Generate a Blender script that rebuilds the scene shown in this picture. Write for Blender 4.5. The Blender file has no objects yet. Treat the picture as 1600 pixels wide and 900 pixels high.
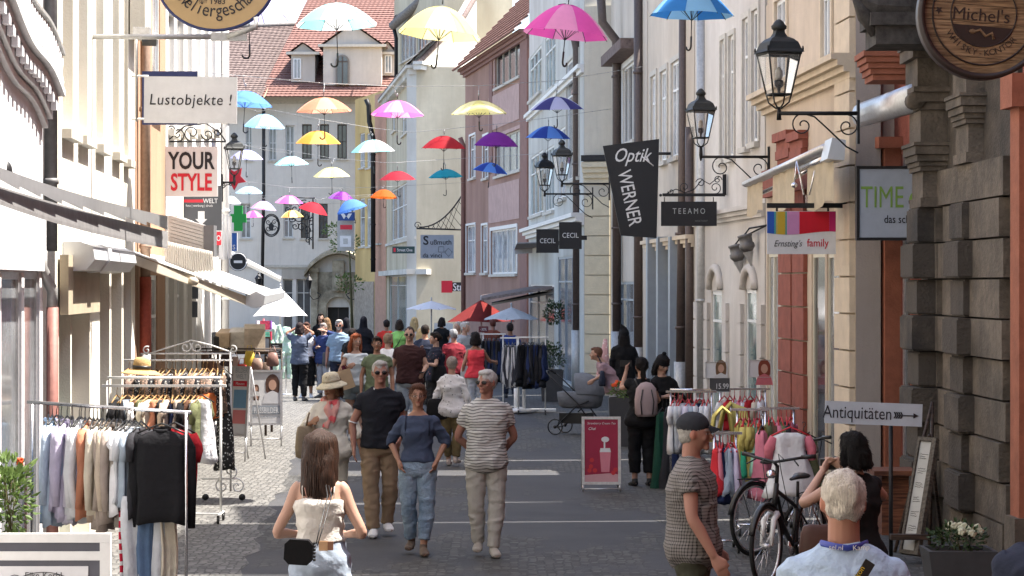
import bpy,bmesh,math,random
from mathutils import Vector,Matrix,noise
R=math.radians
rnd=random.Random(7)
SC=bpy.context.scene
COL=SC.collection
F,H,CX,HY,VX=3600.0,2.6,800.0,445.0,580.0
def P(px,py,s):
 """point seen at a photo pixel where one metre spans s pixels"""
 return Vector(((px-CX)/s,F/s,H-(py-HY)/s))
def A(a,s,z=0.0):
 """point a metres to the side of the street axis"""
 return Vector(((VX-CX)/s+a,F/s,z))
def V(*a):return Vector(a)
_M={}
def mat(name,col,rough=.8,var=.12,scale=6.0,bump=.15,metal=0.0,fine=0.0,trans=0.0,kind=None,col2=None,spec=.35,stretch=(1,1,1),bscale=None,extra=None):
 if name in _M:return _M[name]
 m=bpy.data.materials.new(name);m.use_nodes=True
 nt=m.node_tree;N=nt.nodes;L=nt.links
 N.clear()
 out=N.new('ShaderNodeOutputMaterial');b=N.new('ShaderNodeBsdfPrincipled')
 b.inputs['Roughness'].default_value=rough;b.inputs['Metallic'].default_value=metal
 b.inputs['Specular IOR Level'].default_value=spec
 tc=N.new('ShaderNodeTexCoord');mp=N.new('ShaderNodeMapping');mp.inputs['Scale'].default_value=stretch
 L.new(tc.outputs['Object'],mp.inputs['Vector'])
 ns=N.new('ShaderNodeTexNoise');ns.inputs['Scale'].default_value=scale;ns.inputs['Detail'].default_value=6;ns.inputs['Roughness'].default_value=.65
 L.new(mp.outputs[0],ns.inputs['Vector'])
 def rgb(c,k=1.0):return(min(1,c[0]*k),min(1,c[1]*k),min(1,c[2]*k),1)
 def mix(fac,a,c):
  x=N.new('ShaderNodeMix');x.data_type='RGBA'
  if isinstance(fac,(int,float)):x.inputs[0].default_value=fac
  else:L.new(fac,x.inputs[0])
  for i,v in((6,a),(7,c)):
   if isinstance(v,tuple):x.inputs[i].default_value=v
   else:L.new(v,x.inputs[i])
  return x.outputs[2]
 def ramp(src,a,c):
  r=N.new('ShaderNodeMapRange');r.inputs[1].default_value=a;r.inputs[2].default_value=c;L.new(src,r.inputs[0]);return r.outputs[0]
 def math_(op,a,c=None):
  x=N.new('ShaderNodeMath');x.operation=op
  for i,v in((0,a),(1,c)):
   if v is None:continue
   if isinstance(v,(int,float)):x.inputs[i].default_value=v
   else:L.new(v,x.inputs[i])
  return x.outputs[0]
 f=ramp(ns.outputs['Fac'],.32,.68)
 base=mix(f,rgb(col,1-var),rgb(col,1+var)if col2 is None or kind else rgb(col2))
 h=ns.outputs['Fac']
 if bscale:
  n2=N.new('ShaderNodeTexNoise');n2.inputs['Scale'].default_value=bscale;n2.inputs['Detail'].default_value=4
  L.new(mp.outputs[0],n2.inputs['Vector']);h=n2.outputs['Fac']
 sep=N.new('ShaderNodeSeparateXYZ');L.new(tc.outputs['Object'],sep.inputs[0])
 if kind=='stripe':
  n6=N.new('ShaderNodeTexNoise');n6.inputs['Scale'].default_value=6;L.new(tc.outputs['Object'],n6.inputs['Vector'])
  w=math_('FRACT',math_('MULTIPLY',math_('ADD',sep.outputs[2],math_('MULTIPLY',n6.outputs['Fac'],.05)),1.0/extra[0]));k=math_('LESS_THAN',w,extra[1])
  base=mix(k,base,rgb(col2))
 elif kind=='vstripe':
  w=math_('FRACT',math_('MULTIPLY',sep.outputs[0],1.0/extra[0]));k=math_('LESS_THAN',w,extra[1])
  base=mix(k,base,rgb(col2))
 elif kind=='check':
  cz=math_('LESS_THAN',math_('FRACT',math_('MULTIPLY',sep.outputs[2],1.0/extra[0])),extra[1])
  cx=math_('LESS_THAN',math_('FRACT',math_('MULTIPLY',math_('ADD',sep.outputs[0],math_('MULTIPLY',sep.outputs[1],1.0)),1.0/extra[0])),extra[1])
  k=math_('MULTIPLY',math_('ADD',cz,cx),.5)
  base=mix(k,base,rgb(col2))
 elif kind=='pattern':
  v=N.new('ShaderNodeTexVoronoi');v.inputs['Scale'].default_value=extra[0];L.new(tc.outputs['Object'],v.inputs['Vector'])
  k=math_('LESS_THAN',v.outputs['Distance'],extra[1]);base=mix(k,base,rgb(col2))
 elif kind=='wall':
  n3=N.new('ShaderNodeTexNoise');n3.inputs['Scale'].default_value=.7;n3.inputs['Detail'].default_value=5
  m3=N.new('ShaderNodeMapping');m3.inputs['Scale'].default_value=(1,1,.35);L.new(tc.outputs['Object'],m3.inputs['Vector']);L.new(m3.outputs[0],n3.inputs['Vector'])
  base=mix(ramp(n3.outputs['Fac'],.35,.72),base,rgb(col2 or(col[0]*.7,col[1]*.67,col[2]*.64)))
  n4=N.new('ShaderNodeTexNoise');n4.inputs['Scale'].default_value=2.2;n4.inputs['Detail'].default_value=8;n4.inputs['Roughness'].default_value=.7
  m4=N.new('ShaderNodeMapping');m4.inputs['Scale'].default_value=(2.5,2.5,.25);L.new(tc.outputs['Object'],m4.inputs['Vector']);L.new(m4.outputs[0],n4.inputs['Vector'])
  base=mix(math_('MULTIPLY',ramp(n4.outputs['Fac'],.5,.78),.5),base,rgb(col,.66))
 elif kind=='stone':
  n3=N.new('ShaderNodeTexNoise');n3.inputs['Scale'].default_value=1.1;n3.inputs['Detail'].default_value=8;n3.inputs['Roughness'].default_value=.7
  L.new(tc.outputs['Object'],n3.inputs['Vector'])
  base=mix(ramp(n3.outputs['Fac'],.38,.66),base,rgb(col2 or col,.6))
  v=N.new('ShaderNodeTexVoronoi');v.inputs['Scale'].default_value=16;L.new(tc.outputs['Object'],v.inputs['Vector'])
  base=mix(math_('MULTIPLY',math_('LESS_THAN',v.outputs['Distance'],.16),.35),base,rgb(col,.35))
 elif kind=='cobble':
  v=N.new('ShaderNodeTexVoronoi');v.feature='DISTANCE_TO_EDGE';v.inputs['Scale'].default_value=extra[0];v.inputs['Randomness'].default_value=.55
  mm=N.new('ShaderNodeMapping');mm.inputs['Scale'].default_value=(1,.8,1);L.new(tc.outputs['Object'],mm.inputs['Vector']);L.new(mm.outputs[0],v.inputs['Vector'])
  vc=N.new('ShaderNodeTexVoronoi');vc.inputs['Scale'].default_value=extra[0];vc.inputs['Randomness'].default_value=.55;L.new(mm.outputs[0],vc.inputs['Vector'])
  bw=N.new('ShaderNodeSeparateColor');L.new(vc.outputs['Color'],bw.inputs[0])
  base=mix(bw.outputs[0],rgb(col,.6),rgb(col,1.4))
  base=mix(f,base,mix(.5,base,rgb(col,.7)))
  e=ramp(v.outputs['Distance'],.03,.13)
  base=mix(e,rgb(col2),base)
  h=math_('ADD',math_('MULTIPLY',e,.8),math_('MULTIPLY',ns.outputs['Fac'],.3))
 elif kind=='road':
  n3=N.new('ShaderNodeTexNoise');n3.inputs['Scale'].default_value=.45;n3.inputs['Detail'].default_value=7;n3.inputs['Roughness'].default_value=.6
  L.new(tc.outputs['Object'],n3.inputs['Vector'])
  base=mix(ramp(n3.outputs['Fac'],.4,.6),base,rgb(col2))
  n5=N.new('ShaderNodeTexNoise');n5.inputs['Scale'].default_value=90;n5.inputs['Detail'].default_value=2;L.new(tc.outputs['Object'],n5.inputs['Vector'])
  base=mix(math_('MULTIPLY',ramp(n5.outputs['Fac'],.5,.75),.5),base,rgb(col,2.4))
  mm=N.new('ShaderNodeMapping');mm.inputs['Scale'].default_value=(1,.75,1);L.new(tc.outputs['Object'],mm.inputs['Vector'])
  v=N.new('ShaderNodeTexVoronoi');v.feature='DISTANCE_TO_EDGE';vc=N.new('ShaderNodeTexVoronoi')
  for q in(v,vc):q.inputs['Scale'].default_value=12;q.inputs['Randomness'].default_value=.5;L.new(mm.outputs[0],q.inputs['Vector'])
  bw=N.new('ShaderNodeSeparateColor');L.new(vc.outputs['Color'],bw.inputs[0])
  st=mix(bw.outputs[0],(.038,.037,.035,1),(.095,.092,.086,1));e=ramp(v.outputs['Distance'],.02,.14);st=mix(e,(.035,.034,.032,1),st)
  n7=N.new('ShaderNodeTexNoise');n7.inputs['Scale'].default_value=.5;n7.inputs['Detail'].default_value=9;n7.inputs['Roughness'].default_value=.62
  m7=N.new('ShaderNodeMapping');m7.inputs['Scale'].default_value=(1.2,.45,1);m7.inputs['Location'].default_value=(3.1,7.7,0);L.new(tc.outputs['Object'],m7.inputs['Vector']);L.new(m7.outputs[0],n7.inputs['Vector'])
  k=ramp(n7.outputs['Fac'],.5,.55);base=mix(k,base,st)
  h=math_('ADD',math_('MULTIPLY',n5.outputs['Fac'],.4),math_('MULTIPLY',k,math_('MULTIPLY',e,.9)))
 elif kind=='wood':
  w=N.new('ShaderNodeTexNoise');w.inputs['Scale'].default_value=4;w.inputs['Detail'].default_value=8
  m3=N.new('ShaderNodeMapping');m3.inputs['Scale'].default_value=extra or(1,12,12);L.new(tc.outputs['Object'],m3.inputs['Vector']);L.new(m3.outputs[0],w.inputs['Vector'])
  base=mix(ramp(w.outputs['Fac'],.35,.65),base,rgb(col2 or col,.5));h=w.outputs['Fac']
 elif kind=='attr':
  a=N.new('ShaderNodeAttribute');a.attribute_name='Col'
  base=mix(math_('MULTIPLY',f,.25),a.outputs['Color'],mix(.5,a.outputs['Color'],rgb(col)))
  b.inputs['Subsurface Weight'].default_value=.0
 if bump:
  bp=N.new('ShaderNodeBump');bp.inputs['Strength'].default_value=min(1,bump);bp.inputs['Distance'].default_value=.035 if name.startswith('fabric')else .02
  L.new(h,bp.inputs['Height']);L.new(bp.outputs[0],b.inputs['Normal'])
 L.new(base,b.inputs['Base Color'])
 if trans:
  t=N.new('ShaderNodeBsdfTranslucent');L.new(base,t.inputs['Color'])
  x=N.new('ShaderNodeMixShader');x.inputs[0].default_value=trans
  L.new(b.outputs[0],x.inputs[1]);L.new(t.outputs[0],x.inputs[2]);L.new(x.outputs[0],out.inputs[0])
 else:L.new(b.outputs[0],out.inputs[0])
 _M[name]=m
 return m
def cloth(name,col,**k):
 k.setdefault('rough',.9);k.setdefault('var',.12);k.setdefault('scale',5);k.setdefault('bump',.5);k.setdefault('bscale',9);k.setdefault('spec',.15)
 return mat('fabric_'+name,col,**k)
def paint(name,col,**k):
 k.setdefault('rough',.45);k.setdefault('var',.06);k.setdefault('bump',.03);k.setdefault('spec',.4)
 return mat('paint_'+name,col,**k)
def metal(name,col,**k):
 k.setdefault('rough',.35);k.setdefault('metal',.9);k.setdefault('bump',.05);k.setdefault('var',.15);k.setdefault('scale',20)
 return mat('metal_'+name,col,**k)
def wallm(name,col,col2=None,**k):
 return mat('plaster_'+name,col,rough=.92,var=.06,scale=3,bump=.35,bscale=45,kind='wall',col2=col2,**k)
def glass_clear():
 if 'glass_clear' in _M:return _M['glass_clear']
 m=bpy.data.materials.new('glass_clear');m.use_nodes=True;N=m.node_tree.nodes;L=m.node_tree.links;N.clear()
 o=N.new('ShaderNodeOutputMaterial');t=N.new('ShaderNodeBsdfTransparent');g=N.new('ShaderNodeBsdfGlossy');g.inputs['Roughness'].default_value=.08
 d=N.new('ShaderNodeBsdfDiffuse');d.inputs['Color'].default_value=(.6,.6,.58,1);nz=N.new('ShaderNodeTexNoise');nz.inputs['Scale'].default_value=9
 x=N.new('ShaderNodeMixShader');y=N.new('ShaderNodeMixShader');fr=N.new('ShaderNodeFresnel');mr=N.new('ShaderNodeMapRange')
 mr.inputs[3].default_value=.08;mr.inputs[4].default_value=.2;L.new(nz.outputs['Fac'],mr.inputs[0])
 L.new(fr.outputs[0],x.inputs[0]);L.new(t.outputs[0],x.inputs[1]);L.new(g.outputs[0],x.inputs[2])
 L.new(mr.outputs[0],y.inputs[0]);L.new(x.outputs[0],y.inputs[1]);L.new(d.outputs[0],y.inputs[2]);L.new(y.outputs[0],o.inputs[0])
 _M['glass_clear']=m;return m
def pane_m(name='dark',col=(.05,.055,.06),rough=.06):
 return mat('glass_'+name,col,rough=rough,var=.5,scale=1.3,bump=.04,bscale=1.5,spec=.9)
def fmat(a,u,n):
 """frame matrix: x along u, y along n, z up, origin a"""
 u=Vector(u).normalized();n=Vector(n).normalized()
 z=Vector((0,0,1))
 return Matrix(((u.x,n.x,z.x,a[0]),(u.y,n.y,z.y,a[1]),(u.z,n.z,z.z,a[2]),(0,0,0,1)))
def axes(o,x,y,z):
 x,y,z=Vector(x),Vector(y),Vector(z)
 return Matrix(((x.x,y.x,z.x,o[0]),(x.y,y.y,z.y,o[1]),(x.z,y.z,z.z,o[2]),(0,0,0,1)))
ORG={}
class MB:
 def __init__(s,M=None):s.v=[];s.f=[];s.m=[];s.s=[];s.M=M
 def add(s,vs,fs,mi=0,sm=False,M=None):
  n=len(s.v);T=s.M
  if M is not None:T=(s.M@M)if s.M is not None else M
  if T is not None:s.v+=[T@Vector(v)for v in vs]
  else:s.v+=[Vector(v)for v in vs]
  for f in fs:s.f.append([i+n for i in f]);s.m.append(mi);s.s.append(sm)
  return s
 def bx(s,a,b,mi=0,M=None):
  x0,y0,z0=a;x1,y1,z1=b
  return s.add([(x0,y0,z0),(x1,y0,z0),(x1,y1,z0),(x0,y1,z0),(x0,y0,z1),(x1,y0,z1),(x1,y1,z1),(x0,y1,z1)],[(3,2,1,0),(4,5,6,7),(0,1,5,4),(1,2,6,5),(2,3,7,6),(3,0,4,7)],mi,False,M)
 def box(s,c,d,rz=0,mi=0,M=None):
  T=Matrix.Translation(c)@Matrix.Rotation(rz,4,'Z')
  if M is not None:T=M@T
  return s.bx((-d[0]/2,-d[1]/2,-d[2]/2),(d[0]/2,d[1]/2,d[2]/2),mi,T)
 def quad(s,a,b,c,d,mi=0,M=None):return s.add([a,b,c,d],[(0,1,2,3)],mi,False,M)
 def prism(s,poly,t,M=None,mi=0,sm=False):
  """polygon in local x,y extruded t along local z"""
  n=len(poly)
  vs=[(p[0],p[1],0)for p in poly]+[(p[0],p[1],t)for p in poly]
  return s.add(vs,[list(range(n))[::-1],list(range(n,2*n))]+[(i,(i+1)%n,n+(i+1)%n,n+i)for i in range(n)],mi,sm,M)
 def tube(s,pts,r,n=8,mi=0,caps=True,sm=True,M=None):
  pts=[Vector(p)for p in pts];k=len(pts)
  rr=r if isinstance(r,list)else[r]*k
  vs=[];nrm=None
  for i in range(k):
   t=(pts[min(i+1,k-1)]-pts[max(i-1,0)])
   if t.length<1e-9:t=Vector((0,0,1))
   t.normalize()
   if nrm is None:
    nrm=t.orthogonal().normalized()
    if abs(t.z)<.999:nrm=(Vector((0,0,1))-t*t.z).normalized()
   else:
    nrm=(nrm-t*nrm.dot(t))
    nrm=nrm.normalized()if nrm.length>1e-6 else t.orthogonal().normalized()
   bn=t.cross(nrm)
   ri=rr[i]
   ra,rb=ri if isinstance(ri,(tuple,list))else(ri,ri)
   for j in range(n):
    a=2*math.pi*j/n+math.pi/n
    vs.append(pts[i]+nrm*(math.cos(a)*ra)+bn*(math.sin(a)*rb))
  fs=[(i*n+j,i*n+(j+1)%n,(i+1)*n+(j+1)%n,(i+1)*n+j)for i in range(k-1)for j in range(n)]
  if caps:fs+=[list(range(n))[::-1],[(k-1)*n+j for j in range(n)]]
  return s.add(vs,fs,mi,sm,M)
 def lathe(s,prof,n=16,M=None,mi=0,sm=True,sx=1,sy=1):
  vs=[];
  for r,z in prof:
   for j in range(n):
    a=2*math.pi*(j+.5)/n;vs.append((math.cos(a)*r*sx,math.sin(a)*r*sy,z))
  k=len(prof)
  fs=[(i*n+j,i*n+(j+1)%n,(i+1)*n+(j+1)%n,(i+1)*n+j)for i in range(k-1)for j in range(n)]
  fs+=[list(range(n))[::-1],[(k-1)*n+j for j in range(n)]]
  return s.add(vs,fs,mi,sm,M)
 def ell(s,c,r,n=14,m=9,mi=0,M=None,rot=None):
  T=Matrix.Translation(c)
  if rot is not None:T=T@rot
  if M is not None:T=M@T
  vs=[(0,0,-r[2])];
  for i in range(1,m):
   t=math.pi*i/m
   for j in range(n):
    a=2*math.pi*j/n;vs.append((math.sin(t)*math.cos(a)*r[0],math.sin(t)*math.sin(a)*r[1],-math.cos(t)*r[2]))
  vs.append((0,0,r[2]));q=len(vs)-1
  fs=[(0,1+(j+1)%n,1+j)for j in range(n)]
  for i in range(m-2):fs+=[(1+i*n+j,1+i*n+(j+1)%n,1+(i+1)*n+(j+1)%n,1+(i+1)*n+j)for j in range(n)]
  fs+=[(q,1+(m-2)*n+j,1+(m-2)*n+(j+1)%n)for j in range(n)]
  return s.add(vs,fs,mi,True,T)
 def torus(s,c,R0,r,n=24,k=6,M=None,mi=0,a0=0,a1=2*math.pi):
  pts=[(c[0]+math.cos(a0+(a1-a0)*i/n)*R0,c[1]+math.sin(a0+(a1-a0)*i/n)*R0,c[2])for i in range(n+1)]
  return s.tube(pts,r,k,mi,abs(a1-a0)<6.28,True,M)
 def text(s,body,size,M,t=.004,mi=0,align='CENTER',off=0.0,shear=0.0,sx=1.0,space=1.0):
  vs,fs=text_mesh(body,align,off,shear,space)
  n=len(vs)
  v2=[(x*size*sx,y*size,t)for x,y in vs]
  return s.add(v2,fs,mi,False,M)
 def arctext(s,body,size,rad,a_mid,M,t=.004,mi=0,inside=False,off=0.0,step=None,sx=1.0,ey=1.0):
  """letters round a circle; a_mid in radians; inside=True: reads along the bottom"""
  n=len(body);step=step or size*.62/rad
  for i,ch in enumerate(body):
   if ch==' ':continue
   k=(i-(n-1)/2)*step
   a=a_mid+k if inside else a_mid-k
   T=Matrix.Translation((math.cos(a)*rad,math.sin(a)*rad*ey,0))@Matrix.Rotation(a+(math.pi/2 if inside else-math.pi/2),4,'Z')
   s.text(ch,size,M@T,t,mi,'CENTER',off,0,sx)
  return s
 def build(s,name,mats,parent=None,local=False,fix=True):
  if not isinstance(mats,(list,tuple)):mats=[mats]
  vs=s.v
  if parent is not None and not local:
   inv=ORG.get(parent.name,Matrix()).inverted();vs=[inv@v for v in vs]
  me=bpy.data.meshes.new(name);me.from_pydata([tuple(v)for v in vs],[],s.f)
  for m in mats:me.materials.append(m)
  me.polygons.foreach_set('material_index',s.m);me.polygons.foreach_set('use_smooth',s.s)
  if fix:
   bm=bmesh.new();bm.from_mesh(me);bmesh.ops.recalc_face_normals(bm,faces=bm.faces);bm.to_mesh(me);bm.free()
  me.update()
  o=bpy.data.objects.new(name,me);COL.objects.link(o)
  if parent is not None:
   o.parent=parent;ORG[o.name]=ORG.get(parent.name,Matrix())
  return o
def tag(o,label=None,cat=None,group=None,kind=None):
 if label:o['label']=label
 if cat:o['category']=cat
 if group:o['group']=group
 if kind:o['kind']=kind
 return o
def thing(name,label,cat,loc=(0,0,0),rz=0.0,group=None):
 o=bpy.data.objects.new(name,None);COL.objects.link(o);o.location=loc;o.rotation_euler=(0,0,rz);o.empty_display_size=.1
 ORG[o.name]=Matrix.Translation(loc)@Matrix.Rotation(rz,4,'Z')
 return tag(o,label,cat,group)
def rebase(o):
 """move a single-mesh thing's origin to its base"""
 me=o.data;n=len(me.vertices)
 if not n:return o
 xs=[v.co for v in me.vertices]
 c=Vector((sum(v.x for v in xs)/n,sum(v.y for v in xs)/n,min(v.z for v in xs)))
 me.transform(Matrix.Translation(-c));o.location=c
 return o
TMP=bpy.data.scenes.new('tmp')
def evaluate(obj):
 TMP.collection.objects.link(obj);vl=TMP.view_layers[0];vl.update()
 dg=vl.depsgraph
 me=bpy.data.meshes.new_from_object(obj.evaluated_get(dg),depsgraph=dg)
 TMP.collection.objects.unlink(obj)
 return me
_T={}
def text_mesh(body,align='CENTER',off=0.0,shear=0.0,space=1.0):
 k=(body,align,off,shear,space)
 if k in _T:return _T[k]
 cu=bpy.data.curves.new('t','FONT');cu.body=body;cu.size=1;cu.align_x=align;cu.offset=off;cu.shear=shear;cu.space_character=space;cu.resolution_u=3
 ob=bpy.data.objects.new('t',cu);me=evaluate(ob)
 r=([(v.co.x,v.co.y)for v in me.vertices],[list(p.vertices)for p in me.polygons])
 bpy.data.objects.remove(ob);bpy.data.curves.remove(cu);bpy.data.meshes.remove(me)
 _T[k]=r;return r
def remesh(mb,vox,smooth=2,name='t',disp=0.0,dscale=8.0,wrinkle=False):
 me=bpy.data.meshes.new(name);me.from_pydata([tuple(v)for v in mb.v],[],mb.f)
 ob=bpy.data.objects.new(name,me)
 m=ob.modifiers.new('r','REMESH');m.mode='VOXEL';m.voxel_size=vox;m.use_smooth_shade=True
 if smooth:q=ob.modifiers.new('s','SMOOTH');q.iterations=smooth;q.factor=.5
 r=evaluate(ob);bpy.data.objects.remove(ob);bpy.data.meshes.remove(me)
 if disp:
  co=[v.co.copy()for v in r.vertices];no=[v.normal.copy()for v in r.vertices]
  for i,v in enumerate(r.vertices):
   c=co[i]
   k=dscale;a=noise.noise(Vector((c.x*k,c.y*k,c.z*k*.45)));e=noise.noise(Vector((c.x*k*.6+c.z*k*.9,c.y*k*.8,c.z*k*1.3-c.x*k*.5)))
   x=disp*(a+(.9*(.35-abs(e)*2)if wrinkle else 0));v.co=c+no[i]*(max(-.003,x+.004)if wrinkle else x)
 return r
def link_mesh(name,me,mats,parent):
 if not isinstance(mats,(list,tuple)):mats=[mats]
 me.materials.clear()
 for m in mats:me.materials.append(m)
 o=bpy.data.objects.new(name,me);COL.objects.link(o);o.parent=parent;ORG[o.name]=ORG[parent.name]
 return o
def ribbon(b,pts,w,facing=(0,-1,0),t=.004,mi=0):
 n=Vector(facing).normalized();k=len(pts);vs=[]
 for i in range(k):
  d=(Vector(pts[min(i+1,k-1)])-Vector(pts[max(i-1,0)])).normalized();sd_=d.cross(n).normalized()*w/2;p=Vector(pts[i])
  vs+=[p-sd_+n*t,p+sd_+n*t,p+sd_-n*t,p-sd_-n*t]
 b.add(vs,[(4*i+j,4*i+(j+1)%4,4*i+4+(j+1)%4,4*i+4+j)for i in range(k-1)for j in range(4)]+[(3,2,1,0),(4*k-4,4*k-3,4*k-2,4*k-1)],mi)
 return b
def sign_frame(px,py,s,yaw=0.0,roll=0.0):
 """matrix whose local x,y lie in a sign facing the street camera, z towards the viewer"""
 o=P(px,py,s)
 M=axes(o,(1,0,0),(0,0,1),(0,-1,0))
 return M@Matrix.Rotation(yaw,4,'Y')@Matrix.Rotation(roll,4,'Z')
def scroll(c,r0,turns=1.25,start=0.0,sgn=1,n=22):
 """spiral in x,y ending at its centre"""
 pts=[]
 for i in range(n+1):
  t=i/n;a=start+sgn*turns*2*math.pi*t;r=r0*(1-.82*t)
  pts.append((c[0]+math.cos(a)*r,c[1]+math.sin(a)*r,0))
 return pts
w=bpy.data.worlds.new('World');SC.world=w;w.use_nodes=True
bg=w.node_tree.nodes['Background'];sky=w.node_tree.nodes.new('ShaderNodeTexSky');sky.sky_type='NISHITA';sky.sun_disc=False
SUN_EL=R(64);SUN_DIR=Vector((math.cos(R(4)),math.sin(R(4)),0))
sky.sun_elevation=SUN_EL;sky.sun_rotation=math.atan2(SUN_DIR.x,SUN_DIR.y);sky.air_density=1.0;sky.dust_density=2.5;sky.ozone_density=1.0
w.node_tree.links.new(sky.outputs[0],bg.inputs[0]);bg.inputs[1].default_value=.135
sd=bpy.data.lights.new('sun','SUN');sd.energy=4.5;sd.angle=R(.5);sd.color=(1,.94,.86)
so=bpy.data.objects.new('sun',sd);COL.objects.link(so);so.location=(20,30,40)
to_sun=Vector((SUN_DIR.x*math.cos(SUN_EL),SUN_DIR.y*math.cos(SUN_EL),math.sin(SUN_EL)))
so.rotation_euler=to_sun.to_track_quat('Z','Y').to_euler()
cd=bpy.data.cameras.new('camera');cam=bpy.data.objects.new('camera',cd);COL.objects.link(cam);SC.camera=cam
cam.location=(0,0,H);cam.rotation_euler=(R(90),0,0);cd.sensor_width=36;cd.lens=F/1600*36
cd.shift_y=-(450-HY)/1600;cd.clip_end=3000;cd.clip_start=.5
SC.view_settings.view_transform='Standard';SC.view_settings.look='None';SC.view_settings.exposure=1.88;SC.view_settings.gamma=1
SC.cycles.max_bounces=5;SC.cycles.diffuse_bounces=3;SC.cycles.transparent_max_bounces=6;SC.cycles.caustics_reflective=False;SC.cycles.caustics_refractive=False
SC.cycles.sample_clamp_indirect=6
m_asph=mat('asphalt',(.036,.036,.039),rough=.82,var=.2,scale=2.2,bump=.35,kind='road',col2=(.052,.052,.054))
m_cob=mat('cobblestone_sunlit',(.15,.145,.135),rough=.8,scale=7,var=.2,bump=.5,kind='cobble',col2=(.05,.048,.045),extra=(13.0,))  # lighter cobble colour that carries the sunlit look of the left pavement
m_slab=mat('pavement_slab',(.2,.192,.178),rough=.85,var=.15,scale=3,bump=.5,kind='cobble',col2=(.07,.066,.06),extra=(3.4,))
g=MB().quad((-700,-30,-.012),(700,-30,-.012),(700,1500,-.012),(-700,1500,-.012)).build('ground',mat('earth_ground',(.16,.15,.13),scale=.5))
tag(g,kind='structure')
def strip(name,m,a0,a1,ys,z,jag=0.0,seed=1):
 """sheet along the street between two side offsets; ys = list of depths"""
 r=random.Random(seed);b=MB();L=[]
 for y in ys:
  s=F/y;j0,j1=(r.uniform(-jag,jag),r.uniform(-jag,jag))
  L.append((A(a0+j0,s,z),A(a1+j1,s,z)))
 for i in range(len(L)-1):b.quad(L[i][0],L[i][1],L[i+1][1],L[i+1][0])
 return tag(b.build(name,m),kind='structure')
ys=lambda a,b_,st=1.0:[a+(b_-a)*i/max(1,int((b_-a)/st))for i in range(max(1,int((b_-a)/st))+1)]
strip('road',m_asph,-7,10,[-20,1,20,60,130],0)
strip('pavement',m_cob,-2.92,-1.15,ys(6,120,.5),.004,.07,3)
m_cobd=mat('cobblestone_shaded',(.075,.073,.068),rough=.8,scale=7,var=.2,bump=.5,kind='cobble',col2=(.04,.038,.036),extra=(12.0,))  # darker copy of the cobbles, the street's shade put into the colour
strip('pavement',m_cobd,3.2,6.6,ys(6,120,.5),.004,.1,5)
def patch(a0,a1,y0,y1,m=m_cob,seed=0,z=.008,name='cobblestone_patch'):
 z=.0046+.0007*seed
 r=random.Random(seed);n=44;c=((a0+a1)/2,(y0+y1)/2);pts=[A(c[0],F/c[1],z)]
 for i in range(n):
  t=2*math.pi*i/n;co,si=math.cos(t),math.sin(t);k=1/max(abs(co),abs(si))**.8*(1+r.uniform(-.13,.08))
  pts.append(A(c[0]+co*k*(a1-a0)/2,F/(c[1]+si*k*(y1-y0)/2),z))
 b=MB();b.add(pts,[(0,1+i,1+(i+1)%n)for i in range(n)]);return tag(b.build(name,m),kind='structure')
def gutter(a,name='gutter'):
 b=MB()
 for y in range(8,110):
  s0,s1=F/y,F/(y+.96)
  b.quad(A(a,s0,.012),A(a+.22,s0,.012),A(a+.22,s1,.012),A(a,s1,.012))
 return tag(b.build(name,mat('gutter_stone',(.13,.125,.118),scale=5,var=.25,bump=.5)),kind='structure')
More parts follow.
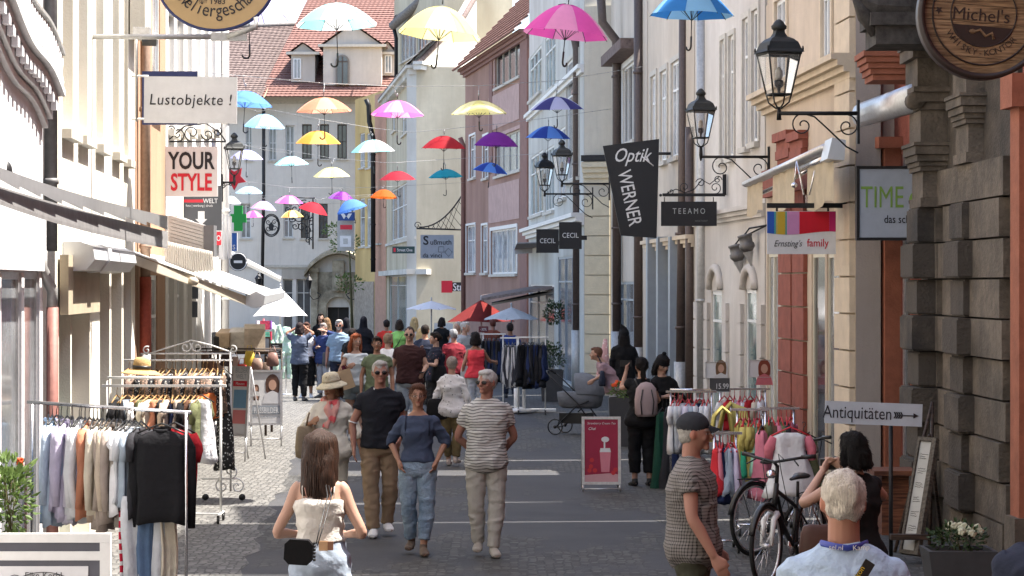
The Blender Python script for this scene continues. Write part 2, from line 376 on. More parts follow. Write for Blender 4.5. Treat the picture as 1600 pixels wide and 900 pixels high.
class Facade:
 """a building whose street wall runs from A to B (photo column, scale)"""
 def __init__(f,name,label,a,b,h,m,depth=6.0,holes=(),z0=0.0,group=None,top=None,cat='building',reveal=.07,back=None):
  f.a=P(a[0],0,a[1]);f.b=P(b[0],0,b[1]);f.a.z=f.b.z=0
  f.u_=(f.b-f.a);f.L=f.u_.length;f.u_.normalize()
  n=Vector((f.u_.y,-f.u_.x,0))
  if n.dot(-f.a)<0:n=-n
  f.n=n;f.h=h
  f.root=thing(name,label,cat,(f.a+f.b)/2,0,group)
  f.M=fmat(f.a,f.u_,n)
  f.wall(holes,h,m,depth,z0,reveal)
 def u(f,px):
  d=Vector(((px-CX)/F,1,0))
  det=f.u_.x*-d.y+f.u_.y*d.x
  r=-f.a
  return(r.x*-d.y+r.y*d.x)/det
 def s(f,px):return F/(f.a+f.u_*f.u(px)).y
 def z(f,px,py):return H-(py-HY)/f.s(px)
 def hole(f,pa,pb,yt,yb,at=None):
  u0,u1=sorted((f.u(pa),f.u(pb)));c=at if at is not None else(pa+pb)/2
  return[max(.02,u0),min(f.L-.02,u1),f.z(c,yb)if yb is not None else 0.0,f.z(c,yt)]
 def wall(f,holes,h,m,depth,z0,rev):
  hs=[]
  for q in holes:
   r=f.hole(*q['px'])if 'px' in q else list(q['uz'])
   r[2]=max(z0+.01,r[2]);r[3]=min(h-.05,r[3]);q['r']=r
   if r[1]-r[0]>.05 and r[3]-r[2]>.05 and not q.get('applied'):hs.append(r)
  us=sorted({0,f.L}|{x for r in hs for x in r[:2]});zs=sorted({z0,h}|{x for r in hs for x in r[2:]})
  b=MB(f.M)
  for i in range(len(us)-1):
   for j in range(len(zs)-1):
    cu,cz=(us[i]+us[i+1])/2,(zs[j]+zs[j+1])/2
    if any(r[0]<cu<r[1]and r[2]<cz<r[3]for r in hs):continue
    b.quad((us[i],0,zs[j]),(us[i+1],0,zs[j]),(us[i+1],0,zs[j+1]),(us[i],0,zs[j+1]))
  for r in hs:
   a,c,e,g_=r
   b.quad((a,0,e),(a,-rev,e),(a,-rev,g_),(a,0,g_));b.quad((c,0,e),(c,-rev,e),(c,-rev,g_),(c,0,g_))
   b.quad((a,0,g_),(c,0,g_),(c,-rev,g_),(a,-rev,g_));b.quad((a,0,e),(c,0,e),(c,-rev,e),(a,-rev,e))
  b.quad((0,0,z0),(0,-depth,z0),(0,-depth,h),(0,0,h));b.quad((f.L,0,z0),(f.L,-depth,z0),(f.L,-depth,h),(f.L,0,h))
  b.quad((0,-depth,z0),(f.L,-depth,z0),(f.L,-depth,h),(0,-depth,h));b.quad((0,0,h),(f.L,0,h),(f.L,-depth,h),(0,-depth,h))
  f.wall_o=b.build('wall',m,f.root,fix=False)
  f.wm=m;f.rev=rev
  for q in holes:f.window(q)
 def window(f,q):
  a,c,e,g_=q['r'];k=q.get('kind','window')
  if c-a<.05 or g_-e<.05:return
  fm=q.get('fm',m_white);t=q.get('t',.06);d=f.rev-.05
  if q.get('applied'):d=-.03
  b=MB(f.M);nm=q.get('n',2);
  b.bx((a,-d-.04,e),(a+t,-d,g_));b.bx((c-t,-d-.04,e),(c,-d,g_));b.bx((a+t,-d-.04,g_-t),(c-t,-d,g_));b.bx((a+t,-d-.04,e),(c-t,-d,e+t))
  for i in range(1,nm):
   x=a+(c-a)*i/nm;b.bx((x-t*.45,-d-.035,e+t),(x+t*.45,-d+.012,g_-t))
  for fr in q.get('tr',(.68,)):
   z=e+(g_-e)*fr
   for i in range(nm):
    x0=a+(c-a)*i/nm+t*.46;x1=a+(c-a)*(i+1)/nm-t*.46
    if i==0:x0=a+t
    if i==nm-1:x1=c-t
    b.bx((x0,-d-.03,z-t*.35),(x1,-d+.006,z+t*.35))
  w_=b.build('window' if k!='door' else 'door',fm,f.root)
  p=MB(f.M);p.bx((a+t*.5,-d-.034,e+t*.5),(c-t*.5,-d-.022,g_-t*.5));p.build('pane',q.get('pm',m_pane),w_)
  if q.get('cur'):
   p=MB(f.M);n=9;
   x0,x1=a+t,c-t
   zt=g_-t;zb=e+t if q['cur']is True else e+(g_-e)*q['cur']
   for i in range(n):
    u0=x0+(x1-x0)*i/n;u1=x0+(x1-x0)*(i+.8)/n
    p.bx((u0,-d-.0215,zb),(u1,-d-.018+.002*(i%2),zt))
   p.build('curtain',q.get('curm',m_curtain),w_)
  if q.get('sill',k=='window'):
   s_=MB(f.M);s_.bx((a-.06,.002,e-.09),(c+.06,.09,e-.005));s_.build('sill',q.get('sm',m_sill),w_)
  if q.get('sur'):
   s_=MB(f.M);t2=q['sur']
   s_.bx((a-t2,.002,e),(a-.001,.03,g_+t2));s_.bx((c+.001,.002,e),(c+t2,.03,g_+t2));s_.bx((a,.002,g_+.001),(c,.03,g_+t2))
   s_.build('surround',q.get('surm',m_sill),w_)
  if q.get('shut'):
   wd=min(.42,(c-a)/2)
   for x0,x1 in((a-wd,a-.01),(c+.01,c+wd)):
    s_=MB(f.M);s_.bx((x0,.004,e),(x1,.045,g_))
    for i in range(int((g_-e)/.12)):s_.bx((x0+.05,.045,e+.05+i*.12),(x1-.05,.056,e+.1+i*.12))
    s_.build('shutter',q['shut'],f.root)
 def band(f,name,m,z,dz,out,u0=None,u1=None,steps=1,parent=None):
  u0=0 if u0 is None else u0;u1=f.L if u1 is None else u1
  b=MB(f.M)
  for i in range(steps):
   k=(i+1)/steps
   b.bx((u0,.002,z+dz*i/steps),(u1,out*k,z+dz*(i+1)/steps))
  return b.build(name,m,parent or f.root)
 def box(f,name,m,u0,u1,w0,w1,z0,z1,parent=None):
  return MB(f.M).bx((u0,w0,z0),(u1,w1,z1)).build(name,m,parent or f.root)
 def pt(f,u,w,z):return f.M@Vector((u,w,z))
 def quoins(f,m,u0,u1,z0,z1,step=.42,out=.04,name='quoins',alt=.08):
  b=MB(f.M);z=z0;i=0
  while z<z1:
   b.bx((u0+(alt if i%2 else 0),.002,z+.012),(u1,out,min(z+step-.012,z1)));z+=step;i+=1
  return b.build(name,m,f.root)
def pipe(root,pts,r,m,name='drainpipe',clamps=True):
 b=MB();b.tube(pts,r,10)
 if clamps:
  z0,z1=sorted((pts[0][2],pts[1][2]));p=Vector(pts[0]);z=z0+.6
  while z<z1-.4:
   b.tube([(p.x,p.y,z),(p.x,p.y,z+.05)],r*1.22,10);z+=1.7
 return b.build(name,m,root)
m_white=paint('white',(.72,.72,.7));m_pane=pane_m();m_sill=mat('sill_stone',(.52,.49,.43),scale=8,bump=.2)
m_curtain=cloth('curtain',(.5,.49,.46),bump=.2)
m_panegrey=pane_m('grey',(.2,.21,.22),.12);m_panelight=pane_m('pale',(.32,.34,.36),.1);m_panegreen=pane_m('greenish',(.14,.2,.19),.1)
m_dark=mat('dark_interior',(.03,.028,.026),rough=.9);m_pipe=metal('brown_pipe',(.1,.075,.065),metal=.2,rough=.5)
m_pipegrey=metal('zinc',(.42,.42,.41),metal=.4,rough=.5);m_iron=metal('black_iron',(.022,.022,.024),metal=.3,rough=.5)
m_chrome=metal('chrome',(.72,.72,.74),rough=.2);m_alu=metal('aluminium',(.6,.6,.61),rough=.35,metal=.7)
m_tile=mat('clay_tile',(.27,.125,.098),rough=.85,var=.45,scale=9,bump=.2,col2=(.18,.1,.085));m_tiledark=mat('weathered_tile',(.16,.115,.1),rough=.9,var=.4,scale=7,bump=.2,col2=(.2,.15,.135))
BIG=16.6
def tiles(name,m,p0,p1,p2,p3,parent,pitch=.33,tw=.24,lift=.05):
 """roof slope p0-p1 eave, p3-p2 ridge, as courses of curved tiles"""
 p0,p1,p2,p3=map(Vector,(p0,p1,p2,p3));nrm=(p1-p0).cross(p3-p0).normalized()
 if nrm.z<0:nrm=-nrm
 rows=max(2,int((p3-p0).length/pitch));cols=max(2,int((p1-p0).length/tw));b=MB()
 for i in range(rows):
  a0,a1=p0.lerp(p3,i/rows),p1.lerp(p2,i/rows);c0,c1=p0.lerp(p3,(i+1)/rows),p1.lerp(p2,(i+1)/rows)
  vs=[];sh=.5*(i%2);k=cols*2
  for j in range(k+1):
   t=j/k;e=lift*(1.0 if j%2 else .55)
   vs+=[a0.lerp(a1,t)+nrm*(e+rnd.uniform(0,.012)),c0.lerp(c1,t)+nrm*.004,a0.lerp(a1,t)-nrm*.02]
  fs=[]
  for j in range(k):fs+=[(3*j,3*j+3,3*j+4,3*j+1),(3*j,3*j+2,3*j+5,3*j+3)]
  b.add(vs,fs)
 return b.build(name,m,parent,fix=False)
m_lw=wallm('chalk_white',(.8,.8,.8),(.74,.74,.75));m_lc=wallm('warm_cream',(.78,.75,.66),(.68,.64,.54));m_lo=wallm('orange',(.46,.29,.19));m_lwh=wallm('pale_white',(.78,.77,.74))
L0=Facade('townhouse','chalk white building with stuccoed balcony on the sunny side',(-420,345),(67,177),13.5,m_lw,6,[dict(px=(2,34,425,900),kind='door',n=1,tr=(),fm=m_alu,pm=m_panegrey,sill=False),dict(px=(38,62,425,900),kind='door',n=1,tr=(),fm=m_alu,pm=m_panegrey,sill=False),dict(px=(28,55,-120,30),n=2,fm=m_white)])
L0.band('fascia',m_lw,2.72,.5,.03,steps=1)
u1=L0.L-.02;NB=14;LB_=3.4
def sw(u):d=(u1-u);return .17*d+.05*math.sin(d*2.4)
def swept(b,w0,w1,z,dz,ua,ub,n=NB):
 vs=[]
 for i in range(n+1):
  u=ua+(ub-ua)*i/n;e=sw(u);vs+=[(u,w0,z+e),(u,w1,z+e),(u,w1,z+dz+e),(u,w0,z+dz+e)]
 b.add(vs,[(4*i+j,4*i+(j+1)%4,4*i+4+(j+1)%4,4*i+4+j)for i in range(n)for j in range(4)]+[(0,1,2,3),(4*n,4*n+1,4*n+2,4*n+3)])
b=MB(L0.M)
for w_,z,dz in((.05,3.98,.06),(.09,4.06,.1),(.14,4.19,.06),(.2,4.26,.05)):swept(b,.002,w_,z,dz,u1-LB_,u1)
b.build('balcony',m_lw,L0.root)
b=MB(L0.M)
for i in range(14):
 u=u1-.1-i*.22;e=sw(u);b.bx((u-.11,.1,4.1+e),(u,.15,4.185+e))
b.build('dentils',m_lw,L0.root)
b=MB(L0.M)
for i in range(22):
 u=u1-.04-i*.14;e=sw(u);b.lathe([(.02,0),(.035,.06),(.018,.14),(.03,.24),(.018,.3)],6,Matrix.Translation((u,.16,4.312+e)))
b.build('baluster',m_lw,L0.root)
b=MB(L0.M);swept(b,.12,.2,4.62,.03,u1-LB_,u1);b.build('handrail',m_pipegrey,L0.root)
pipe(L0.root,[A(-2.83,176,.0),A(-2.83,176,2.4)],.055,metal('rust_pipe',(.26,.12,.1),metal=.1,rough=.6))
pipe(L0.root,[A(-2.83,176,2.4),A(-2.83,176,2.55),A(-2.9,177.5,2.75),A(-2.9,177.5,2.9)],.05,m_pipegrey,clamps=False)
pipe(L0.root,[A(-2.86,175,2.9),A(-2.86,175,9)],.06,metal('grey_pipe',(.2,.2,.2),metal=.2,rough=.6))
holes=[]
for pa,pb in((99,112),(124,136),(151,160),(163,168),(177,183),(190,193)):
 pass
L1=Facade('townhouse','sunlit cream plastered building with deep narrow window bays',(86,170),(211,127),12.6,m_lc,6,[dict(px=(98,114,-260,205),n=1,tr=(.5,),fm=m_lc,pm=m_curtain,surm=m_lc),dict(px=(123,137,-240,215),n=1,tr=(.5,),fm=m_lc,pm=m_curtain),dict(px=(150,162,-200,228),n=1,tr=(.5,),fm=m_lc,pm=m_curtain),dict(px=(176,186,-180,240),n=1,tr=(.5,),fm=m_lc,pm=m_curtain),dict(px=(194,200,-160,250),n=1,tr=(.5,),fm=m_lc,pm=m_curtain),dict(px=(92,110,492,900),kind='door',n=1,tr=(.8,),fm=m_white,sill=False,pm=m_panegreen),dict(px=(112,140,492,900),kind='door',n=2,tr=(.8,),fm=paint('beige_frame',(.5,.4,.3)),sill=False,pm=m_panelight),dict(px=(156,171,425,880),kind='door',n=1,tr=(.75,),fm=m_alu,sill=False,pm=m_panegrey),dict(px=(174,190,425,880),kind='door',n=1,tr=(.75,),fm=m_alu,sill=False,pm=m_panegrey),dict(px=(193,205,425,880),kind='door',n=1,tr=(.75,),fm=m_alu,sill=False,pm=m_panegrey)],reveal=.3)
L1.box('shop_panel',mat('shutter_beige',(.42,.36,.26),scale=3),L1.u(90),L1.u(141),.02,.1,L1.z(110,490),L1.z(110,400))
L1.box('oval_stucco',m_lc,L1.L-.8,L1.L-.05,.02,.2,5.6,6.6)
LO=Facade('townhouse','narrow orange plastered house front with curved gable edge and red drainpipe',(212,127),(258,112),12.8,m_lo,6,[dict(px=(226,246,430,900),kind='door',n=1,tr=(.8,),fm=m_white,sill=False,pm=m_panelight),dict(px=(238,250,-60,170),n=1,tr=(.5,),fm=m_white,pm=m_panelight)])
pipe(LO.root,[A(-2.8,126,2.45),A(-2.8,126,8)],.065,metal('tan_pipe',(.34,.24,.18),metal=.1,rough=.6))
pipe(LO.root,[A(-2.8,126,1.75),A(-2.8,126,2.7)],.075,metal('red_pipe',(.4,.09,.06),metal=.1,rough=.6),clamps=False)
pipe(LO.root,[A(-2.8,126,0),A(-2.8,126,1.75)],.07,m_pipegrey)
hl=[]
for i,(pa,pb)in enumerate(((263,272),(277,287),(292,300),(306,314),(319,326),(331,337))):
 hl.append(dict(px=(pa,pb,20,205),n=2,tr=(.5,),fm=m_white,pm=m_panelight));hl.append(dict(px=(pa,pb,420,590),kind='door',n=1,tr=(.75,),fm=m_white,pm=m_panelight,sill=False))
L2=Facade('townhouse','long bright white building with rows of white framed windows beside the lamp',(259,112),(348,80),12.3,m_lwh,6,hl,reveal=.12)
L2.band('cornice',m_lwh,3.35,.22,.16,steps=2)
pipe(L2.root,[A(-2.82,81,0),A(-2.82,81,12)],.08,m_white)
m_tan=mat('orange_stucco',(.52,.26,.12),scale=4)
LB=Facade('townhouse','pale shop building standing back beyond the left row',(334,62),(352,50),3.1,wallm('shop_white',(.6,.58,.54)),5,[dict(px=(338,348,440,540),kind='door',n=1,tr=(),fm=m_alu,sill=False)])
def upper(f,u0,u1,z1,m,depth=6.0):
 """unseen storeys above the picture, heights and gaps shaped to shade the street"""
 b=MB(f.M);b.bx((u0,-depth,f.h+.004),(u1,-.02,z1));return b.build('shade_storey',m,f.root)
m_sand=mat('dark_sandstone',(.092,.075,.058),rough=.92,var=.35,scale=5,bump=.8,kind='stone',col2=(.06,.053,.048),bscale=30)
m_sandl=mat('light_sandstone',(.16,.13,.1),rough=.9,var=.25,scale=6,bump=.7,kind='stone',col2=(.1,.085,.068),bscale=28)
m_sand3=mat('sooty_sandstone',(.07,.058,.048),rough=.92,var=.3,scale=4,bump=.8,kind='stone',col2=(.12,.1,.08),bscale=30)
m_red=mat('orange_red_stone',(.3,.105,.06),rough=.85,var=.18,scale=5,bump=.4,bscale=40)
m_redd=mat('red_sandstone',(.27,.085,.058),rough=.85,var=.2,scale=5,bump=.45,bscale=40)
m_yel=mat('ochre_plaster',(.55,.38,.18),scale=5,bump=.2)
R0=Facade('townhouse','house front with orange red stone pilaster at the picture edge',(1830,214),(1598,171),7.2,m_redd,7,[])
upper(R0,0,R0.L,BIG,m_redd)
R0.box('pilaster',m_red,R0.L-.34,R0.L-.02,.004,.12,0,4.2);R0.box('pilaster_cap',m_red,R0.L-.4,R0.L+.03,.004,.2,4.2,4.5)
R0.box('plinth',m_sandl,R0.L-.38,R0.L,.004,.17,0,.5)
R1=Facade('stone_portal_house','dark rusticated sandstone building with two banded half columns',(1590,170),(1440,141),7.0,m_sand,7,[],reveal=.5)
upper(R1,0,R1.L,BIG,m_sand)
def rust_column(f,pa,s,px0,px1,ztop,name='banded_column',seed=0):
 """half column of alternating square blocks, each a chamfered stone"""
 r=random.Random(seed);b=MB();zc=0.0;i=0
 cx=(px0+px1)/2;wd=(px1-px0)/s
 c=P(cx,0,s);
 while zc<ztop-.2:
  hgt=.38;k=1.0 if i%2 else .76
  w2=wd*k/2;d=.3*(1 if i%2 else .7)
  o=r.uniform(-.012,.012);e=.018
  z0,z1=zc+.006,zc+hgt-.006;mi=r.choice((0,0,1,2,2))
  b.bx((c.x-w2+o,c.y-d,z0+e),(c.x+w2+o,c.y+.45,z1-e),mi);b.bx((c.x-w2+o+e,c.y-d+.014,z0),(c.x+w2+o-e,c.y+.44,z1),mi)
  zc+=hgt;i+=1
 o_=b.build(name,[m_sand,m_sandl,m_sand3],f.root);return zc
zt=rust_column(R1,0,147,1418,1502,3.3,seed=3)
zt2=rust_column(R1,0,158,1487,1572,3.6,seed=5)
b=MB(R1.M);r_=random.Random(4);u=.1
for j in range(10):
 for(ua,ub)in((R1.u(1588),R1.u(1524)),(R1.u(1523),R1.u(1484)),(R1.u(1483),R1.u(1446))):
  x=ua+(.0 if j%2 else .12)
  b.bx((x,.004,j*.38+.01),(ub-(.0 if j%2 else .1),.09+r_.uniform(0,.05),j*.38+.37))
b.build('rusticated_blocks',m_sandl,R1.root)
def capital(f,cx,s,z0,w0,k=1.0):
 c=P(cx,0,s);b=MB();z=z0
 for dz,ww in((.1,1.0),(.28,.86),(.05,1.02),(.05,1.1),(.07,1.22),(.09,1.34),(.04,1.42),(.34,1.0),(.08,1.15),(.1,1.3),(.06,1.45),(.3,1.2),(.12,1.5),(.2,1.62)):
  h2=w0*ww/2;b.bx((c.x-h2,c.y-.28*ww,z),(c.x+h2,c.y+.4,z+dz-.004));z+=dz
 b.build('capital',m_sandl,f.root)
 for sg in(-1,1):b=MB();b.tube([(c.x+sg*w0*.62,c.y-.36,z0+1.12),(c.x+sg*w0*.62,c.y-.1,z0+1.12)],.09,14);b.build('volute',m_sandl,f.root)
 return
 b=MB();b.tube([(c.x+w0*.62,c.y-.36,z0+1.12),(c.x+w0*.62,c.y-.1,z0+1.12)],.09,14)
 b.tube([(c.x-w0*.62,c.y-.36,z0+1.12),(c.x-w0*.62,c.y-.1,z0+1.12)],.09,14);b.build('volute',m_sandl,f.root)
capital(R1,1462,147,3.42,.42);capital(R1,1534,158,3.8,.42)
c=P(1395,40,152);b=MB()
b.bx((c.x-.22,c.y-.3,c.z-.22),(c.x+.45,c.y+.4,c.z-.03));b.bx((c.x-.28,c.y-.35,c.z-.03),(c.x+.45,c.y+.4,c.z+.1))
b.tube([(c.x+.35,c.y,c.z+.1),(c.x+.05,c.y-.1,c.z+.2),(c.x-.25,c.y-.2,c.z+.2),(c.x-.42,c.y-.25,c.z+.26)],[.3,.27,.15,.03],9,sm=False)
b.tube([(c.x-.1,c.y-.15,c.z+.35),(c.x+.12,c.y-.2,c.z+.15),(c.x+.1,c.y-.26,c.z-.02)],[.05,.07,.05],7)
b.tube([(c.x-.42,c.y-.25,c.z+.25),(c.x-.3,c.y-.2,c.z+.08),(c.x-.28,c.y-.2,c.z+.0),(c.x-.2,c.y-.2,c.z-.1)],[.04,.1,.06,.07],8)
b.build('console_ornament',mat('blackened_stone',(.055,.05,.045),rough=.9,var=.5,scale=7,bump=.8),R1.root)
pipe(R1.root,[P(1572,880,164),P(1572,-100,164)],.045,metal('yellow_pipe',(.42,.3,.13),metal=.1,rough=.6))
R2=Facade('shopfront_house','narrow shop house with smooth orange pilaster between grey wall and dark stone',(1425,132),(1372,126),7.1,m_redd,7,[dict(px=(1408,1422,240,900),kind='door',n=1,tr=(),fm=m_alu,pm=m_pane,sill=False)])
upper(R2,-1.65,.3,BIG-.2,m_redd)
R2.box('pilaster',m_red,R2.u(1408),R2.u(1380),.004,.2,0,R2.z(1390,235));R2.box('pilaster_edge',m_yel,R2.u(1379.5),R2.u(1375),.004,.16,0,4.6)
R2.box('pilaster_cap',m_red,R2.u(1411),R2.u(1372),.004,.3,R2.z(1390,235),R2.z(1390,218))
b=MB()
for i in range(5):
 q=P(1392,126-i*9,138);b.bx((q.x-.22-i*.03,q.y-.1-i*.03,q.z),(q.x+.32,q.y+.5,q.z+.062))
b.build('cornice',m_red,R2.root)
m_grey=wallm('shade_grey',(.3,.265,.245));m_quoin=mat('cream_quoin',(.62,.52,.39),rough=.88,var=.1,scale=4,bump=.3,bscale=30)  # the grey puts the shade of the camera-facing wall into its plaster colour
R3=Facade('townhouse','plain side wall, its shade painted grey, with cream quoined corner above the street',(1376,130),(1337,129.6),7.3,m_grey,1.8,[])
R3s=0
m_beige=wallm('peach_beige',(.6,.5,.39));m_lgrey=wallm('light_grey',(.64,.605,.56));m_bei2=wallm('sand_beige',(.62,.55,.46));m_bluegrey=paint('blue_grey',(.27,.31,.35))
m_cream=paint('cream_frame',(.62,.57,.45))
R4=Facade('red_shopfront_house','peach coloured house with red sandstone shopfront pilasters and cream awning',(1337,129),(1197,105),6.75,m_beige,6,[dict(px=(1292,1311,395,900),kind='door',n=1,tr=(),fm=m_cream,pm=m_panegrey,sill=False),dict(px=(1268,1289,395,900),kind='door',n=1,tr=(),fm=m_cream,pm=m_pane,sill=False),dict(px=(1199,1218,395,900),kind='door',n=2,tr=(),fm=m_cream,pm=m_panelight,sill=False),dict(px=(1285,1300,-60,100),n=2,fm=m_white,pm=m_panelight,sur=.1,surm=m_quoin),dict(px=(1212,1230,-60,125),n=2,fm=m_white,pm=m_panelight,sur=.1,surm=m_quoin)])
upper(R4,0,R4.u(1246),14.0,m_beige);upper(R4,R4.u(1228),R4.L,13.6,m_beige)
R4.quoins(m_quoin,R4.u(1336),R4.u(1312),0,6.7,step=.45,out=.07,alt=.0)
for pa,pb in((1222,1242),(1244,1262)):
 R4.quoins(m_redd,R4.u(pb),R4.u(pa),0,R4.z((pa+pb)/2,262),step=.46,out=.06,alt=.03,name='pilaster')
 for k,(o,z)in enumerate(((.07,262),(.1,248),(.08,234),(.14,220))):
  R4.box('pilaster_cap',m_redd,R4.u(pb)-.02*k,R4.u(pa)+.02*k,.004,o,R4.z((pa+pb)/2,z),R4.z((pa+pb)/2,z-13.6))
R4.band('cornice',m_quoin,R4.z(1270,150),.3,.3,steps=4);R4.box('shop_lintel',m_redd,R4.u(1290),R4.u(1200),.004,.1,R4.z(1245,300),R4.z(1245,255))
R5=Facade('townhouse','light grey house with tall shuttered upper windows and arched ground floor openings',(1195,104.5),(1086,88.5),7.6,m_lgrey,6,[dict(px=(1176,1186,15,222),n=1,tr=(.7,),fm=m_white,pm=m_panegrey,sur=.1),dict(px=(1162,1171,28,230),n=1,tr=(.7,),fm=m_white,pm=m_panegrey,sur=.1),dict(px=(1140,1148,55,245),n=1,tr=(.7,),fm=m_white,pm=m_panegrey,sur=.08),dict(px=(1127,1134,62,250),n=1,tr=(.7,),fm=m_white,pm=m_panegrey,sur=.08),dict(px=(1165,1182,452,700),kind='door',n=1,tr=(.8,),fm=m_white,pm=m_panegreen,sill=False),dict(px=(1112,1128,455,700),kind='door',n=1,tr=(.8,),fm=m_white,pm=m_panegreen,sill=False)])
upper(R5,0,R5.L,14.2,m_lgrey);R5.band('cornice',m_lgrey,R5.z(1150,345),.2,.16,steps=3)
for pa,pb in((1165,1182),(1112,1128)):
 b=MB(R5.M);ua,ub=R5.u(pb),R5.u(pa);zc=R5.z((pa+pb)/2,452);c_=(ua+ub)/2;rr=(ub-ua)/2
 pts=[(c_+math.cos(t)*(rr+.05),.03,zc+math.sin(t)*(rr*.75))for t in[math.pi*i/10 for i in range(11)]]
 b.tube(pts,.07,8);b.build('arch_moulding',m_lgrey,R5.root)
 b=MB(R5.M);b.bx((ua,.003,zc-.02),(ub,.03,zc+.02));
for px in(1190,1158,1135,1106,1090):R5.quoins(m_lgrey,R5.u(px)-.25,R5.u(px)+.1,0,2.3,step=.5,out=.06,alt=0,name='pilaster')
R6=Facade('townhouse','sand beige house with blue grey framed shop windows below',(1085,88.3),(1012,76.5),8.6,m_bei2,6,[dict(px=(1050,1063,95,245),n=2,tr=(.7,),fm=m_white,pm=m_panelight,sur=.1),dict(px=(1033,1043,110,252),n=2,tr=(.7,),fm=m_white,pm=m_panelight,sur=.1),dict(px=(1018,1026,118,262),n=2,tr=(.7,),fm=m_white,pm=m_panelight,sur=.1),dict(px=(1064,1084,428,700),kind='door',n=2,tr=(.82,),fm=m_bluegrey,pm=m_panegrey,sill=False),dict(px=(1044,1060,428,700),kind='door',n=1,tr=(.82,),fm=m_bluegrey,pm=m_panelight,sill=False),dict(px=(1028,1041,428,700),kind='door',n=1,tr=(.82,),fm=m_bluegrey,pm=m_panegrey,sill=False),dict(px=(1014,1024,428,700),kind='door',n=1,tr=(.82,),fm=m_bluegrey,pm=m_pane,sill=False)])
upper(R6,0,R6.u(1021),14.2,m_bei2);R6.band('cornice',m_quoin,R6.z(1045,390),.22,.16,steps=3)
for px in(1062,1042.5,1026):R6.box('shop_mullion',m_bluegrey,R6.u(px)-.12,R6.u(px)+.12,.004,.2,0,R6.z(px,370))
R7=Facade('townhouse','beige house with dormer bay between two dark drainpipes',(1011,76.3),(955,66.5),9.6,wallm('pale_beige',(.62,.56,.48)),6,[dict(px=(974,994,100,222),n=3,tr=(),fm=m_white,pm=m_pane,sur=.12,surm=m_white),dict(px=(960,1000,440,640),kind='door',n=4,tr=(.85,),fm=m_bluegrey,pm=m_panegrey,sill=False)])
upper(R7,R7.u(1000),R7.L,13.9,m_bei2)
R7.box('bay_roof',m_tiledark,R7.u(999),R7.u(966),.004,.4,R7.z(985,88),R7.z(985,72))
m_qc=mat('cream_block',(.66,.58,.42),rough=.88,var=.08,scale=4,bump=.3,bscale=30)
R8=Facade('townhouse','cream corner house with horizontal block joints facing down the street',(955.5,66.2),(913,65.9),9.2,wallm('cream_corner',(.62,.57,.47)),4,[])
b=MB(R8.M);z=.05
while z<4.6:b.bx((.03,.002,z),(R8.L-.03,.05,z+.44));z+=.465
b.build('quoins',m_qc,R8.root);R8.band('cornice',m_qc,5.0,.5,.22,steps=4);R8.band('lead_flashing',m_iron,5.52,.14,.24)
R9=Facade('townhouse','white house with greenish bay windows beside the cream corner',(912.5,65.9),(826,50.5),9.6,wallm('soft_white',(.58,.58,.54)),6,[dict(px=(828,846,60,150),n=3,tr=(.7,),fm=m_white,pm=m_panegreen),dict(px=(829,849,240,335),n=3,tr=(.7,),fm=m_white,pm=m_panegreen),dict(px=(852,868,20,140),n=3,tr=(.7,),fm=m_white,pm=m_panegreen),dict(px=(852,866,230,330),n=3,tr=(.7,),fm=m_white,pm=m_panegreen),dict(px=(872,885,200,310),n=2,tr=(.7,),fm=m_white,pm=m_panelight),dict(px=(886,905,90,280),n=2,tr=(.7,),fm=m_white,pm=m_panelight,sur=.1),dict(px=(828,866,445,600),kind='door',n=3,tr=(.8,),fm=m_alu,pm=m_panegrey,sill=False),dict(px=(872,905,400,600),kind='door',n=3,tr=(.8,),fm=m_bluegrey,pm=m_panegrey,sill=False)])
upper(R9,0,R9.L,12.5,m_lgrey);R9.band('cornice',m_white,R9.z(860,365),.3,.3,steps=3);R9.band('cornice',m_white,R9.z(860,160),.2,.16,steps=2)
m_pink=wallm('dusty_pink',(.36,.22,.175));m_pinkl=mat('pink_panel',(.44,.3,.27),scale=3);m_brown=mat('brown_pink',(.23,.125,.105),scale=4)
R10=Facade('pink_townhouse','dusty pink painted house with brown corner strips and white windows',(826,50),(727,42),10.6,m_pink,6,[dict(px=(774,814,60,128),n=4,tr=(),fm=m_sill,pm=m_pane,sur=.12,surm=m_pinkl),dict(px=(774,815,208,270),n=4,tr=(),fm=m_sill,pm=m_panegrey,sur=.12,surm=m_pinkl),dict(px=(767,808,358,428),n=5,tr=(),fm=m_white,pm=m_panelight,sur=.12,surm=m_white),dict(px=(734,743,212,278),n=2,fm=m_white,pm=m_panegrey,sur=.08,surm=m_white),dict(px=(755,763,212,278),n=1,fm=m_white,pm=m_panegrey,sur=.08,surm=m_white),dict(px=(729,743,352,426),n=2,fm=m_white,pm=m_panelight,sur=.08,surm=m_white),dict(px=(753,762,352,426),n=1,fm=m_white,pm=m_panelight,sur=.08,surm=m_white)],reveal=.1)
R10.box('corner_strip',m_brown,0,R10.u(815),.004,.06,0,10.5);R10.box('corner_strip',m_brown,R10.u(770),R10.u(765),.004,.03,6.6,10.5)
R10.box('pink_panel',m_pinkl,R10.u(812),R10.u(764),.004,.02,R10.z(790,345),R10.z(790,285));R10.box('pink_panel',m_pinkl,R10.u(812),R10.u(764),.004,.02,R10.z(790,195),R10.z(790,140))
R10.band('cornice',m_brown,R10.h-.3,.3,.3,steps=3)
tiles('roof',m_tile,R10.pt(-.1,.45,R10.h-.05),R10.pt(R10.L+.2,.45,R10.h-.05),R10.pt(R10.L+.2,-3,R10.h+3.6),R10.pt(-.1,-3,R10.h+3.6),R10.root,pitch=.3,tw=.26,lift=.07)
pipe(R10.root,[P(724,520,42),P(724,228,42),P(719,215,42)],.09,m_brown)
m_wh=wallm('ivory',(.66,.65,.6));m_ivd=wallm('ivory_cream',(.55,.5,.38))
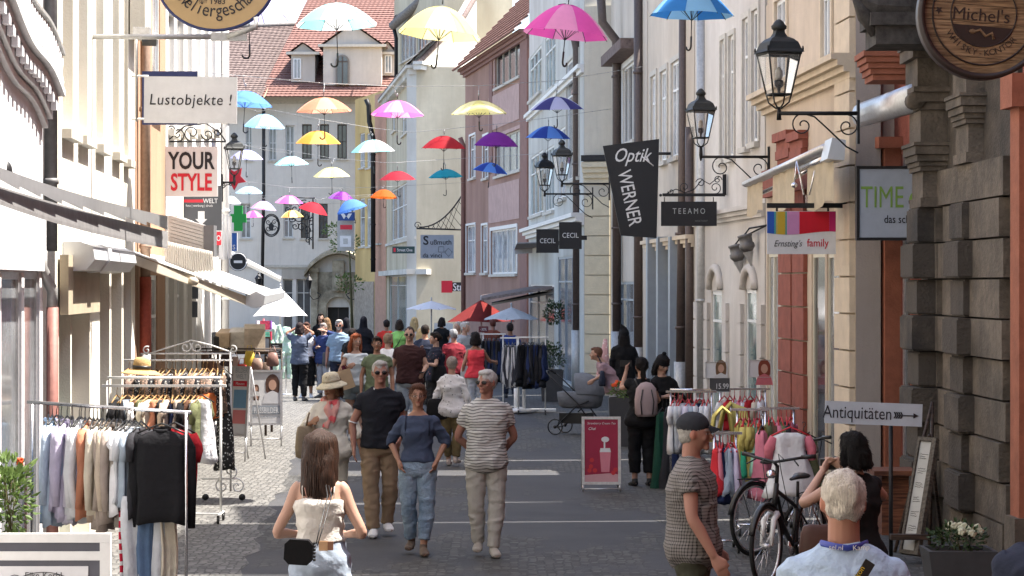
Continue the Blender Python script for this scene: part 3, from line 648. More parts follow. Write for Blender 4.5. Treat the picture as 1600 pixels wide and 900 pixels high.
def polywall(name,label,pts,m,cat='building'):pass
W=Facade('gabled_house','ivory white gabled house with shop at the street corner',(651,38.5),(745,36.5),P(0,100,38.5).z,m_wh,.45,[dict(px=(713,722,286,362),n=1,tr=(),fm=m_bluegrey,pm=m_pane),dict(px=(606+55,690,432,560),kind='door',n=2,tr=(.85,),fm=m_alu,pm=m_panelight,sill=False),dict(px=(696,730,432,560),kind='door',n=2,tr=(.8,),fm=mat('ochre_frame',(.4,.28,.1)),pm=m_panegrey,sill=False)])
b=MB(W.M);z0=W.h;b.prism([(0,0),(W.L,0),(W.L,3.6),(W.L*.72,2.2)],.02,axes((0,-.03,z0),(1,0,0),(0,0,1),(0,1,0)));b.prism([(0,0),(W.L,0),(W.L,3.6),(W.L*.72,2.2)],-.3,axes((0,-.031,z0),(1,0,0),(0,0,1),(0,1,0)));b.build('gable',m_wh,W.root)
b=MB(W.M);b.tube([(-.2,.15,z0+.0),(W.L*.72,.15,z0+2.35),(W.L+.1,.15,z0+3.8)],.11,6);b.build('gutter',m_tiledark,W.root)
W.box('shop_lintel',m_wh,-.1,W.L,.004,.5,W.z(690,429),W.z(690,421))
b=MB(W.M);b.bx((-.3,.004,W.h-.25),(.6,.35,W.h-.05));b.bx((-.35,.004,W.h-.05),(.7,.45,W.h+.08));b.build('cornice_return',m_wh,W.root)
W2=Facade('gabled_house_wing','ivory cream long side of the gabled corner house below its slate eaves',(650.5,38.5),(604,32.3),P(0,104,38.5).z,m_ivd,5.0,[dict(px=(613,619,170,205),n=1,tr=(),fm=m_white,pm=m_panelight,applied=False),dict(px=(628,647,160,205),n=3,tr=(.6,),fm=m_white,pm=m_panelight),dict(px=(612,647,288,372),n=4,tr=(.6,),fm=m_white,pm=m_panelight),dict(px=(608,647,430,560),kind='door',n=3,tr=(.85,),fm=m_alu,pm=m_panegreen,sill=False)],reveal=.1)
W2.band('shop_lintel',m_wh,W2.z(625,430),.22,.4);W2.band('string_course',m_wh,W2.z(625,380),.12,.08)
b=MB(W2.M)
for i in range(26):b.bx((W2.L*i/26+.02,.002,W2.h-.32),(W2.L*(i+.6)/26,.3,W2.h-.06))
b.bx((-.1,.002,W2.h-.06),(W2.L,.42,W2.h+.06));b.build('dentils',m_wh,W2.root)
m_slate=mat('grey_slate',(.17,.16,.155),rough=.8,var=.3,scale=8,bump=.2)
e0,e1=W2.pt(-.2,.4,W2.h+.06),W2.pt(W2.L,.4,W2.h+.06)
tiles('roof',m_slate,e1,e0,W2.pt(-.2,-1.2,W2.h+1.6),W2.pt(W2.L,-1.2,W2.h+1.6),W2.root,lift=.06)
DM=Facade('roof_storey','cream upper storey with a band of grey windows set into the slate roof',(694,36.4),(616,32.2),P(0,-10,33).z,m_ivd,3,[dict(px=(626,650,45,92),n=4,tr=(),fm=m_white,pm=m_panegrey),dict(px=(652,668,42,84),n=3,tr=(),fm=m_white,pm=m_pane),dict(px=(670,690,42,78),n=4,tr=(),fm=m_white,pm=m_panegrey)],z0=P(0,120,33).z,reveal=.1)
pipe(W2.root,[P(619,140,33),P(619,60,33),P(614,38,33)],.09,m_iron)
b=MB();b.tube([P(614,40,33),P(650,8,34),P(690,-30,35)],.22,8);b.build('gutter',m_slate,W2.root)
tiles('roof',m_slate,P(612,38,32.6),P(700,-32,35.6),P(720,-80,35),P(640,-40,30),W2.root)
Y1=Facade('yellow_house','narrow yellow and salmon house between the portal and the ivory house',(603.5,32.3),(555,30.6),P(0,152,31).z,wallm('yellow',(.66,.49,.22)),5,[dict(px=(562,570,208,262),n=1,tr=(.6,),fm=m_white,pm=m_panelight),dict(px=(573,580,208,262),n=1,tr=(.6,),fm=m_white,pm=m_panelight),dict(px=(562,570,310,385),n=1,tr=(.6,),fm=m_white,pm=m_panelight),dict(px=(573,580,310,385),n=1,tr=(.6,),fm=m_white,pm=m_panelight),dict(px=(588,596,180,235),n=2,tr=(.6,),fm=m_white,pm=m_panegrey),dict(px=(588,596,300,380),n=2,tr=(.6,),fm=m_white,pm=m_panegrey),dict(px=(587,600,440,560),kind='door',n=1,tr=(.8,),fm=m_alu,pm=m_pane,sill=False)],reveal=.1)
Y1.box('salmon_panel',mat('salmon_plaster',(.48,.28,.2),scale=3),0,Y1.u(586),.002,.012,0,Y1.h-.1)
Y1.box('shop_surround',mat('mottled_stone',(.36,.3,.24),scale=5,var=.3),Y1.u(585),Y1.L,.004,.05,0,Y1.z(570,440))
pipe(Y1.root,[P(583,425,32),P(583,215,32),P(577,190,32),P(576,165,32),P(572,155,32)],.12,m_iron)
m_end=wallm('stone_beige',(.7,.66,.6),(.62,.58,.52));m_port=mat('portal_stone',(.46,.41,.31),rough=.9,var=.25,scale=3,bump=.6,kind='stone',col2=(.24,.2,.14))
m_redf=paint('brick_red',(.4,.1,.08));m_darkf=paint('dark_brown',(.07,.05,.04))
he=[]
for pa,pb,y0_,y1_,fm in((384,394,196,250,m_white),(420,432,196,250,m_white),(446,460,196,250,m_white),(472,487,194,248,m_darkf),(500,514,194,248,m_darkf),(527,542,194,248,m_darkf),(376,392,318,372,m_white),(443,458,318,371,m_white),(470,482,318,372,m_darkf),(498,512,318,372,m_darkf)):
 he.append(dict(px=(pa,pb,y0_,y1_),n=2,tr=(.5,),fm=fm,pm=m_panegrey if fm is m_white else m_pane))
he+=[dict(px=(442,458,436,530),kind='door',n=1,tr=(.75,),fm=m_end,sill=False),dict(px=(463,486,436,530),kind='door',n=2,tr=(.75,),fm=m_end,sill=False),dict(px=(512,545,480,530),kind='door',n=2,tr=(),fm=m_darkf,pm=m_dark,sill=False)]
E=Facade('end_building','broad beige house closing the street with red tiled roof and carved stone doorway',(330,30),(640,29.9),P(0,150,30).z,m_end,8,he,reveal=.25)
E.band('string_course',m_sill,E.z(450,418),.14,.1,u1=E.u(492));E.band('eaves',m_tiledark,E.h-.02,.14,.35);E.band('cornice',m_sill,E.h-.4,.38,.22,steps=2)
E.box('plaster_base',wallm('pale_base',(.48,.44,.38)),E.u(440),E.u(495),.004,.03,E.z(450,436),E.z(450,420))
cu=E.u(528.5);zc=E.z(528,482);b=MB(E.M)
N_=12;ri,ro=.62,1.05
vs=[];fs=[]
for i in range(N_+1):
 t=math.pi*i/N_
 for r0,w_ in((ri,.28),(ro,.28),(ri,.01),(ro,.01)):vs.append((cu+math.cos(t)*r0,w_,zc+math.sin(t)*r0))
for i in range(N_):
 k=4*i;fs+=[(k,k+1,k+5,k+4),(k,k+4,k+6,k+2),(k+1,k+3,k+7,k+5)]
b.add(vs,fs)
for sg in(-1,1):b.bx((cu+sg*.62,.01,0),(cu+sg*1.05,.28,zc));b.bx((cu+sg*1.06,.01,0),(cu+sg*1.42,.34,E.z(528,425)));b.bx((cu+sg*1.0,.01,E.z(528,425)),(cu+sg*1.5,.42,E.z(528,418)))
b.build('door_surround',m_port,E.root)
b=MB(E.M)
pl=[(-1.42,zc),(-1.06,zc),(-1.05,zc+.2)]
vs=[];fs=[];zt_=E.z(528,425)
for i in range(N_+1):
 t=math.pi*i/N_;x=math.cos(t)*ro
 vs+=[(cu+x,.12,zc+math.sin(t)*ro),(cu+x,.12,zt_)]
for i in range(N_):fs.append((2*i,2*i+1,2*i+3,2*i+2))
b.add(vs,fs);b.build('spandrel',m_port,E.root)
b=MB(E.M);vs=[];fs=[]
for i in range(13):
 t=i/12;x=-1.75+3.5*t;z=zt_+.1+1.15*math.sin(math.pi*t)**.8*(1-.0*t)
 vs+=[(cu+x,.02,z),(cu+x,.75,z-.1),(cu+x,.75,z-.28),(cu+x,.02,z-.35)]
for i in range(12):
 k=4*i;fs+=[(k+j,k+(j+1)%4,k+4+(j+1)%4,k+4+j)for j in range(4)]
b.add(vs,fs);b.build('door_hood',m_port,E.root)
MB(E.M).bx((cu-.3,.04,zc+.9),(cu+.3,.4,zt_+.6)).ell((cu,.4,zc+1.35),(.22,.14,.5)).build('carved_figure',m_port,E.root)
b=MB(E.M);b.bx((cu-.62,-.24,.0),(cu+.62,-.2,zc+.62));b.build('door_recess',m_dark,E.root)
pipe(E.root,[P(409,480,30.2),P(412,300,30.2),P(412,170,30.2)],.09,m_iron,clamps=False)
m_dorm=wallm('dormer_grey',(.55,.51,.46))
tiles('roof',m_tile,P(405,151,30.3),P(660,151,30.3),P(740,-40,27),P(500,-40,27),E.root,pitch=.3)
def dormer(px0,px1,ys,yb,s,depth,win,apex,label='dormer',side=True):
 c0,c1=P(px0,yb,s),P(px1,yb,s);zt=P(0,ys,s).z;za=P(0,apex,s).z;y=c0.y;b=MB()
 xm=(c0.x+c1.x)/2
 b.prism([(c0.x,c0.z),(c1.x,c0.z),(c1.x,zt),(xm,za),(c0.x,zt)],depth,axes((0,y,0),(1,0,0),(0,0,1),(0,1,0)))
 d=b.build('dormer',m_dorm,E.root)
 o=.25
 for sx,xe in((-1,c0.x-o),(1,c1.x+o)):
  tiles('dormer_roof',m_tile,(xe,y-.2,zt-.1),(xe,y+depth,zt-.1),(xm,y+depth,za+.06),(xm,y-.2,za+.06),d,pitch=.3,tw=.3)
 f=MB();f.bx((c0.x-o,y-.22,zt-.12),(c1.x+o,y-.05,zt+.02));f.build('dormer_cornice',m_sill,d)
 a=P(win[0],win[3],s+.05);e=P(win[1],win[2],s+.05)
 f=MB();arch=win[4]
 if arch:
  xc=(a.x+e.x)/2;r=(e.x-a.x)/2;zz=e.z-r
  pts=[(a.x,a.z),(e.x,a.z)]+[(xc+math.cos(t)*r,zz+math.sin(t)*r)for t in[math.pi*i/8 for i in range(9)]]
  ro_=1.35;pto=[(xc-r*ro_,a.z),(xc+r*ro_,a.z)]+[(xc+math.cos(t)*r*ro_,zz+math.sin(t)*r*ro_)for t in[math.pi*i/8 for i in range(9)]]
  f.prism(pto,.08,axes((0,y-.1,0),(1,0,0),(0,0,1),(0,1,0)));w_=f.build('window',m_dorm if False else mat('arch_grey',(.2,.18,.16)),d)
  f=MB();f.prism(pts,.03,axes((0,y-.14,0),(1,0,0),(0,0,1),(0,1,0)));f.build('pane',m_pane,w_)
  f=MB();f.bx((xc-.03,y-.17,a.z),(xc+.03,y-.141,e.z));f.bx((a.x,y-.17,zz-.03),(xc-.031,y-.145,zz+.03));f.bx((xc+.031,y-.17,zz-.03),(e.x,y-.145,zz+.03));f.build('glazing_bar',m_darkf,w_)
 else:
  f.bx((a.x,y-.1,a.z),(e.x,y-.01,e.z));w_=f.build('window',m_white,d)
  f=MB();xc=(a.x+e.x)/2;f.bx((a.x+.06,y-.12,a.z+.06),(xc-.03,y-.105,e.z-.06));f.bx((xc+.03,y-.12,a.z+.06),(e.x-.06,y-.105,e.z-.06));f.build('pane',m_panegrey,w_)
 return d
dormer(505,596,70,133,30.05,4.0,(527,543,88,132,True),38)
dormer(455,492,82,128,29.95,3.2,(458,470,91,123,False),68)
dormer(592,618,82,118,29.8,3.2,(601,612,86,114,False),66)
MB().box(P(528,55,29.65)+V(0,-.02,0),(.28,.08,.3)).build('gable_vent',m_pane,E.root)
D_=thing('steep_roofed_house','steep dark brown tiled roof with a plastered gable behind the white sign','building',P(400,152,30))
tiles('roof',m_tiledark,P(250,152,30.5),P(408,152,30.5),P(466,40,27.4),P(300,46,27.4),D_,pitch=.34)
b=MB();q0,q1,q2=P(411,152,30.5),P(469,41,27.4),P(486,64,26.9);b.add([q0,q1,q2,P(440,140,27.6),q0+V(.02,.3,0),q1+V(.02,.3,0)],[(0,1,2,3),(0,4,5,1),(0,3,4),(4,3,2,5),(1,5,2)]);b.build('gable',wallm('stained_plaster',(.4,.33,.25)),D_)
b=MB();b.tube([P(300,44,27.4),P(466,38,27.4),P(486,62,26.9)],.14,6);b.build('ridge',m_slate,D_)
pipe(R9.root,[A(4.98,64.5,0),A(4.98,64.5,1.5)],.13,m_pipegrey,clamps=False)
pipe(R9.root,[A(4.98,64.5,1.5),A(4.98,64.5,8.3),A(4.9,64.5,8.7),A(4.68,64.5,8.9),A(4.62,64.5,9.4)],.1,m_pipe)
pipe(R7.root,[A(5.52,69.5,0),A(5.52,69.5,1.55)],.13,m_pipegrey,clamps=False)
pipe(R7.root,[A(5.52,69.5,1.55),A(5.52,69.5,7.75),A(5.5,69.5,8.1),A(5.2,69.5,8.5),A(5.15,69.5,9.3)],.1,m_pipe)
pipe(R7.root,[A(5.57,75,0),A(5.57,75,1.3)],.13,m_pipegrey,clamps=False)
pipe(R7.root,[A(5.57,75,1.3),A(5.57,75,9)],.1,m_pipe)
pipe(R6.root,[A(5.62,86,0),A(5.62,86,1.2)],.12,m_pipegrey,clamps=False)
pipe(R6.root,[A(5.62,86,1.2),A(5.66,86,4.5),A(5.68,86,8.6)],.085,m_pipe)
pipe(R6.root,[A(5.66,88,0),A(5.66,88,5.4)],.085,m_pipe,clamps=False)
pipe(R5.root,[A(5.72,90.5,0),A(5.72,90.5,7.4)],.1,m_pipegrey)
def block(label,x0,y0,x1,y1,z0,z1,m):
 t=thing('townhouse',label,'building',((x0+x1)/2,(y0+y1)/2,0));MB().bx((x0,y0,z0),(x1,y1,z1)).build('wall',m,t);return t  # unseen blocks added behind the camera to keep sky light off the foreground
block('tall plastered house added behind the viewer on the sunny side to darken the foreground',-10,-26,-2.55,9.9,0,14,m_lc)
block('tall sandstone house added behind the viewer on the shady side to darken the foreground',5.9,-26,12,16.6,0,14.6,m_redd)
block('dark block added across the street behind the viewer to darken the foreground',-2.5,-14,5.85,-1.3,3.9,16,m_sand)
m_shaft=metal('dark_steel',(.03,.03,.035),metal=.5,rough=.4);m_handle=mat('handle_black',(.02,.02,.02),rough=.4)
def umbrella_cols(c,c2=None):
 k='u_%d_%d_%d'%tuple(int(x*100)for x in c)
 return cloth(k,c,trans=.45,bump=.08,rough=.7,var=.05)
def umbrella(px,ytop,yrim,w,label,c,c2=None,tilt=0.0,hook=None,group='coloured umbrellas strung over the street',s=None,swing=0.0):
 s=s or w/1.02;r=w/s/2;top=P(px,ytop,s);hgt=min(.36,max(.17,(yrim-ytop)/s*.88))
 t=thing('umbrella',label,'umbrella',top,0,group)
 T=Matrix.Rotation(tilt,4,'Y')@Matrix.Rotation(swing,4,'X')@Matrix.Rotation(rnd.uniform(0,.78),4,'Z')
 n=8;sub=4;rings=6;b=MB(T)
 vs=[(0,0,0)];K=n*sub
 for i in range(1,rings+1):
  q=i/rings
  for j in range(K):
   a=2*math.pi*j/K;f=(j%sub)/sub;sag=math.sin(math.pi*f)
   rr=r*q*(1-.035*sag*q*q);z=-hgt*(1-math.cos(q*1.35))/(1-math.cos(1.35))+.016*sag*q*(1.3-q)
   vs.append((math.cos(a)*rr,math.sin(a)*rr,z))
 fs=[(0,1+j,1+(j+1)%K)for j in range(K)]
 mi=[]
 for i in range(rings-1):
  for j in range(K):fs.append((1+i*K+j,1+i*K+(j+1)%K,1+(i+1)*K+(j+1)%K,1+(i+1)*K+j))
 b.add(vs,fs,0,True)
 for k,f in enumerate(b.f):
  j=k%K if k>=K else k
  if c2 and(j//sub)%2:b.m[k]=1
 mats=[umbrella_cols(c)]+([umbrella_cols(c2)]if c2 else[])
 b.build('canopy',mats,t,local=True,fix=False)
 b=MB(T)
 for k in range(n):
  a=2*math.pi*k/n
  pts=[(math.cos(a)*r*q,math.sin(a)*r*q,-hgt*(1-math.cos(q*1.35))/(1-math.cos(1.35))-.006)for q in(0,.3,.6,.85,1.01)]
  b.tube(pts,.004,4);b.tube([pts[2],(0,0,-hgt*.95-.08)],.0035,4)
 b.build('ribs',m_shaft,t,local=True)
 L_=(hook-ytop)/s if hook else .78
 b=MB(T);b.tube([(0,0,.06),(0,0,-L_+.1)],.006,6);b.tube([(0,0,.03),(0,0,.1)],[.008,.004],6);b.build('shaft',m_shaft,t,local=True)
 b=MB(T@Matrix.Rotation(rnd.uniform(0,3),4,'Z'));b.tube([(0,0,-L_+.17),(0,0,-L_+.05)]+[(.045-.045*math.cos(a),0,-L_+.05-.045*math.sin(a))for a in[math.pi*i/6 for i in range(1,7)]],.012,7)
 b.build('handle',m_handle,t,local=True)
 return top,s
UM={}
C=dict(white=(.85,.87,.88),cyan=(.3,.75,.78),lcyan=(.55,.82,.86),yellow=(.85,.78,.3),lyel=(.88,.82,.45),pink=(.85,.12,.5),lpink=(.88,.35,.62),blue=(.05,.25,.62),sky=(.3,.6,.85),mblue=(.12,.28,.72),lilac=(.5,.5,.82),salmon=(.85,.25,.16),lsalmon=(.88,.4,.28),orange=(.88,.36,.06),lor=(.9,.5,.15),mag=(.8,.15,.55),navy=(.05,.05,.2),navyl=(.45,.47,.7),dblue=(.03,.07,.35),red=(.4,.02,.03),dred=(.42,.03,.05),purple=(.22,.03,.3),teal=(.02,.3,.38),lblue=(.45,.68,.85),redd=(.5,.03,.05),orr=(.65,.13,.02),violet=(.35,.12,.5))
ul=[(1,525,5,44,130,'large pale cyan and white umbrella, biggest of the cyan ones','cyan','white',105),(2,691,10,62,132,'large pale yellow umbrella high beside the ivory gable, biggest yellow one','yellow','lyel',108),(3,888,7,66,137,'large bright pink umbrella, the biggest pink one, near the curved drainpipe','pink','lpink',104),(4,1082,-22,40,132,'large blue and pale blue umbrella high over the shady side','blue','sky',None),(5,388,-18,36,132,'large lilac umbrella half hidden behind the round jeweller sign','lilac',None,92),(6,384,142,167,87,'blue umbrella just beside the white sign with the exclamation mark','mblue','mblue',208),(8,506,152,177,89,'salmon red umbrella above the orange one','salmon','lsalmon',218),(10,621,157,183,85,'magenta pink umbrella in front of the ivory cream wing','mag','lpink',226),(12,748,157,181,90,'pale yellow umbrella above the purple one','lyel','yellow',205),(13,870,151,174,85,'navy umbrella with one pale printed panel','navy','navyl',200),(7,414,178,202,67,'sky blue umbrella below the plain blue one','sky','lblue',None),(9,497,204,227,73,'orange umbrella hanging under the salmon one','orange','lor',260),(11,582,218,240,70,'cyan and white umbrella right of the orange one','cyan','white',None),(15,694,212,235,71,'deep red umbrella above the teal one','red','red',266),(16,776,206,231,71,'purple umbrella in front of the dusty pink house','purple','purple',260),(14,857,197,219,71,'royal blue umbrella under the navy one','dblue','mblue',None),(18,386,234,250,53,'small lilac umbrella behind the iron wall lantern','lilac',None,277),(17,455,244,259,55,'small pale cyan umbrella over the dark drainpipe','lcyan','cyan',286),(19,518,261,278,58,'small pale yellow umbrella below the orange one','lyel','yellow',304),(20,621,267,283,57,'small dull red umbrella right above the orange red one','dred','dred',308),(21,696,264,279,55,'small teal umbrella under the deep red one','teal','teal',306),(22,768,254,271,57,'small royal blue umbrella tilting under the purple one','dblue','mblue',294),(23,389,291,303,44,'little pale blue umbrella above the green cross','lblue',None,None),(24,452,305,319,45,'little pink umbrella, higher of the two beside each other','lpink','mag',None),(25,413,314,329,41,'little pink umbrella, middle one of the three small pink ones','lpink','lilac',None),(26,395,329,341,33,'tiny pink umbrella, smallest of the pink ones','lpink','pink',None),(27,456,328,341,37,'little yellow orange umbrella under the pink one','lor','lyel',None),(28,493,316,333,48,'little red umbrella tilted in front of the iron sign bracket','redd','redd',None),(29,535,299,314,43,'little violet umbrella over the tilted blue one','violet','purple',None),(30,545,312,331,50,'little blue umbrella tilted under the violet one','mblue','mblue',None),(31,600,296,311,44,'little orange red umbrella in front of the black drainpipe','orr','orr',325),(32,360,306,322,34,'little pale green umbrella half behind the shop signs','lcyan','white',None),(33,390,342,352,27,'tiny orange red umbrella beneath the tiny pink one','orr','orr',None)]
for(k,px,y0,y1,w,lb,c,c2,hk)in ul:
 tl={28:.28,30:-.3,22:.14,3:.1,2:.1,7:.05,15:.02,29:.12,25:.1,6:.06}.get(k,rnd.uniform(-.04,.04))
 UM[k]=umbrella(px,y0,y1,w,lb,C[c],C[c2]if c2 else None,tl,hk,swing=rnd.uniform(-.05,.1))
m_wire=metal('wire',(.3,.3,.3),metal=.4,rough=.5)
def wire(pts,keys,label,droop=.0):
 """a steel cable through given world points, with the hanging cords of the umbrellas on it"""
 t=thing('cable',label,'cable',pts[0],0,None)
 b=MB();q=[]
 for i in range(len(pts)-1):
  for j in range(8):
   f=j/8;p=pts[i].lerp(pts[i+1],f);p.z-=droop*4*f*(1-f);q.append(p)
 q.append(pts[-1]);b.tube(q,.005,5)
 for i in range(0,len(q)-1,1):
  m=q[i].lerp(q[i+1],.5);b.ell(m,(.018,.009,.009),6,4)
 b.build('wire',m_wire,t)
 for k in keys:
  top,s=UM[k]
  best=min(q,key=lambda p:abs(p.x-top.x));a=Vector((top.x,best.y,best.z))
  b=MB();b.tube([a,top.lerp(a,.5),top+V(0,0,.08)],.005,4);b.ell(top+V(0,0,.11),(.016,.016,.03),6,4);b.ell(top.lerp(a,.6),(.013,.013,.03),6,4);b.build('cord',m_wire,t)
 return t
wire([A(-2.8,130,6.35),P(525,-20,128),P(691,-15,130),P(888,-20,133),P(1082,-40,129),A(5.8,118,6.4)],[1,2,3,4,5],'steel cable carrying the nearest and largest umbrellas')
wire([P(330,114,88),P(384,119,86),P(506,130,87),P(621,135,86),P(748,134,88),P(870,126,86),P(1005,104,76)],[6,8,10,12,13],'steel cable from the white building across above the salmon and magenta umbrellas')
wire([A(-2.8,82,P(0,155,82).z),P(414,170,70),P(497,186,71),P(582,200,70),P(640,207,70),P(694,202,70),P(776,194,70),P(857,184,70),P(955,170,66.5)],[7,9,11,15,16,14],'steel cable sagging over the sky blue, orange and deep red umbrellas')
wire([P(346,220,80),P(386,227,54),P(455,236,55),P(518,247,56),P(600,254,56),P(621,254,56),P(696,249,55),P(768,245,56),P(905,236,62)],[18,17,19,20,21,22],'steel cable over the small lilac, teal and royal blue umbrellas')
wire([P(346,280,80),P(389,284,44),P(452,293,44),P(535,294,43),P(600,292,44),P(728,285,42)],[23,24,29,31],'thin cable over the violet and orange red umbrellas')
wire([P(346,296,80),P(360,300,40),P(413,306,41),P(493,309,44),P(545,306,45),P(584,304,40)],[32,25,28,30],'thin cable over the tilted red and blue umbrellas')
wire([P(346,322,80),P(390,322,33),P(456,322,37),P(556,316,31)],[26,27],'thinnest and farthest cable over the tiny pink umbrella')
m_lamp=metal('lamp_iron',(.035,.037,.036),metal=.35,rough=.55)
def lantern(px,ytop,s,hgt,label,arm_px,arm_y,facade=None,side=1,scr=1):
 base=P(px,ytop+hgt*s,s);t=thing('wall_lantern',label,'street lamp',base,0,'wrought iron wall lanterns')
 k=hgt/1.12
 M=Matrix.Translation(base)@Matrix.Rotation(.25,4,'Z')@Matrix.Scale(k,4)
 z0,z1=.26,.72;a0,a1=.11,.195
 b=MB(M)
 for i in range(4):
  c0,s0=[(1,1),(-1,1),(-1,-1),(1,-1)][i];c1,s1=[(1,1),(-1,1),(-1,-1),(1,-1)][(i+1)%4]
  b.tube([(c0*a0,s0*a0,z0),(c0*a1,s0*a1,z1+.03)],.011,5)
  b.tube([(c0*a0,s0*a0,z0),(c1*a0,s1*a0,z0)],.013,5);b.tube([(c0*a1,s0*a1,z1),(c1*a1,s1*a1,z1)],.014,5)
  b.tube([(c0*a0,s0*a0,z0),(c0*.09,s0*.09,.17),(c0*.02,s0*.02,.1)],.01,5)
  b.ell((c0*(a1+.015),s0*(a1+.015),z1+.05),(.014,.014,.035),6,4)
 b.build('cage',m_lamp,t)
 b=MB(M)
 pr=[(.225,.735),(.2,.77),(.17,.85),(.13,.89),(.075,.92),(.055,.96),(.05,1.0)]
 vs=[]
 for r_,z in pr:
  for c0,s0 in((1,1),(-1,1),(-1,-1),(1,-1)):vs.append((c0*r_,s0*r_,z))
 b.add(vs,[(i*4+j,i*4+(j+1)%4,i*4+4+(j+1)%4,i*4+4+j)for i in range(len(pr)-1)for j in range(4)]+[(0,1,2,3)])
 b.lathe([(.05,.98),(.085,1.01),(.09,1.04),(.07,1.06),(.06,1.08),(.03,1.11),(.005,1.12)],14);b.build('roof',m_lamp,t)
 b=MB(M)
 for i in range(4):
  c0,s0=[(1,1),(-1,1),(-1,-1),(1,-1)][i];c1,s1=[(1,1),(-1,1),(-1,-1),(1,-1)][(i+1)%4]
  b.quad((c0*a0,s0*a0,z0),(c1*a0,s1*a0,z0),(c1*a1,s1*a1,z1),(c0*a1,s0*a1,z1))
 b.build('glass',glass_clear(),t,fix=False)
 b=MB(M);b.lathe([(.015,.27),(.02,.33),(.05,.36),(.052,.42),(.03,.43),(.01,.43)],10);b.build('burner',m_shaft,t)
 b=MB(M);b.lathe([(.03,.431),(.045,.47),(.04,.53),(.02,.57),(.004,.575)],10);b.build('bulb',mat('frosted_bulb',(.75,.73,.68),rough=.3),t)
 e=P(arm_px,arm_y,s);e=Vector((e.x,base.y,e.z));st=Vector((base.x,base.y,e.z))
 b=MB();b.tube([st,e],.02*k+.004,7)
 b.tube([base+V(0,0,.12*k),base+V(0,0,-.03),st+V(0,0,-.06)],[.02,.03,.012],7)
 b.box(e+V(.0,0,-.1),(.03,.06,.5))
 d=1 if e.x>st.x else-1;L_=abs(e.x-st.x)
 T=axes(st,(d,0,0),(0,0,1),(0,1,0));r0=L_*.15
 for pts in(scroll((L_*.3,-r0),r0,1.3,math.pi/2,1),scroll((L_*.86,-r0*1.1),r0,1.3,math.pi*.5,-1)):b.tube([T@Vector(q)for q in pts],.009,5)
 cur=[(L_*.3,0),(L_*.45,-.04),(L_*.62,-L_*.2),(L_*.85,-L_*.42),(L_,-L_*.5)]
 b.tube([T@Vector((x,y,0))for x,y in cur],.01,5)
 b.build('bracket',m_iron,t)
 return t
lantern(1217,30,137,1.12,'largest black wall lantern with long straight arm, nearest on the shady side',1341,177)
lantern(1095,138,106,.95,'middle sized wall lantern hanging beside the brown drainpipes above the dark shop sign',1201,245)
lantern(878,218,74,.97,'smaller wall lantern over the twin dark square signs, nearer of the pair',952,287)
lantern(851,238,69,.97,'smallest wall lantern, farther of the pair over the twin dark square signs',926,303)
lantern(366,207,86,.86,'grey wall lantern on the sunny side behind the white shop signs',347,285)
for px,y,lb in((484,428,'small wall lamp between the shop doors of the closing house'),(547,0,'')):
 pass
def small_lamp(px,y,s,label,d):
 q=P(px,y,s);t=thing('wall_lamp',label,'wall lamp',q,0,None)
 b=MB();b.lathe([(.08,-.3),(.17,.12),(.2,.14),(.1,.28),(.03,.34),(.04,.4),(.005,.44)],6,Matrix.Translation(q),sm=False);b.build('lamp_housing',m_iron,t)
 b=MB();b.tube([q+V(0,0,-.3),q+V(0,0,-.6),q+V(.2*d,0,-.85),q+V(.45*d,.1,-.8),q+V(.6*d,.1,-.6),q+V(.4*d,.1,-.5)],.03,6);b.build('bracket',m_iron,t)
small_lamp(483,442,30.4,'black lantern on a curled bracket left of the stone doorway',1);small_lamp(559,442,30.6,'black lantern on a curled bracket right of the stone doorway',-1);small_lamp(404,440,34,'small dark lantern above the white parasol',-1)
m_ink=paint('ink',(.015,.015,.02));m_signw=paint('sign_white',(.66,.66,.67),rough=.35);m_navy=paint('navy',(.03,.04,.13));m_black=paint('black_board',(.014,.015,.018));m_redp=paint('sign_red',(.55,.02,.04));m_sgrey=paint('sign_grey',(.3,.33,.37))
def board(name,label,px0,px1,y0,y1,s,m,frame=None,fw=.02,thick=.04,roll=0,cat='sign',group=None,poly=None):
 cx,cy=(px0+px1)/2,(y0+y1)/2;w,h=(px1-px0)/s,(y1-y0)/s
 q=P(cx,y1,s);t=thing(name,label,cat,q,0,group);M=sign_frame(cx,cy,s,0,roll)
 b=MB()
 if poly:b.prism([((x-cx)/s,-(y-cy)/s)for x,y in poly],-thick,M)
 else:b.bx((-w/2,-h/2,-thick),(w/2,h/2,0),0,M)
 b.build('board',m,t)
 if frame:
  b=MB()
  b.bx((-w/2-fw,h/2+.001,-thick-.01),(w/2+fw,h/2+fw,.012),0,M);b.bx((-w/2-fw,-h/2-fw,-thick-.01),(w/2+fw,-h/2-.001,.012),0,M)
  b.bx((-w/2-fw,-h/2,-thick-.01),(-w/2-.001,h/2,.012),0,M);b.bx((w/2+.001,-h/2,-thick-.01),(w/2+fw,h/2,.012),0,M);b.build('frame',frame,t)
 return t,M,w,h
def letter(t,M,body,size,x,y,m,name='lettering',**k):
 b=MB();b.text(body,size,M@Matrix.Translation((x,y,0)),.006,**k);return b.build(name,m,t,fix=False)
q=P(337,46,150);t=thing('round_hanging_sign','big golden oval hanging sign with dark curved lettering','sign',q);M=sign_frame(337,-33,150)
b=MB();b.prism([(math.cos(a)*.6,math.sin(a)*.52)for a in[2*math.pi*i/40 for i in range(40)]],-.05,M);b.build('board',paint('gold',(.47,.33,.16),rough=.5),t)
b=MB();b.tube([M@Vector((math.cos(a)*.61,math.sin(a)*.53,-.02))for a in[2*math.pi*i/48 for i in range(49)]],.022,6);b.build('rim',m_navy,t)
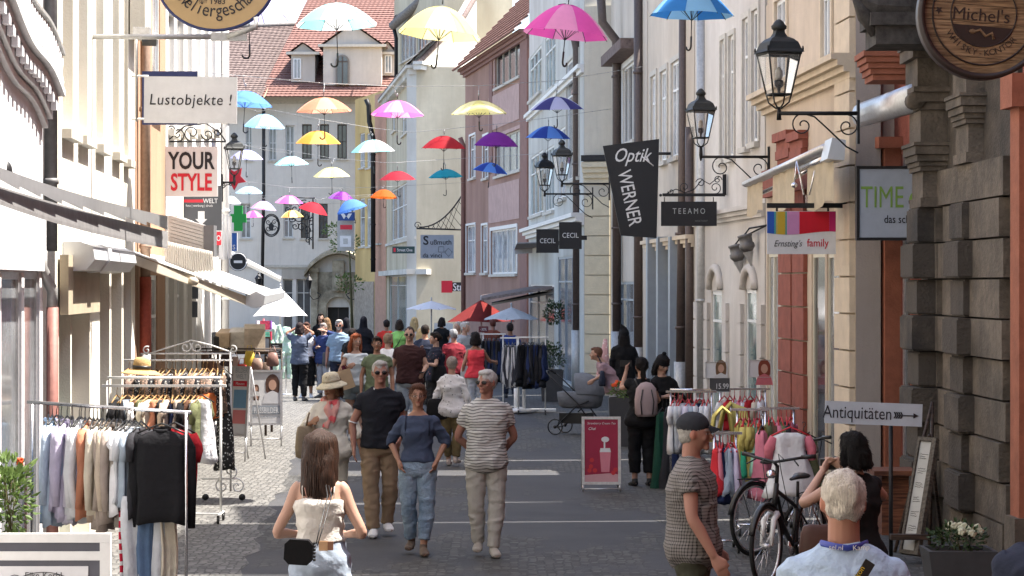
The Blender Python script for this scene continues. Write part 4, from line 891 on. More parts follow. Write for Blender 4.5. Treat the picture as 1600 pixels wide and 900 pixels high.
b=MB();b.arctext('Juweliergeschäft',.2,.47,-math.pi/2,M,.006,inside=True,step=.165,sx=.8,ey=.84);b.text('SEIT',.05,M@Matrix.Translation((-.13,-.255,0)),.006);b.text('1983',.085,M@Matrix.Translation((.02,-.262,0)),.006,off=.008);b.build('lettering',m_ink,t,fix=False)
b=MB();a_,c_=P(360,62,150),P(395,35,150);b.bx((-.05,-.64,-.06),(.32,-.56,.0),0,M);b.tube([M@Vector((.12,-.6,0)),M@Vector((.42,-.5,0)),M@Vector((.42,-.4,.0))],.03,7);b.tube([M@Vector((-.05,-.6,-.03)),M@Vector((-1.5,-.6,-.03))],.03,6);b.build('bracket',m_pipegrey,t)
q=P(222,70,132);t=thing('floodlight','grey finned floodlight on a thin arm at the orange house edge','floodlight',q)
b=MB();b.box(P(222,52,132),(.2,.12,.12));
for i in range(8):b.box(P(210+i*3.4,44,132),(.01,.13,.02))
b.build('housing',m_alu,t);MB().box(P(233,64,131),(.17,.03,.12),.3).build('glass',m_pane,t)
MB().tube([P(213,62,133),P(213,80,133),P(213,190,133)],.012,6).build('conduit',m_pipegrey,t)
q=P(272,194,132);t=thing('shop_sign','white hanging sign with thin handwritten lettering and an exclamation mark','sign',q)
b=MB();M2=sign_frame(265,153,130.5);b.bx((-.33,-.32,-.04),(.33,.32,0),0,M2);b.build('back_board',m_navy,t)
M=sign_frame(297.5,156,132)@Matrix.Rotation(-.008,4,'Z');b=MB();b.bx((-.55,-.275,-.03),(.55,.275,0),0,M);b.build('board',m_signw,t)
b=MB();b.text('Lustobjekte !',.185,M@Matrix.Translation((0,-.06,0)),.006,shear=.12,sx=.92,space=1.08);b.build('lettering',m_ink,t,fix=False)
for yy in(119,186):MB().tube([P(206,yy,131.5),P(232,yy,131.5)],.014,6).build('mount',m_white,t)
t,M,w,h=board('shop_sign','white square sign with bold black word over bold red word',258,340,229,307,112,m_signw,None)
letter(t,M,'YOUR',.33,0,.04,m_ink,off=.026,sx=.7);letter(t,M,'STYLE',.33,0,-.26,m_redp,off=.026,sx=.66)
b=MB();T=sign_frame(300,208,110);b.tube([T@Vector((-.36,-.12,0)),T@Vector((.48,-.12,0))],.012,5)
for c_,r_,a_,sg in(((-.2,-.02),.1,-1.5,1),((.0,.0),.12,-1.5,-1),((.22,-.02),.09,3.1,1),((-.3,.05),.06,0,1),((.36,.02),.07,1,-1)):b.tube([T@Vector(p)for p in scroll(c_,r_,1.3,a_,sg)],.009,5)
b.tube([T@Vector(p)for p in((-.36,-.12,0),(-.1,.1,0),(.2,.14,0),(.4,.0,0),(.48,-.12,0))],.011,5);b.tube([T@Vector((-.75,-.12,0)),T@Vector((-.36,-.12,0))],.014,5)
tag(rebase(b.build('iron_scroll_bracket',m_iron)),'black wrought iron scrollwork between the two white signs','bracket')
t,M,w,h=board('shop_sign','dark grey hanging sign with white arrow under the black and red one',277,346,290,360,102,paint('anthracite',(.06,.065,.075)))
MB().bx((-.26,.085,0),(.06,.13,.004),0,M).build('red_bar',m_redp,t);letter(t,M,'WELT',.1,.17,.075,m_signw,off=.008,sx=.85);letter(t,M,'foto | werbung | druck',.05,0,.02,m_signw,sx=.9)
b=MB();b.prism([(-.02,-.05),(.08,-.05),(.08,-.17),(.12,-.17),(.03,-.26),(-.06,-.17),(-.02,-.17)],.005,M);b.build('arrow',m_signw,t)
t,M,w,h=board('shop_sign','small red sign with white letters TO beside white light boxes',333,345,362,383,96,m_redp);letter(t,M,'TO',.13,0,-.04,m_signw,off=.01,sx=.7)
for i,(px,y0_,y1_,lb)in enumerate(((345,334,405,'slim white light box beside the red sign, nearest of three'),(351,336,404,'slim white light box, middle of three by the red sign'),(357,338,403,'slim white light box, farthest of three by the red sign'))):
 t,M,w,h=board('light_box',lb,px-2.6,px+2.6,y0_,y1_,92-i*4,m_signw,m_alu,.006,.2,cat='light box')
q=P(372,363,74);t=thing('pharmacy_cross','green cross sign projecting over the stalls on the sunny side','pharmacy sign',q);M=sign_frame(372,341,74);b=MB()
a_,c_=.09,.27
b.prism([(-a_,-c_),(a_,-c_),(a_,-a_),(c_*.55+.02,-a_),(c_*.55+.02,a_),(a_,a_),(a_,c_),(-a_,c_),(-a_,a_),(-c_*.6,a_),(-c_*.6,-a_),(-a_,-a_)],-.1,M);b.build('cross',paint('cross_green',(.02,.32,.06)),t)
MB().tube([M@Vector((-.3,0,-.05)),M@Vector((-.14,0,-.05))],.02,6).build('bracket',m_alu,t)
t,M,w,h=board('blue_sign','small blue sign plate just below the green cross',361,370,364,392,72,paint('sign_blue',(.03,.12,.4)),m_white,.01);letter(t,M,'S',.14,0,-.16,m_signw,off=.01)
q=P(372,424,66);t=thing('round_hanging_sign','round black and white emblem sign above the parasols','sign',q);M=sign_frame(372,409,66);b=MB()
b.prism([(math.cos(a)*.22,math.sin(a)*.22)for a in[2*math.pi*i/24 for i in range(24)]],-.04,M);b.build('board',m_black,t)
b=MB();b.tube([M@Vector((math.cos(a)*.2,math.sin(a)*.2,.005))for a in[2*math.pi*i/24 for i in range(25)]],.012,5);b.prism([(-.1,-.03),(.1,-.03),(.1,.03),(-.1,.03)],.006,M);b.build('emblem',m_signw,t)
q=P(365,296,78);t=thing('red_hanging_sign','red pointed decoration hanging under the grey lantern','decoration',q);M=sign_frame(366,278,78);b=MB()
b.prism([(math.cos(a)*r_,math.sin(a)*r_)for a,r_ in[(2*math.pi*i/10+.3,.25 if i%2 else .13)for i in range(10)]],-.05,M);b.build('star',m_redp,t)
q=P(289,600,97);t=thing('signpost','red and white ringed post with slate blue square plates','signpost',Vector((q.x,q.y,0)))
q0=Vector((q.x,q.y,0));b=MB();b.tube([q0,q0+V(0,0,2.75)],.03,8);b.build('post',m_signw,t)
for z in(1.5,1.95,2.35,2.6):MB().tube([q0+V(0,0,z),q0+V(0,0,z+.1)],.034,8).build('ring',m_redp,t)
for(x0,x1,y0_,y1_)in((265,288,445,467),(290,308,448,467),(262,307,471,496)):
 a_,c_=P(x0,y1_,97.5),P(x1,y0_,97.5);MB().bx((a_.x,q0.y-.08,a_.z),(c_.x,q0.y-.05,c_.z)).build('sign_plate',paint('slate',(.12,.14,.17)),t)
poly=[(942,228),(1030,217),(1026,372),(970,368)]
t,M,w,h=board('banner_sign','tall tapering black blade sign with white brush lettering',942,1030,217,372,84,m_black,poly=poly,thick=.08)
letter(t,M,'Optik',.36,.0,.5,m_signw,shear=.4,off=.006,sx=.8);
b=MB();T=M@Matrix.Translation((-.14,-.2,0))@Matrix.Rotation(R(-78),4,'Z');b.text('WERNER',.36,T,.006,off=.006,sx=.72);b.tube([M@Vector(v)for v in((.2,.6,.004),(.32,.5,.004),(.42,.42,.004))],.012,5);b.build('lettering',m_signw,t,fix=False)
MB().tube([P(1028,240,84),P(1048,240,84)],.03,6).build('mount',m_iron,t)
b=MB();b.tube([P(1020,338,83),P(1015,372,83),P(1014,352,83),P(1008,325,83),P(1012,360,83),P(1016,325,83)],.008,4);b.build('frayed_cord',m_signw,t)
t,M,w,h=board('shop_sign','flat black oblong sign with thin grey capitals on a scrolled bracket',1033,1120,315,353,96,m_black,thick=.05)
letter(t,M,'TEEAMO',.13,0,.0,paint('letter_grey',(.4,.42,.42)),space=1.5,sx=.8);letter(t,M,'IVESTORY',.04,.2,-.13,paint('letter_dim',(.16,.17,.17)),space=1.2)
b=MB();T=sign_frame(1085,305,96);b.bx((-.52,-.02,-.02),(.5,.03,.02),0,T);b.bx((.46,.0,-.03),(.52,.34,.03),0,T);b.ell(T@Vector((-.55,0,0)),(.025,.025,.025),8,6)
for c_,r_,a_,sg in(((.34,.12),.1,-1.6,1),((.1,.2),.08,3,-1),((-.16,.13),.09,-1.5,-1),((-.38,.06),.05,3,1),((.38,.25),.07,0,1)):b.tube([T@Vector(p)for p in scroll(c_,r_,1.3,a_,sg)],.008,5)
b.tube([T@Vector(p)for p in((-.45,.03,0),(-.3,.1,0),(-.15,.04,0),(.0,.1,0),(.12,.25,0),(.25,.18,0),(.4,.3,0))],.009,5);b.build('bracket',m_iron,t)
for x in(-.4,.4):MB().tube([M@Vector((x,.2,-.02)),M@Vector((x,.27,-.02))],.008,5).build('hanger',m_iron,t)
for(x0,x1,y0_,y1_,s_,lb)in((838,873,358,395,66,'square black sign with white capitals, farther and lower of the twins'),(873.5,909,347,389,69,'square black sign with white capitals, nearer and higher of the twins')):
 t,M,w,h=board('shop_sign',lb,x0,x1,y0_,y1_,s_,m_black,group='twin black square shop signs',thick=.12);letter(t,M,'CECIL',.16,.0,-.05,m_signw,space=1.05,off=.004,sx=.85)
 MB().bx((w/2,-.1,-.06),(w/2+.12,.0,-.03),0,M).build('mount',m_iron,t)
t,M,w,h=board('shop_sign','white sign with colour stripes above, hanging from a black bar',1198.5,1306,330,397,127,m_signw,thick=.03)
for i,(a_,c_,col)in enumerate(((0,.105,(.02,.09,.42)),(.105,.13,(.05,.3,.3)),(.13,.155,(.45,.35,.1)),(.155,.265,(.5,.34,.03)),(.265,.29,(.1,.3,.25)),(.29,.47,(.5,.22,.42)),(.47,.905,(.5,.005,.02)),(.905,1,(.45,.01,.12)))):
 x0=-w/2+a_*w;x1=-w/2+c_*w;n_=6;f=lambda x:-.005-.02*math.sin((x/w+.5)*5.2)
 pts=[(x0,h/2-.004),(x1-.001,h/2-.004)]+[(x1-.001-(x1-x0-.001)*k/n_,f(x1-(x1-x0)*k/n_))for k in range(n_+1)]
 MB().prism(pts,.004,M).build('stripe',paint('stripe%d'%i,col),t)
letter(t,M,"Ernsting's",.11,-.17,-.17,m_ink,shear=.35,sx=.82);letter(t,M,'family',.135,.2,-.17,m_redp,off=.006,sx=.85)
b=MB();b.bx((-w/2,h/2+.04,-.04),(w/2+.12,h/2+.1,.0),0,M);b.bx((w/2+.1,h/2-.02,-.05),(w/2+.14,h/2+.18,.02),0,M)
for x in(-.3,.33):b.bx((x-.012,h/2,-.03),(x+.012,h/2+.05,-.01),0,M)
b.build('bracket',m_iron,t)
b=MB();b.tube([M@Vector(v)for v in((-.06,h/2+.62,0),(.03,h/2+.2,0),(.1,h/2+.2,0),(.19,h/2+.62,0))],.012,6);b.bx((.05,h/2+.1,-.02),(.08,h/2+.2,0),0,M)
for x in(-.09,.2):b.ell(M@Vector((x,h/2+.32,.02)),(.04,.04,.035),8,6)
b.tube([M@Vector(v)for v in((-.06,h/2+.62,0),(-.09,h/2+.34,.02))],.008,5);b.tube([M@Vector(v)for v in((.19,h/2+.62,0),(.2,h/2+.34,.02))],.008,5);b.build('spotlight_arm',m_chrome,t)
def spot(px,y,s,label):
 q=P(px,y,s);t=thing('spotlight',label,'spotlight',q,0,'grey spotlights on the light grey house');T=Matrix.Translation(q)@Matrix.Rotation(R(-12),4,'Y')
 b=MB(T);b.lathe([(.07,.0),(.11,.05),(.12,.06),(.12,.12),(.1,.13),(.1,.22),(.115,.23),(.115,.26),(.02,.27)],14)
 b.build('housing',metal('spot_grey',(.16,.155,.15),metal=.3,rough=.5),t);b=MB(T);b.lathe([(.005,-.24),(.05,-.1),(.085,-.001)],12,sm=False);b.build('cone',m_pipegrey,t)
 b=MB();b.tube([T@Vector((0,0,.26)),T@Vector((.1,.1,.34)),P(1198,352,106)],.014,6);b.build('arm',m_iron,t)
spot(1154,408,100,'conical grey spotlight, lower of the two by the striped sign');spot(1169,393,103,'conical grey spotlight, upper of the two by the striped sign')
t,M,w,h=board('shop_sign','big pale square sign with green letters partly behind the stone column',1343,1449,264,371,134,paint('sign_bluegrey',(.36,.4,.47)),m_iron,.035,.1)
letter(t,M,'TIME',.36,-.13,-.05,paint('leaf_green',(.2,.34,.07)),off=0.0,sx=.66);letter(t,M,'das schöne',.13,.12,-.23,m_ink,off=.006,sx=.8)
b=MB();b.ell(M@Vector((.31,.04,.004)),(.13,.006,.115),20,10);b.build('teacup_leaf',paint('leaf_green',(.2,.34,.07)),t)
b=MB();b.prism([(.31+math.cos(a)*.135,.03+math.sin(a)*.12)for a in[math.pi+math.pi*i/14 for i in range(15)]],.012,M);b.bx((.36,.16,0),(.4,.25,.008),0,M);b.build('teacup',paint('tea_brown',(.06,.03,.02)),t)
q=P(1535,126,190);t=thing('barrel_lid_sign','round wooden cask lid sign with burnt lettering and black iron hoop','sign',q);M=sign_frame(1537,22,190)@Matrix.Rotation(R(-5),4,'Z')
m_oak=mat('oak',(.3,.19,.1),rough=.7,scale=4,kind='wood',col2=(.2,.11,.05),extra=(1,1,14),bump=.4);m_burn=paint('burnt_brown',(.025,.015,.012))
b=MB()
for i in range(7):
 y0_,y1_=-.5+i/7*1.0,-.5+(i+1)/7*1.0-.004;n_=6
 pr=[(-math.sqrt(max(0,.25-(y0_+(y1_-y0_)*k/n_)**2)),y0_+(y1_-y0_)*k/n_)for k in range(n_+1)]
 b.prism(pr+[(-x,y)for x,y in pr[::-1]],-.06,M)
b.build('lid',m_oak,t)
b=MB();vs=[];n_=48
for i in range(n_):a_=2*math.pi*i/n_;vs+=[(math.cos(a_)*r_,math.sin(a_)*r_,z_)for r_,z_ in((.495,-.12),(.54,-.12),(.54,.06),(.495,.06))]
b.add(vs,[(4*i+j,4*i+(j+1)%4,4*((i+1)%n_)+(j+1)%4,4*((i+1)%n_)+j)for i in range(n_)for j in range(4)],0,True,M);b.build('hoop',m_burn,t)
b=MB()
for r_,w_ in((.42,.008),(.27,.006)):b.tube([M@Vector((math.cos(a)*r_,math.sin(a)*r_,.004))for a in[2*math.pi*i/48 for i in range(49)]],w_,5)
b.text("Michel's",.15,M@Matrix.Translation((-.02,-.06,0)),.006,off=0.0);b.arctext('WHISKY-KONTOR',.075,.345,-math.pi/2,M,.006,inside=True,step=.155)
b.prism([(.25*math.cos(a),-.1+(.0 if i in(0,12)else .17*math.sin(a)))for i,a in enumerate([math.pi+math.pi*i/12 for i in range(13)])],.005,M)
b.prism([(-.37+math.cos(a)*r_,.0+math.sin(a)*r_)for a,r_ in[(2*math.pi*i/10+.3,.035 if i%2 else .015)for i in range(10)]],.005,M);b.build('lettering',m_burn,t,fix=False)
b=MB();b.tube([M@Vector(v)for v in((-.08,-.16,.008),(-.02,-.13,.008),(.03,-.18,.008),(.08,-.15,.008),(.1,-.2,.008))],.012,5);b.ell(M@Vector((-.08,-.15,.008)),(.03,.01,.02),8,5);b.build('crest',m_oak,t)
b=MB();b.tube([M@Vector((-.08,.2,.1)),M@Vector((.9,.12,.1))],.022,6);b.build('bracket',m_iron,t)
t,M,w,h=board('arrow_sign','long tilted white board with serif word and feathered arrow',1289,1441,629,664,168,paint('sign_pale',(.42,.47,.52)),thick=.02,roll=R(-2.2))
b=MB();b.text('Antiquitäten',.165,M@Matrix.Translation((-.15,-.05,0)),.005,sx=.78);b.build('lettering',m_ink,t,fix=False)
b=MB();b.tube([M@Vector((.22,-.005,.004)),M@Vector((.38,-.005,.004))],.006,5);b.prism([(.37,-.03),(.42,-.005),(.37,.02)],.005,M)
for i in range(4):b.prism([(.2+i*.02,-.005),(.185+i*.02,.025),(.2+i*.02,.025),(.215+i*.02,-.005),(.2+i*.02,-.035),(.185+i*.02,-.035)],.004,M)
b.build('arrow',m_ink,t)
q=P(1392,660,167);MB().tube([q,Vector((q.x,q.y,0))],.02,8).build('post',m_iron,t)
t,M,w,h=board('shop_sign','narrow dark green sign on the ivory cream wing',613,648,385,396,39,paint('sign_green',(.02,.05,.05)));letter(t,M,'Street One',.17,.05,-.06,m_signw,sx=.8);MB().bx((-.4,-.08,0),(-.32,.08,.01),0,M).build('red_mark',m_redp,t)
t,M,w,h=board('shop_sign','pale grey square sign hanging below the diamond lattice bracket',657,709,367,404,42,m_sgrey)
letter(t,M,'S',.46,-.42,.08,m_ink,off=.02);letter(t,M,'üßmuth'.replace('ü','u'),.26,.14,.08,m_ink,off=.012);letter(t,M,'da vinci',.24,-.18,-.4,m_ink,off=.008)
b=MB()
for pts in(((.05,-.2),(.25,-.2),(.25,0),(.05,0),(.05,-.2)),((.28,-.2),(.42,-.36),(.56,-.2),(.42,-.05),(.28,-.2))):b.tube([M@Vector((x,y,.006))for x,y in pts],.009,4,caps=False)
b.build('emblem',m_ink,t)
b=MB();a_,c_=P(651,357,41.8),P(724,359,41.8);b.tube([a_,c_],.035,6)
cur=[P(655+68*k/10,355-52*(k/10)**2.2,41.8)for k in range(11)];b.tube(cur,.03,6)
for k in range(1,10):
 for d in(-1,1):
  x=655+68*k/10;top=355-52*(k/10)**2.2
  x2=x+d*(357-top)*.7
  k2=max(0,min(1,(x2-655)/68));x2=655+68*k2
  b.tube([P(x,357,41.8),P(x2 if k2<1 else 723,355-52*k2**2.2 if k2<1 else 357-(723-x)/.7,41.8)]if d>0 and k2<1 else[P(x,top,41.8),P(min(723,x+(357-top)*.8),357 if x+(357-top)*.8<723 else top+(723-x)/.8,41.8)],.014,4)
b.tube([M_ for M_ in[sign_frame(652,352,41.8)@Vector(p)for p in scroll((0,0),.14,1.2,0,1)]],.02,4)
tag(rebase(b.build('lattice_bracket',m_iron)),'black diamond lattice iron bracket sweeping up the pink house corner','bracket')
t,M,w,h=board('fascia_sign','black shop fascia with red square and white letters behind the white parasol',690,722,441,455,38.9,m_black);MB().bx((-.42,-.24,0),(.02,.24,.02),0,M).build('red_mark',m_redp,t);letter(t,M,'Str',.42,.24,-.15,m_signw,off=.012,sx=.8)
q=P(540,392,36);t=thing('bank_pylon','grey bank sign box with blue emblem above and red display','sign',q)
MB().bx((q.x-.36,q.y,q.z),(q.x+.36,q.y+.25,q.z+1.55)).build('box',m_pipegrey,t)
M=sign_frame(541,338,36.2);MB().bx((-.36,-.18,-.2),(.36,.18,.0),0,M).build('blue_panel',paint('bank_blue',(.01,.05,.22)),t)
b=MB();b.prism([(-.25,.12),(-.1,.12),(0,-.02),(.1,.12),(.25,.12),(.1,-.12),(.02,0),(-.02,0),(-.1,-.12)],.01,M);b.build('emblem',m_signw,t)
M=sign_frame(541,355,36.2);MB().bx((-.26,-.1,-.0),(.26,.1,.03),0,M).build('display',m_redp,t);M=sign_frame(540,377,36.2);MB().bx((-.24,-.24,-.0),(.24,.24,.03),0,M).build('notice',m_signw,t)
MB().bx((-.1,-.12,.03),(.1,.12,.035),0,M).build('emblem',m_pipegrey,t)
b=MB();T=sign_frame(424,352,34)
for r_ in(.38,.33):b.tube([T@Vector((math.cos(a)*r_,math.sin(a)*r_*1.35,0))for a in[2*math.pi*i/24 for i in range(25)]],.03,5)
for sg in(-1,1):
 for yy in(.15,-.15):b.tube([T@Vector(p)for p in scroll((sg*.14,yy),.13,1.2,0,sg)],.025,4)
b.prism([(-.08,-.25),(.08,-.25),(.12,0),(.0,.15),(-.12,0)],.03,T);tag(rebase(b.build('guild_sign',m_iron)),'oval wrought iron guild sign beside the dark drainpipe','sign')
b=MB();T=sign_frame(468,345,34)
for x,y,r_,a_,sg in((-.5,.9,.2,0,1),(-.2,.55,.25,2,-1),(.2,.75,.22,1,1),(0,.2,.28,3,1),(-.35,.1,.18,0,-1),(.3,.2,.2,2,1),(.1,-.3,.22,0,1),(-.2,-.25,.18,1,-1),(.35,-.4,.2,4,1),(.4,-.9,.15,0,1),(-.55,.5,.14,0,1),(.55,.1,.14,2,1)):b.tube([T@Vector(p)for p in scroll((x,y),r_,1.3,a_,sg)],.032,4)
b.tube([T@Vector((-.85,1.1,0)),T@Vector((.7,1.05,0))],.035,5);b.tube([T@Vector((.62,1.0,0)),T@Vector((.62,-1.3,0))],.04,5);b.tube([T@Vector((.45,.9,0)),T@Vector((.45,-1.1,0))],.03,5)
for i in range(6):b.tube([T@Vector((.45,.7-i*.3,0)),T@Vector((.62,.75-i*.3,0))],.025,4)
tag(rebase(b.build('guild_sign',m_iron)),'ornate wrought iron guild bracket full of scrolls over the shop doors','sign')
m_aw=cloth('awning_white',(.74,.72,.68),bump=.15,trans=.25,var=.05);m_awcream=cloth('awning_cream',(.6,.52,.38),bump=.15,trans=.2);m_awgrey=cloth('awning_grey',(.19,.185,.185),bump=.2);m_case=paint('case_white',(.6,.62,.64),rough=.3)
def slab(b,p,t=.02,mi=0):
 """four corners thickened downwards"""
 q=[Vector(v)-V(0,0,t)for v in p];b.add([*map(Vector,p),*q],[(0,1,2,3),(7,6,5,4),(0,4,5,1),(1,5,6,2),(2,6,7,3),(3,7,4,0)],mi);return b
t=thing('awning','grey sagging awning with ribbed end cassette and pale pleated fringe','awning',P(262,345,122))
b=MB();n_=10
for k in range(n_):
 f0,f1=k/n_,(k+1)/n_
 x=lambda f:262-330*f;s_=lambda f:(580-x(f))/2.5
 up=lambda f:338-103*f+9*math.sin(math.pi*f);
 slab(b,[P(x(f0),up(f0),s_(f0)),P(x(f1),up(f1),s_(f1)),P(x(f1),up(f1)+9-2*f1,s_(f1)),P(x(f0),up(f0)+15-2*f0,s_(f0))],.05)
b.build('front_bar',paint('bar_grey',(.34,.34,.35)),t)
b=MB()
for k in range(n_):
 f0,f1=k/n_,(k+1)/n_
 x=lambda f:262-330*f;s_=lambda f:(580-x(f))/2.55
 lo=lambda f:362-92*f+4*math.sin(math.pi*f);lb_=lambda f:385-98*f+10*math.sin(math.pi*f)
 slab(b,[P(x(f0),lo(f0),s_(f0)-1),P(x(f1),lo(f1),s_(f1)-1),P(x(f1),lb_(f1),s_(f1)),P(x(f0),lb_(f0),s_(f0))],.03)
b.build('cloth',m_awgrey,t)
b=MB()
for i in range(9):
 y=336+i*5.6;b.bx((P(263,0,121).x,P(0,0,121).y,P(0,y+5,121).z),(P(318,0,121).x,P(0,0,121).y+.35,P(0,y,121).z))
MM=axes((0,0,0),(1,0,0),(0,1,0),(0,0,1));
for v in b.v:v.z-=(v.x-P(263,0,121).x)*.28
b.build('end_cassette',paint('rib_grey',(.5,.49,.47)),t)
b=MB();b.bx((P(318.5,0,121).x,P(0,0,121).y,P(0,401,121).z),(P(334,0,121).x,P(0,0,121).y+.3,P(0,352,121).z));b.build('end_panel',paint('panel_dark',(.16,.16,.17)),t)  # end panel in a plain dark grey
b=MB();vs=[];fs=[];n_=44
for i in range(n_+1):
 f=i/n_;x=257+75*f;o=.035*(i%2);y0_=376+17*f;y1_=425-3*f+(3 if i%3 else 0)
 vs+=[P(x,y0_,121.5)+V(0,o,0),P(x+3*f,y1_,121.5)+V(0,o*1.6,0)]
for i in range(n_):fs.append((2*i,2*i+1,2*i+3,2*i+2))
b.add(vs,fs);b.build('fringe',m_aw,t)
q=P(8,268,196);MB().ell(q,(.06,.06,.09),10,8).build('arm_joint',m_iron,t)
t=thing('awning_cassette','closed glossy white awning box above the beige panel','awning',P(138,408,152));b=MB()
a_,c_=A(-2.9,166,0),A(-2.9,141,0);d=(c_-a_);L_=d.length;T=axes(a_+V(0,0,H+50/150-.0),d.normalized(),(1,0,0),(0,0,1));T.translation=a_+V(0,0,2.86)
prof=[(.0,-.14),(.22,-.12),(.3,-.02),(.28,.1),(.16,.15),(0,.15)]
vs=[T@Vector((u,x,z))for u in(0,L_)for x,z in prof];n_=len(prof)
b.add(vs,[(i,(i+1)%n_,n_+(i+1)%n_,n_+i)for i in range(n_)]+[list(range(n_)),list(range(n_,2*n_))]);b.build('box',m_case,t)
b=MB();b.add([T@Vector((u,x*1.07,z*1.07))for u in(L_*.28,L_*.36)for x,z in prof],[(i,(i+1)%n_,n_+(i+1)%n_,n_+i)for i in range(n_)]+[list(range(n_)),list(range(n_,2*n_))]);b.build('end_cap',m_case,t)
t=thing('awning','long cream awning slanting down over the clothes racks','awning',P(395,480,118))
w0,w1=P(190,388,132),P(288,402,98);f0,f1=P(398,462,118),P(434,456,84)
b=MB();slab(b,[w0,w1,f1,f0],.015);b.build('cloth',m_aw,t)
b=MB();
slab(b,[w0+V(0,-.02,-.03),w0+V(.02,.03,-.03),f0+V(-.05,.03,-.03),f0+V(-.07,-.02,-.03)],.11);b.tube([w0.lerp(f0,.5)+V(0,-.05,-.09),w0.lerp(f0,.53)+V(0,-.05,-.09)],.05,8)
b.build('arm',paint('arm_cream',(.56,.5,.4)),t)
b=MB();d=(f1-f0).normalized();prof=[(-.14,-.02),(-.12,-.12),(0,-.17),(.12,-.12),(.14,.0),(.02,.06)]
b.add([f0+d*u+V(x,0,z)for u in(-.12,(f1-f0).length)for x,z in prof],[(i,(i+1)%6,6+(i+1)%6,6+i)for i in range(6)]+[list(range(6)),list(range(6,12))]);b.build('front_cassette',m_case,t)
t=thing('awning','thin grey folded awning arm beyond the round emblem sign','awning',P(400,425,60));b=MB();slab(b,[P(358,396,66),P(362,392,60),P(440,432,56),P(438,436,60)],.08);b.build('arm',m_pipegrey,t)
t=thing('awning','cream awning hung on a long cassette over the red sandstone shopfront','awning',P(1250,300,118))
w0,w1=A(5.8,124,0),A(5.75,108,0);zt_=P(0,238,124).z
b=MB();a_,c_=P(1306,232,133),P(1168,293,109);d=c_-a_
b.add([a_+d*f+V(0,0,0)+o for f in(0,.07)for o in(V(-.1,0,-.12),V(.1,0,-.14),V(.12,0,.1),V(-.04,0,.13))],[(0,1,2,3),(4,5,6,7),(0,1,5,4),(1,2,6,5),(2,3,7,6),(3,0,4,7)]);b.build('end_cap',m_case,t)
b=MB();b.tube([a_+d*.07+V(0,0,.05),c_+V(0,0,.05)],[(.06,.1),(.05,.09)],8);b.build('cassette',m_alu,t)
b=MB();b.tube([a_+d*.08+V(0,0,-.06),a_+d*.35+V(0,0,-.06)],.04,8);b.tube([a_+d*.3+V(.1,0,-.05),a_+d*.55+V(.1,.1,-.12),c_+V(.1,0,-.12)],.03,6);b.build('roller',m_chrome,t)
for(f0_,f1_,y0_,y1_)in((.02,.27,.12,.62),(.42,.66,.05,.5),(.8,.99,.0,.42)):
 b=MB();p0,p1=a_+d*f0_,a_+d*f1_;n_=8;vs=[];fs=[]
 for i in range(n_+1):
  q=p0.lerp(p1,i/n_);o=.012*math.sin(i*2.1);vs+=[q+V(o,o,-y0_+.1),q+V(o*2,o,-y1_+.04*math.sin(i*.8))]
 for i in range(n_):fs.append((2*i,2*i+1,2*i+3,2*i+2))
 b.add(vs,fs,0,True);b.build('cloth_panel',m_awcream,t)
t=thing('awning_cassette','closed silver awning box between red cornice and stone column','awning',P(1390,185,140));a_,c_=P(1345,180,134),P(1432,152,147);b=MB()
b.tube([a_,c_],[(.14,.11),(.16,.12)],12);b.build('box',metal('silver',(.5,.51,.53),metal=.6,rough=.35),t)
t=thing('awning','dark brown awning folded out above the red parasol','awning',P(800,465,52));b=MB();slab(b,[P(752,461,50),P(752,466,54),P(868,446,57),P(868,441,53)],.08);b.build('cloth',m_tiledark,t)
b=MB();slab(b,[P(768,472,50),P(768,474,52),P(868,455,57),P(868,451,55)],.06);b.build('arm',m_iron,t)
t=thing('awning','small grey striped box awning beside the pink house corner','awning',P(822,395,52));b=MB();slab(b,[P(804,388,50),P(840,386,52),P(838,378,58),P(808,379,56)],.03)
vs=[P(804,388,50),P(840,386,52),P(840,395,52),P(804,397,50)];b.add(vs+[v+V(0,.03,0)for v in vs],[(0,1,2,3),(4,5,6,7)]);b.build('cloth',m_awgrey,t)
def parasol(px,ytop,yrim,w,s,label,m,pole_h=None,n=8,mi_pole=None):
 r=w/s/2;top=P(px,ytop,s);t=thing('parasol',label,'parasol',Vector((top.x,top.y,0)),0,'market parasols');h_=(yrim-ytop)/s
 b=MB(Matrix.Translation(top)@Matrix.Rotation(.35,4,'Z'));K=n;vs=[(0,0,0)]
 for q in(.35,.7,1.0):
  for j in range(K*2):
   a=math.pi*j/K;e=1-.06*(j%2)*q;vs.append((math.cos(a)*r*q*e,math.sin(a)*r*q*e,-h_*q**1.05+.04*(j%2)*q))
 K2=K*2;fs=[(0,1+j,1+(j+1)%K2)for j in range(K2)]+[(1+i*K2+j,1+i*K2+(j+1)%K2,1+(i+1)*K2+(j+1)%K2,1+(i+1)*K2+j)for i in range(2)for j in range(K2)]
 b.add(vs,fs);b.build('canopy',m,t,fix=False)
 b=MB();b.tube([Vector((top.x,top.y,0)),top+V(0,0,.05)],.025,8);b.ell(top+V(0,0,.08),(.03,.03,.05),8,6);b.build('pole',mi_pole or m_pipegrey,t)
 b=MB();
 for j in range(K):a=2*math.pi*j/K+.35;b.tube([top+V(math.cos(a)*r*.98,math.sin(a)*r*.98,-h_*.98),top+V(0,0,-.03)],.008,4)
 b.build('ribs',m_shaft,t)
 b=MB();b.lathe([(.25,0),(.25,.08),(.06,.12),(.04,.3)],14,Matrix.Translation((top.x,top.y,.012)));b.build('base',m_pipegrey,t)
m_pw=cloth('parasol_white',(.8,.8,.82),trans=.25,bump=.1,var=.04);m_pr=cloth('parasol_red',(.2,.028,.025),trans=.25,bump=.1);m_pg=cloth('parasol_grey',(.55,.56,.57),trans=.25,bump=.1)
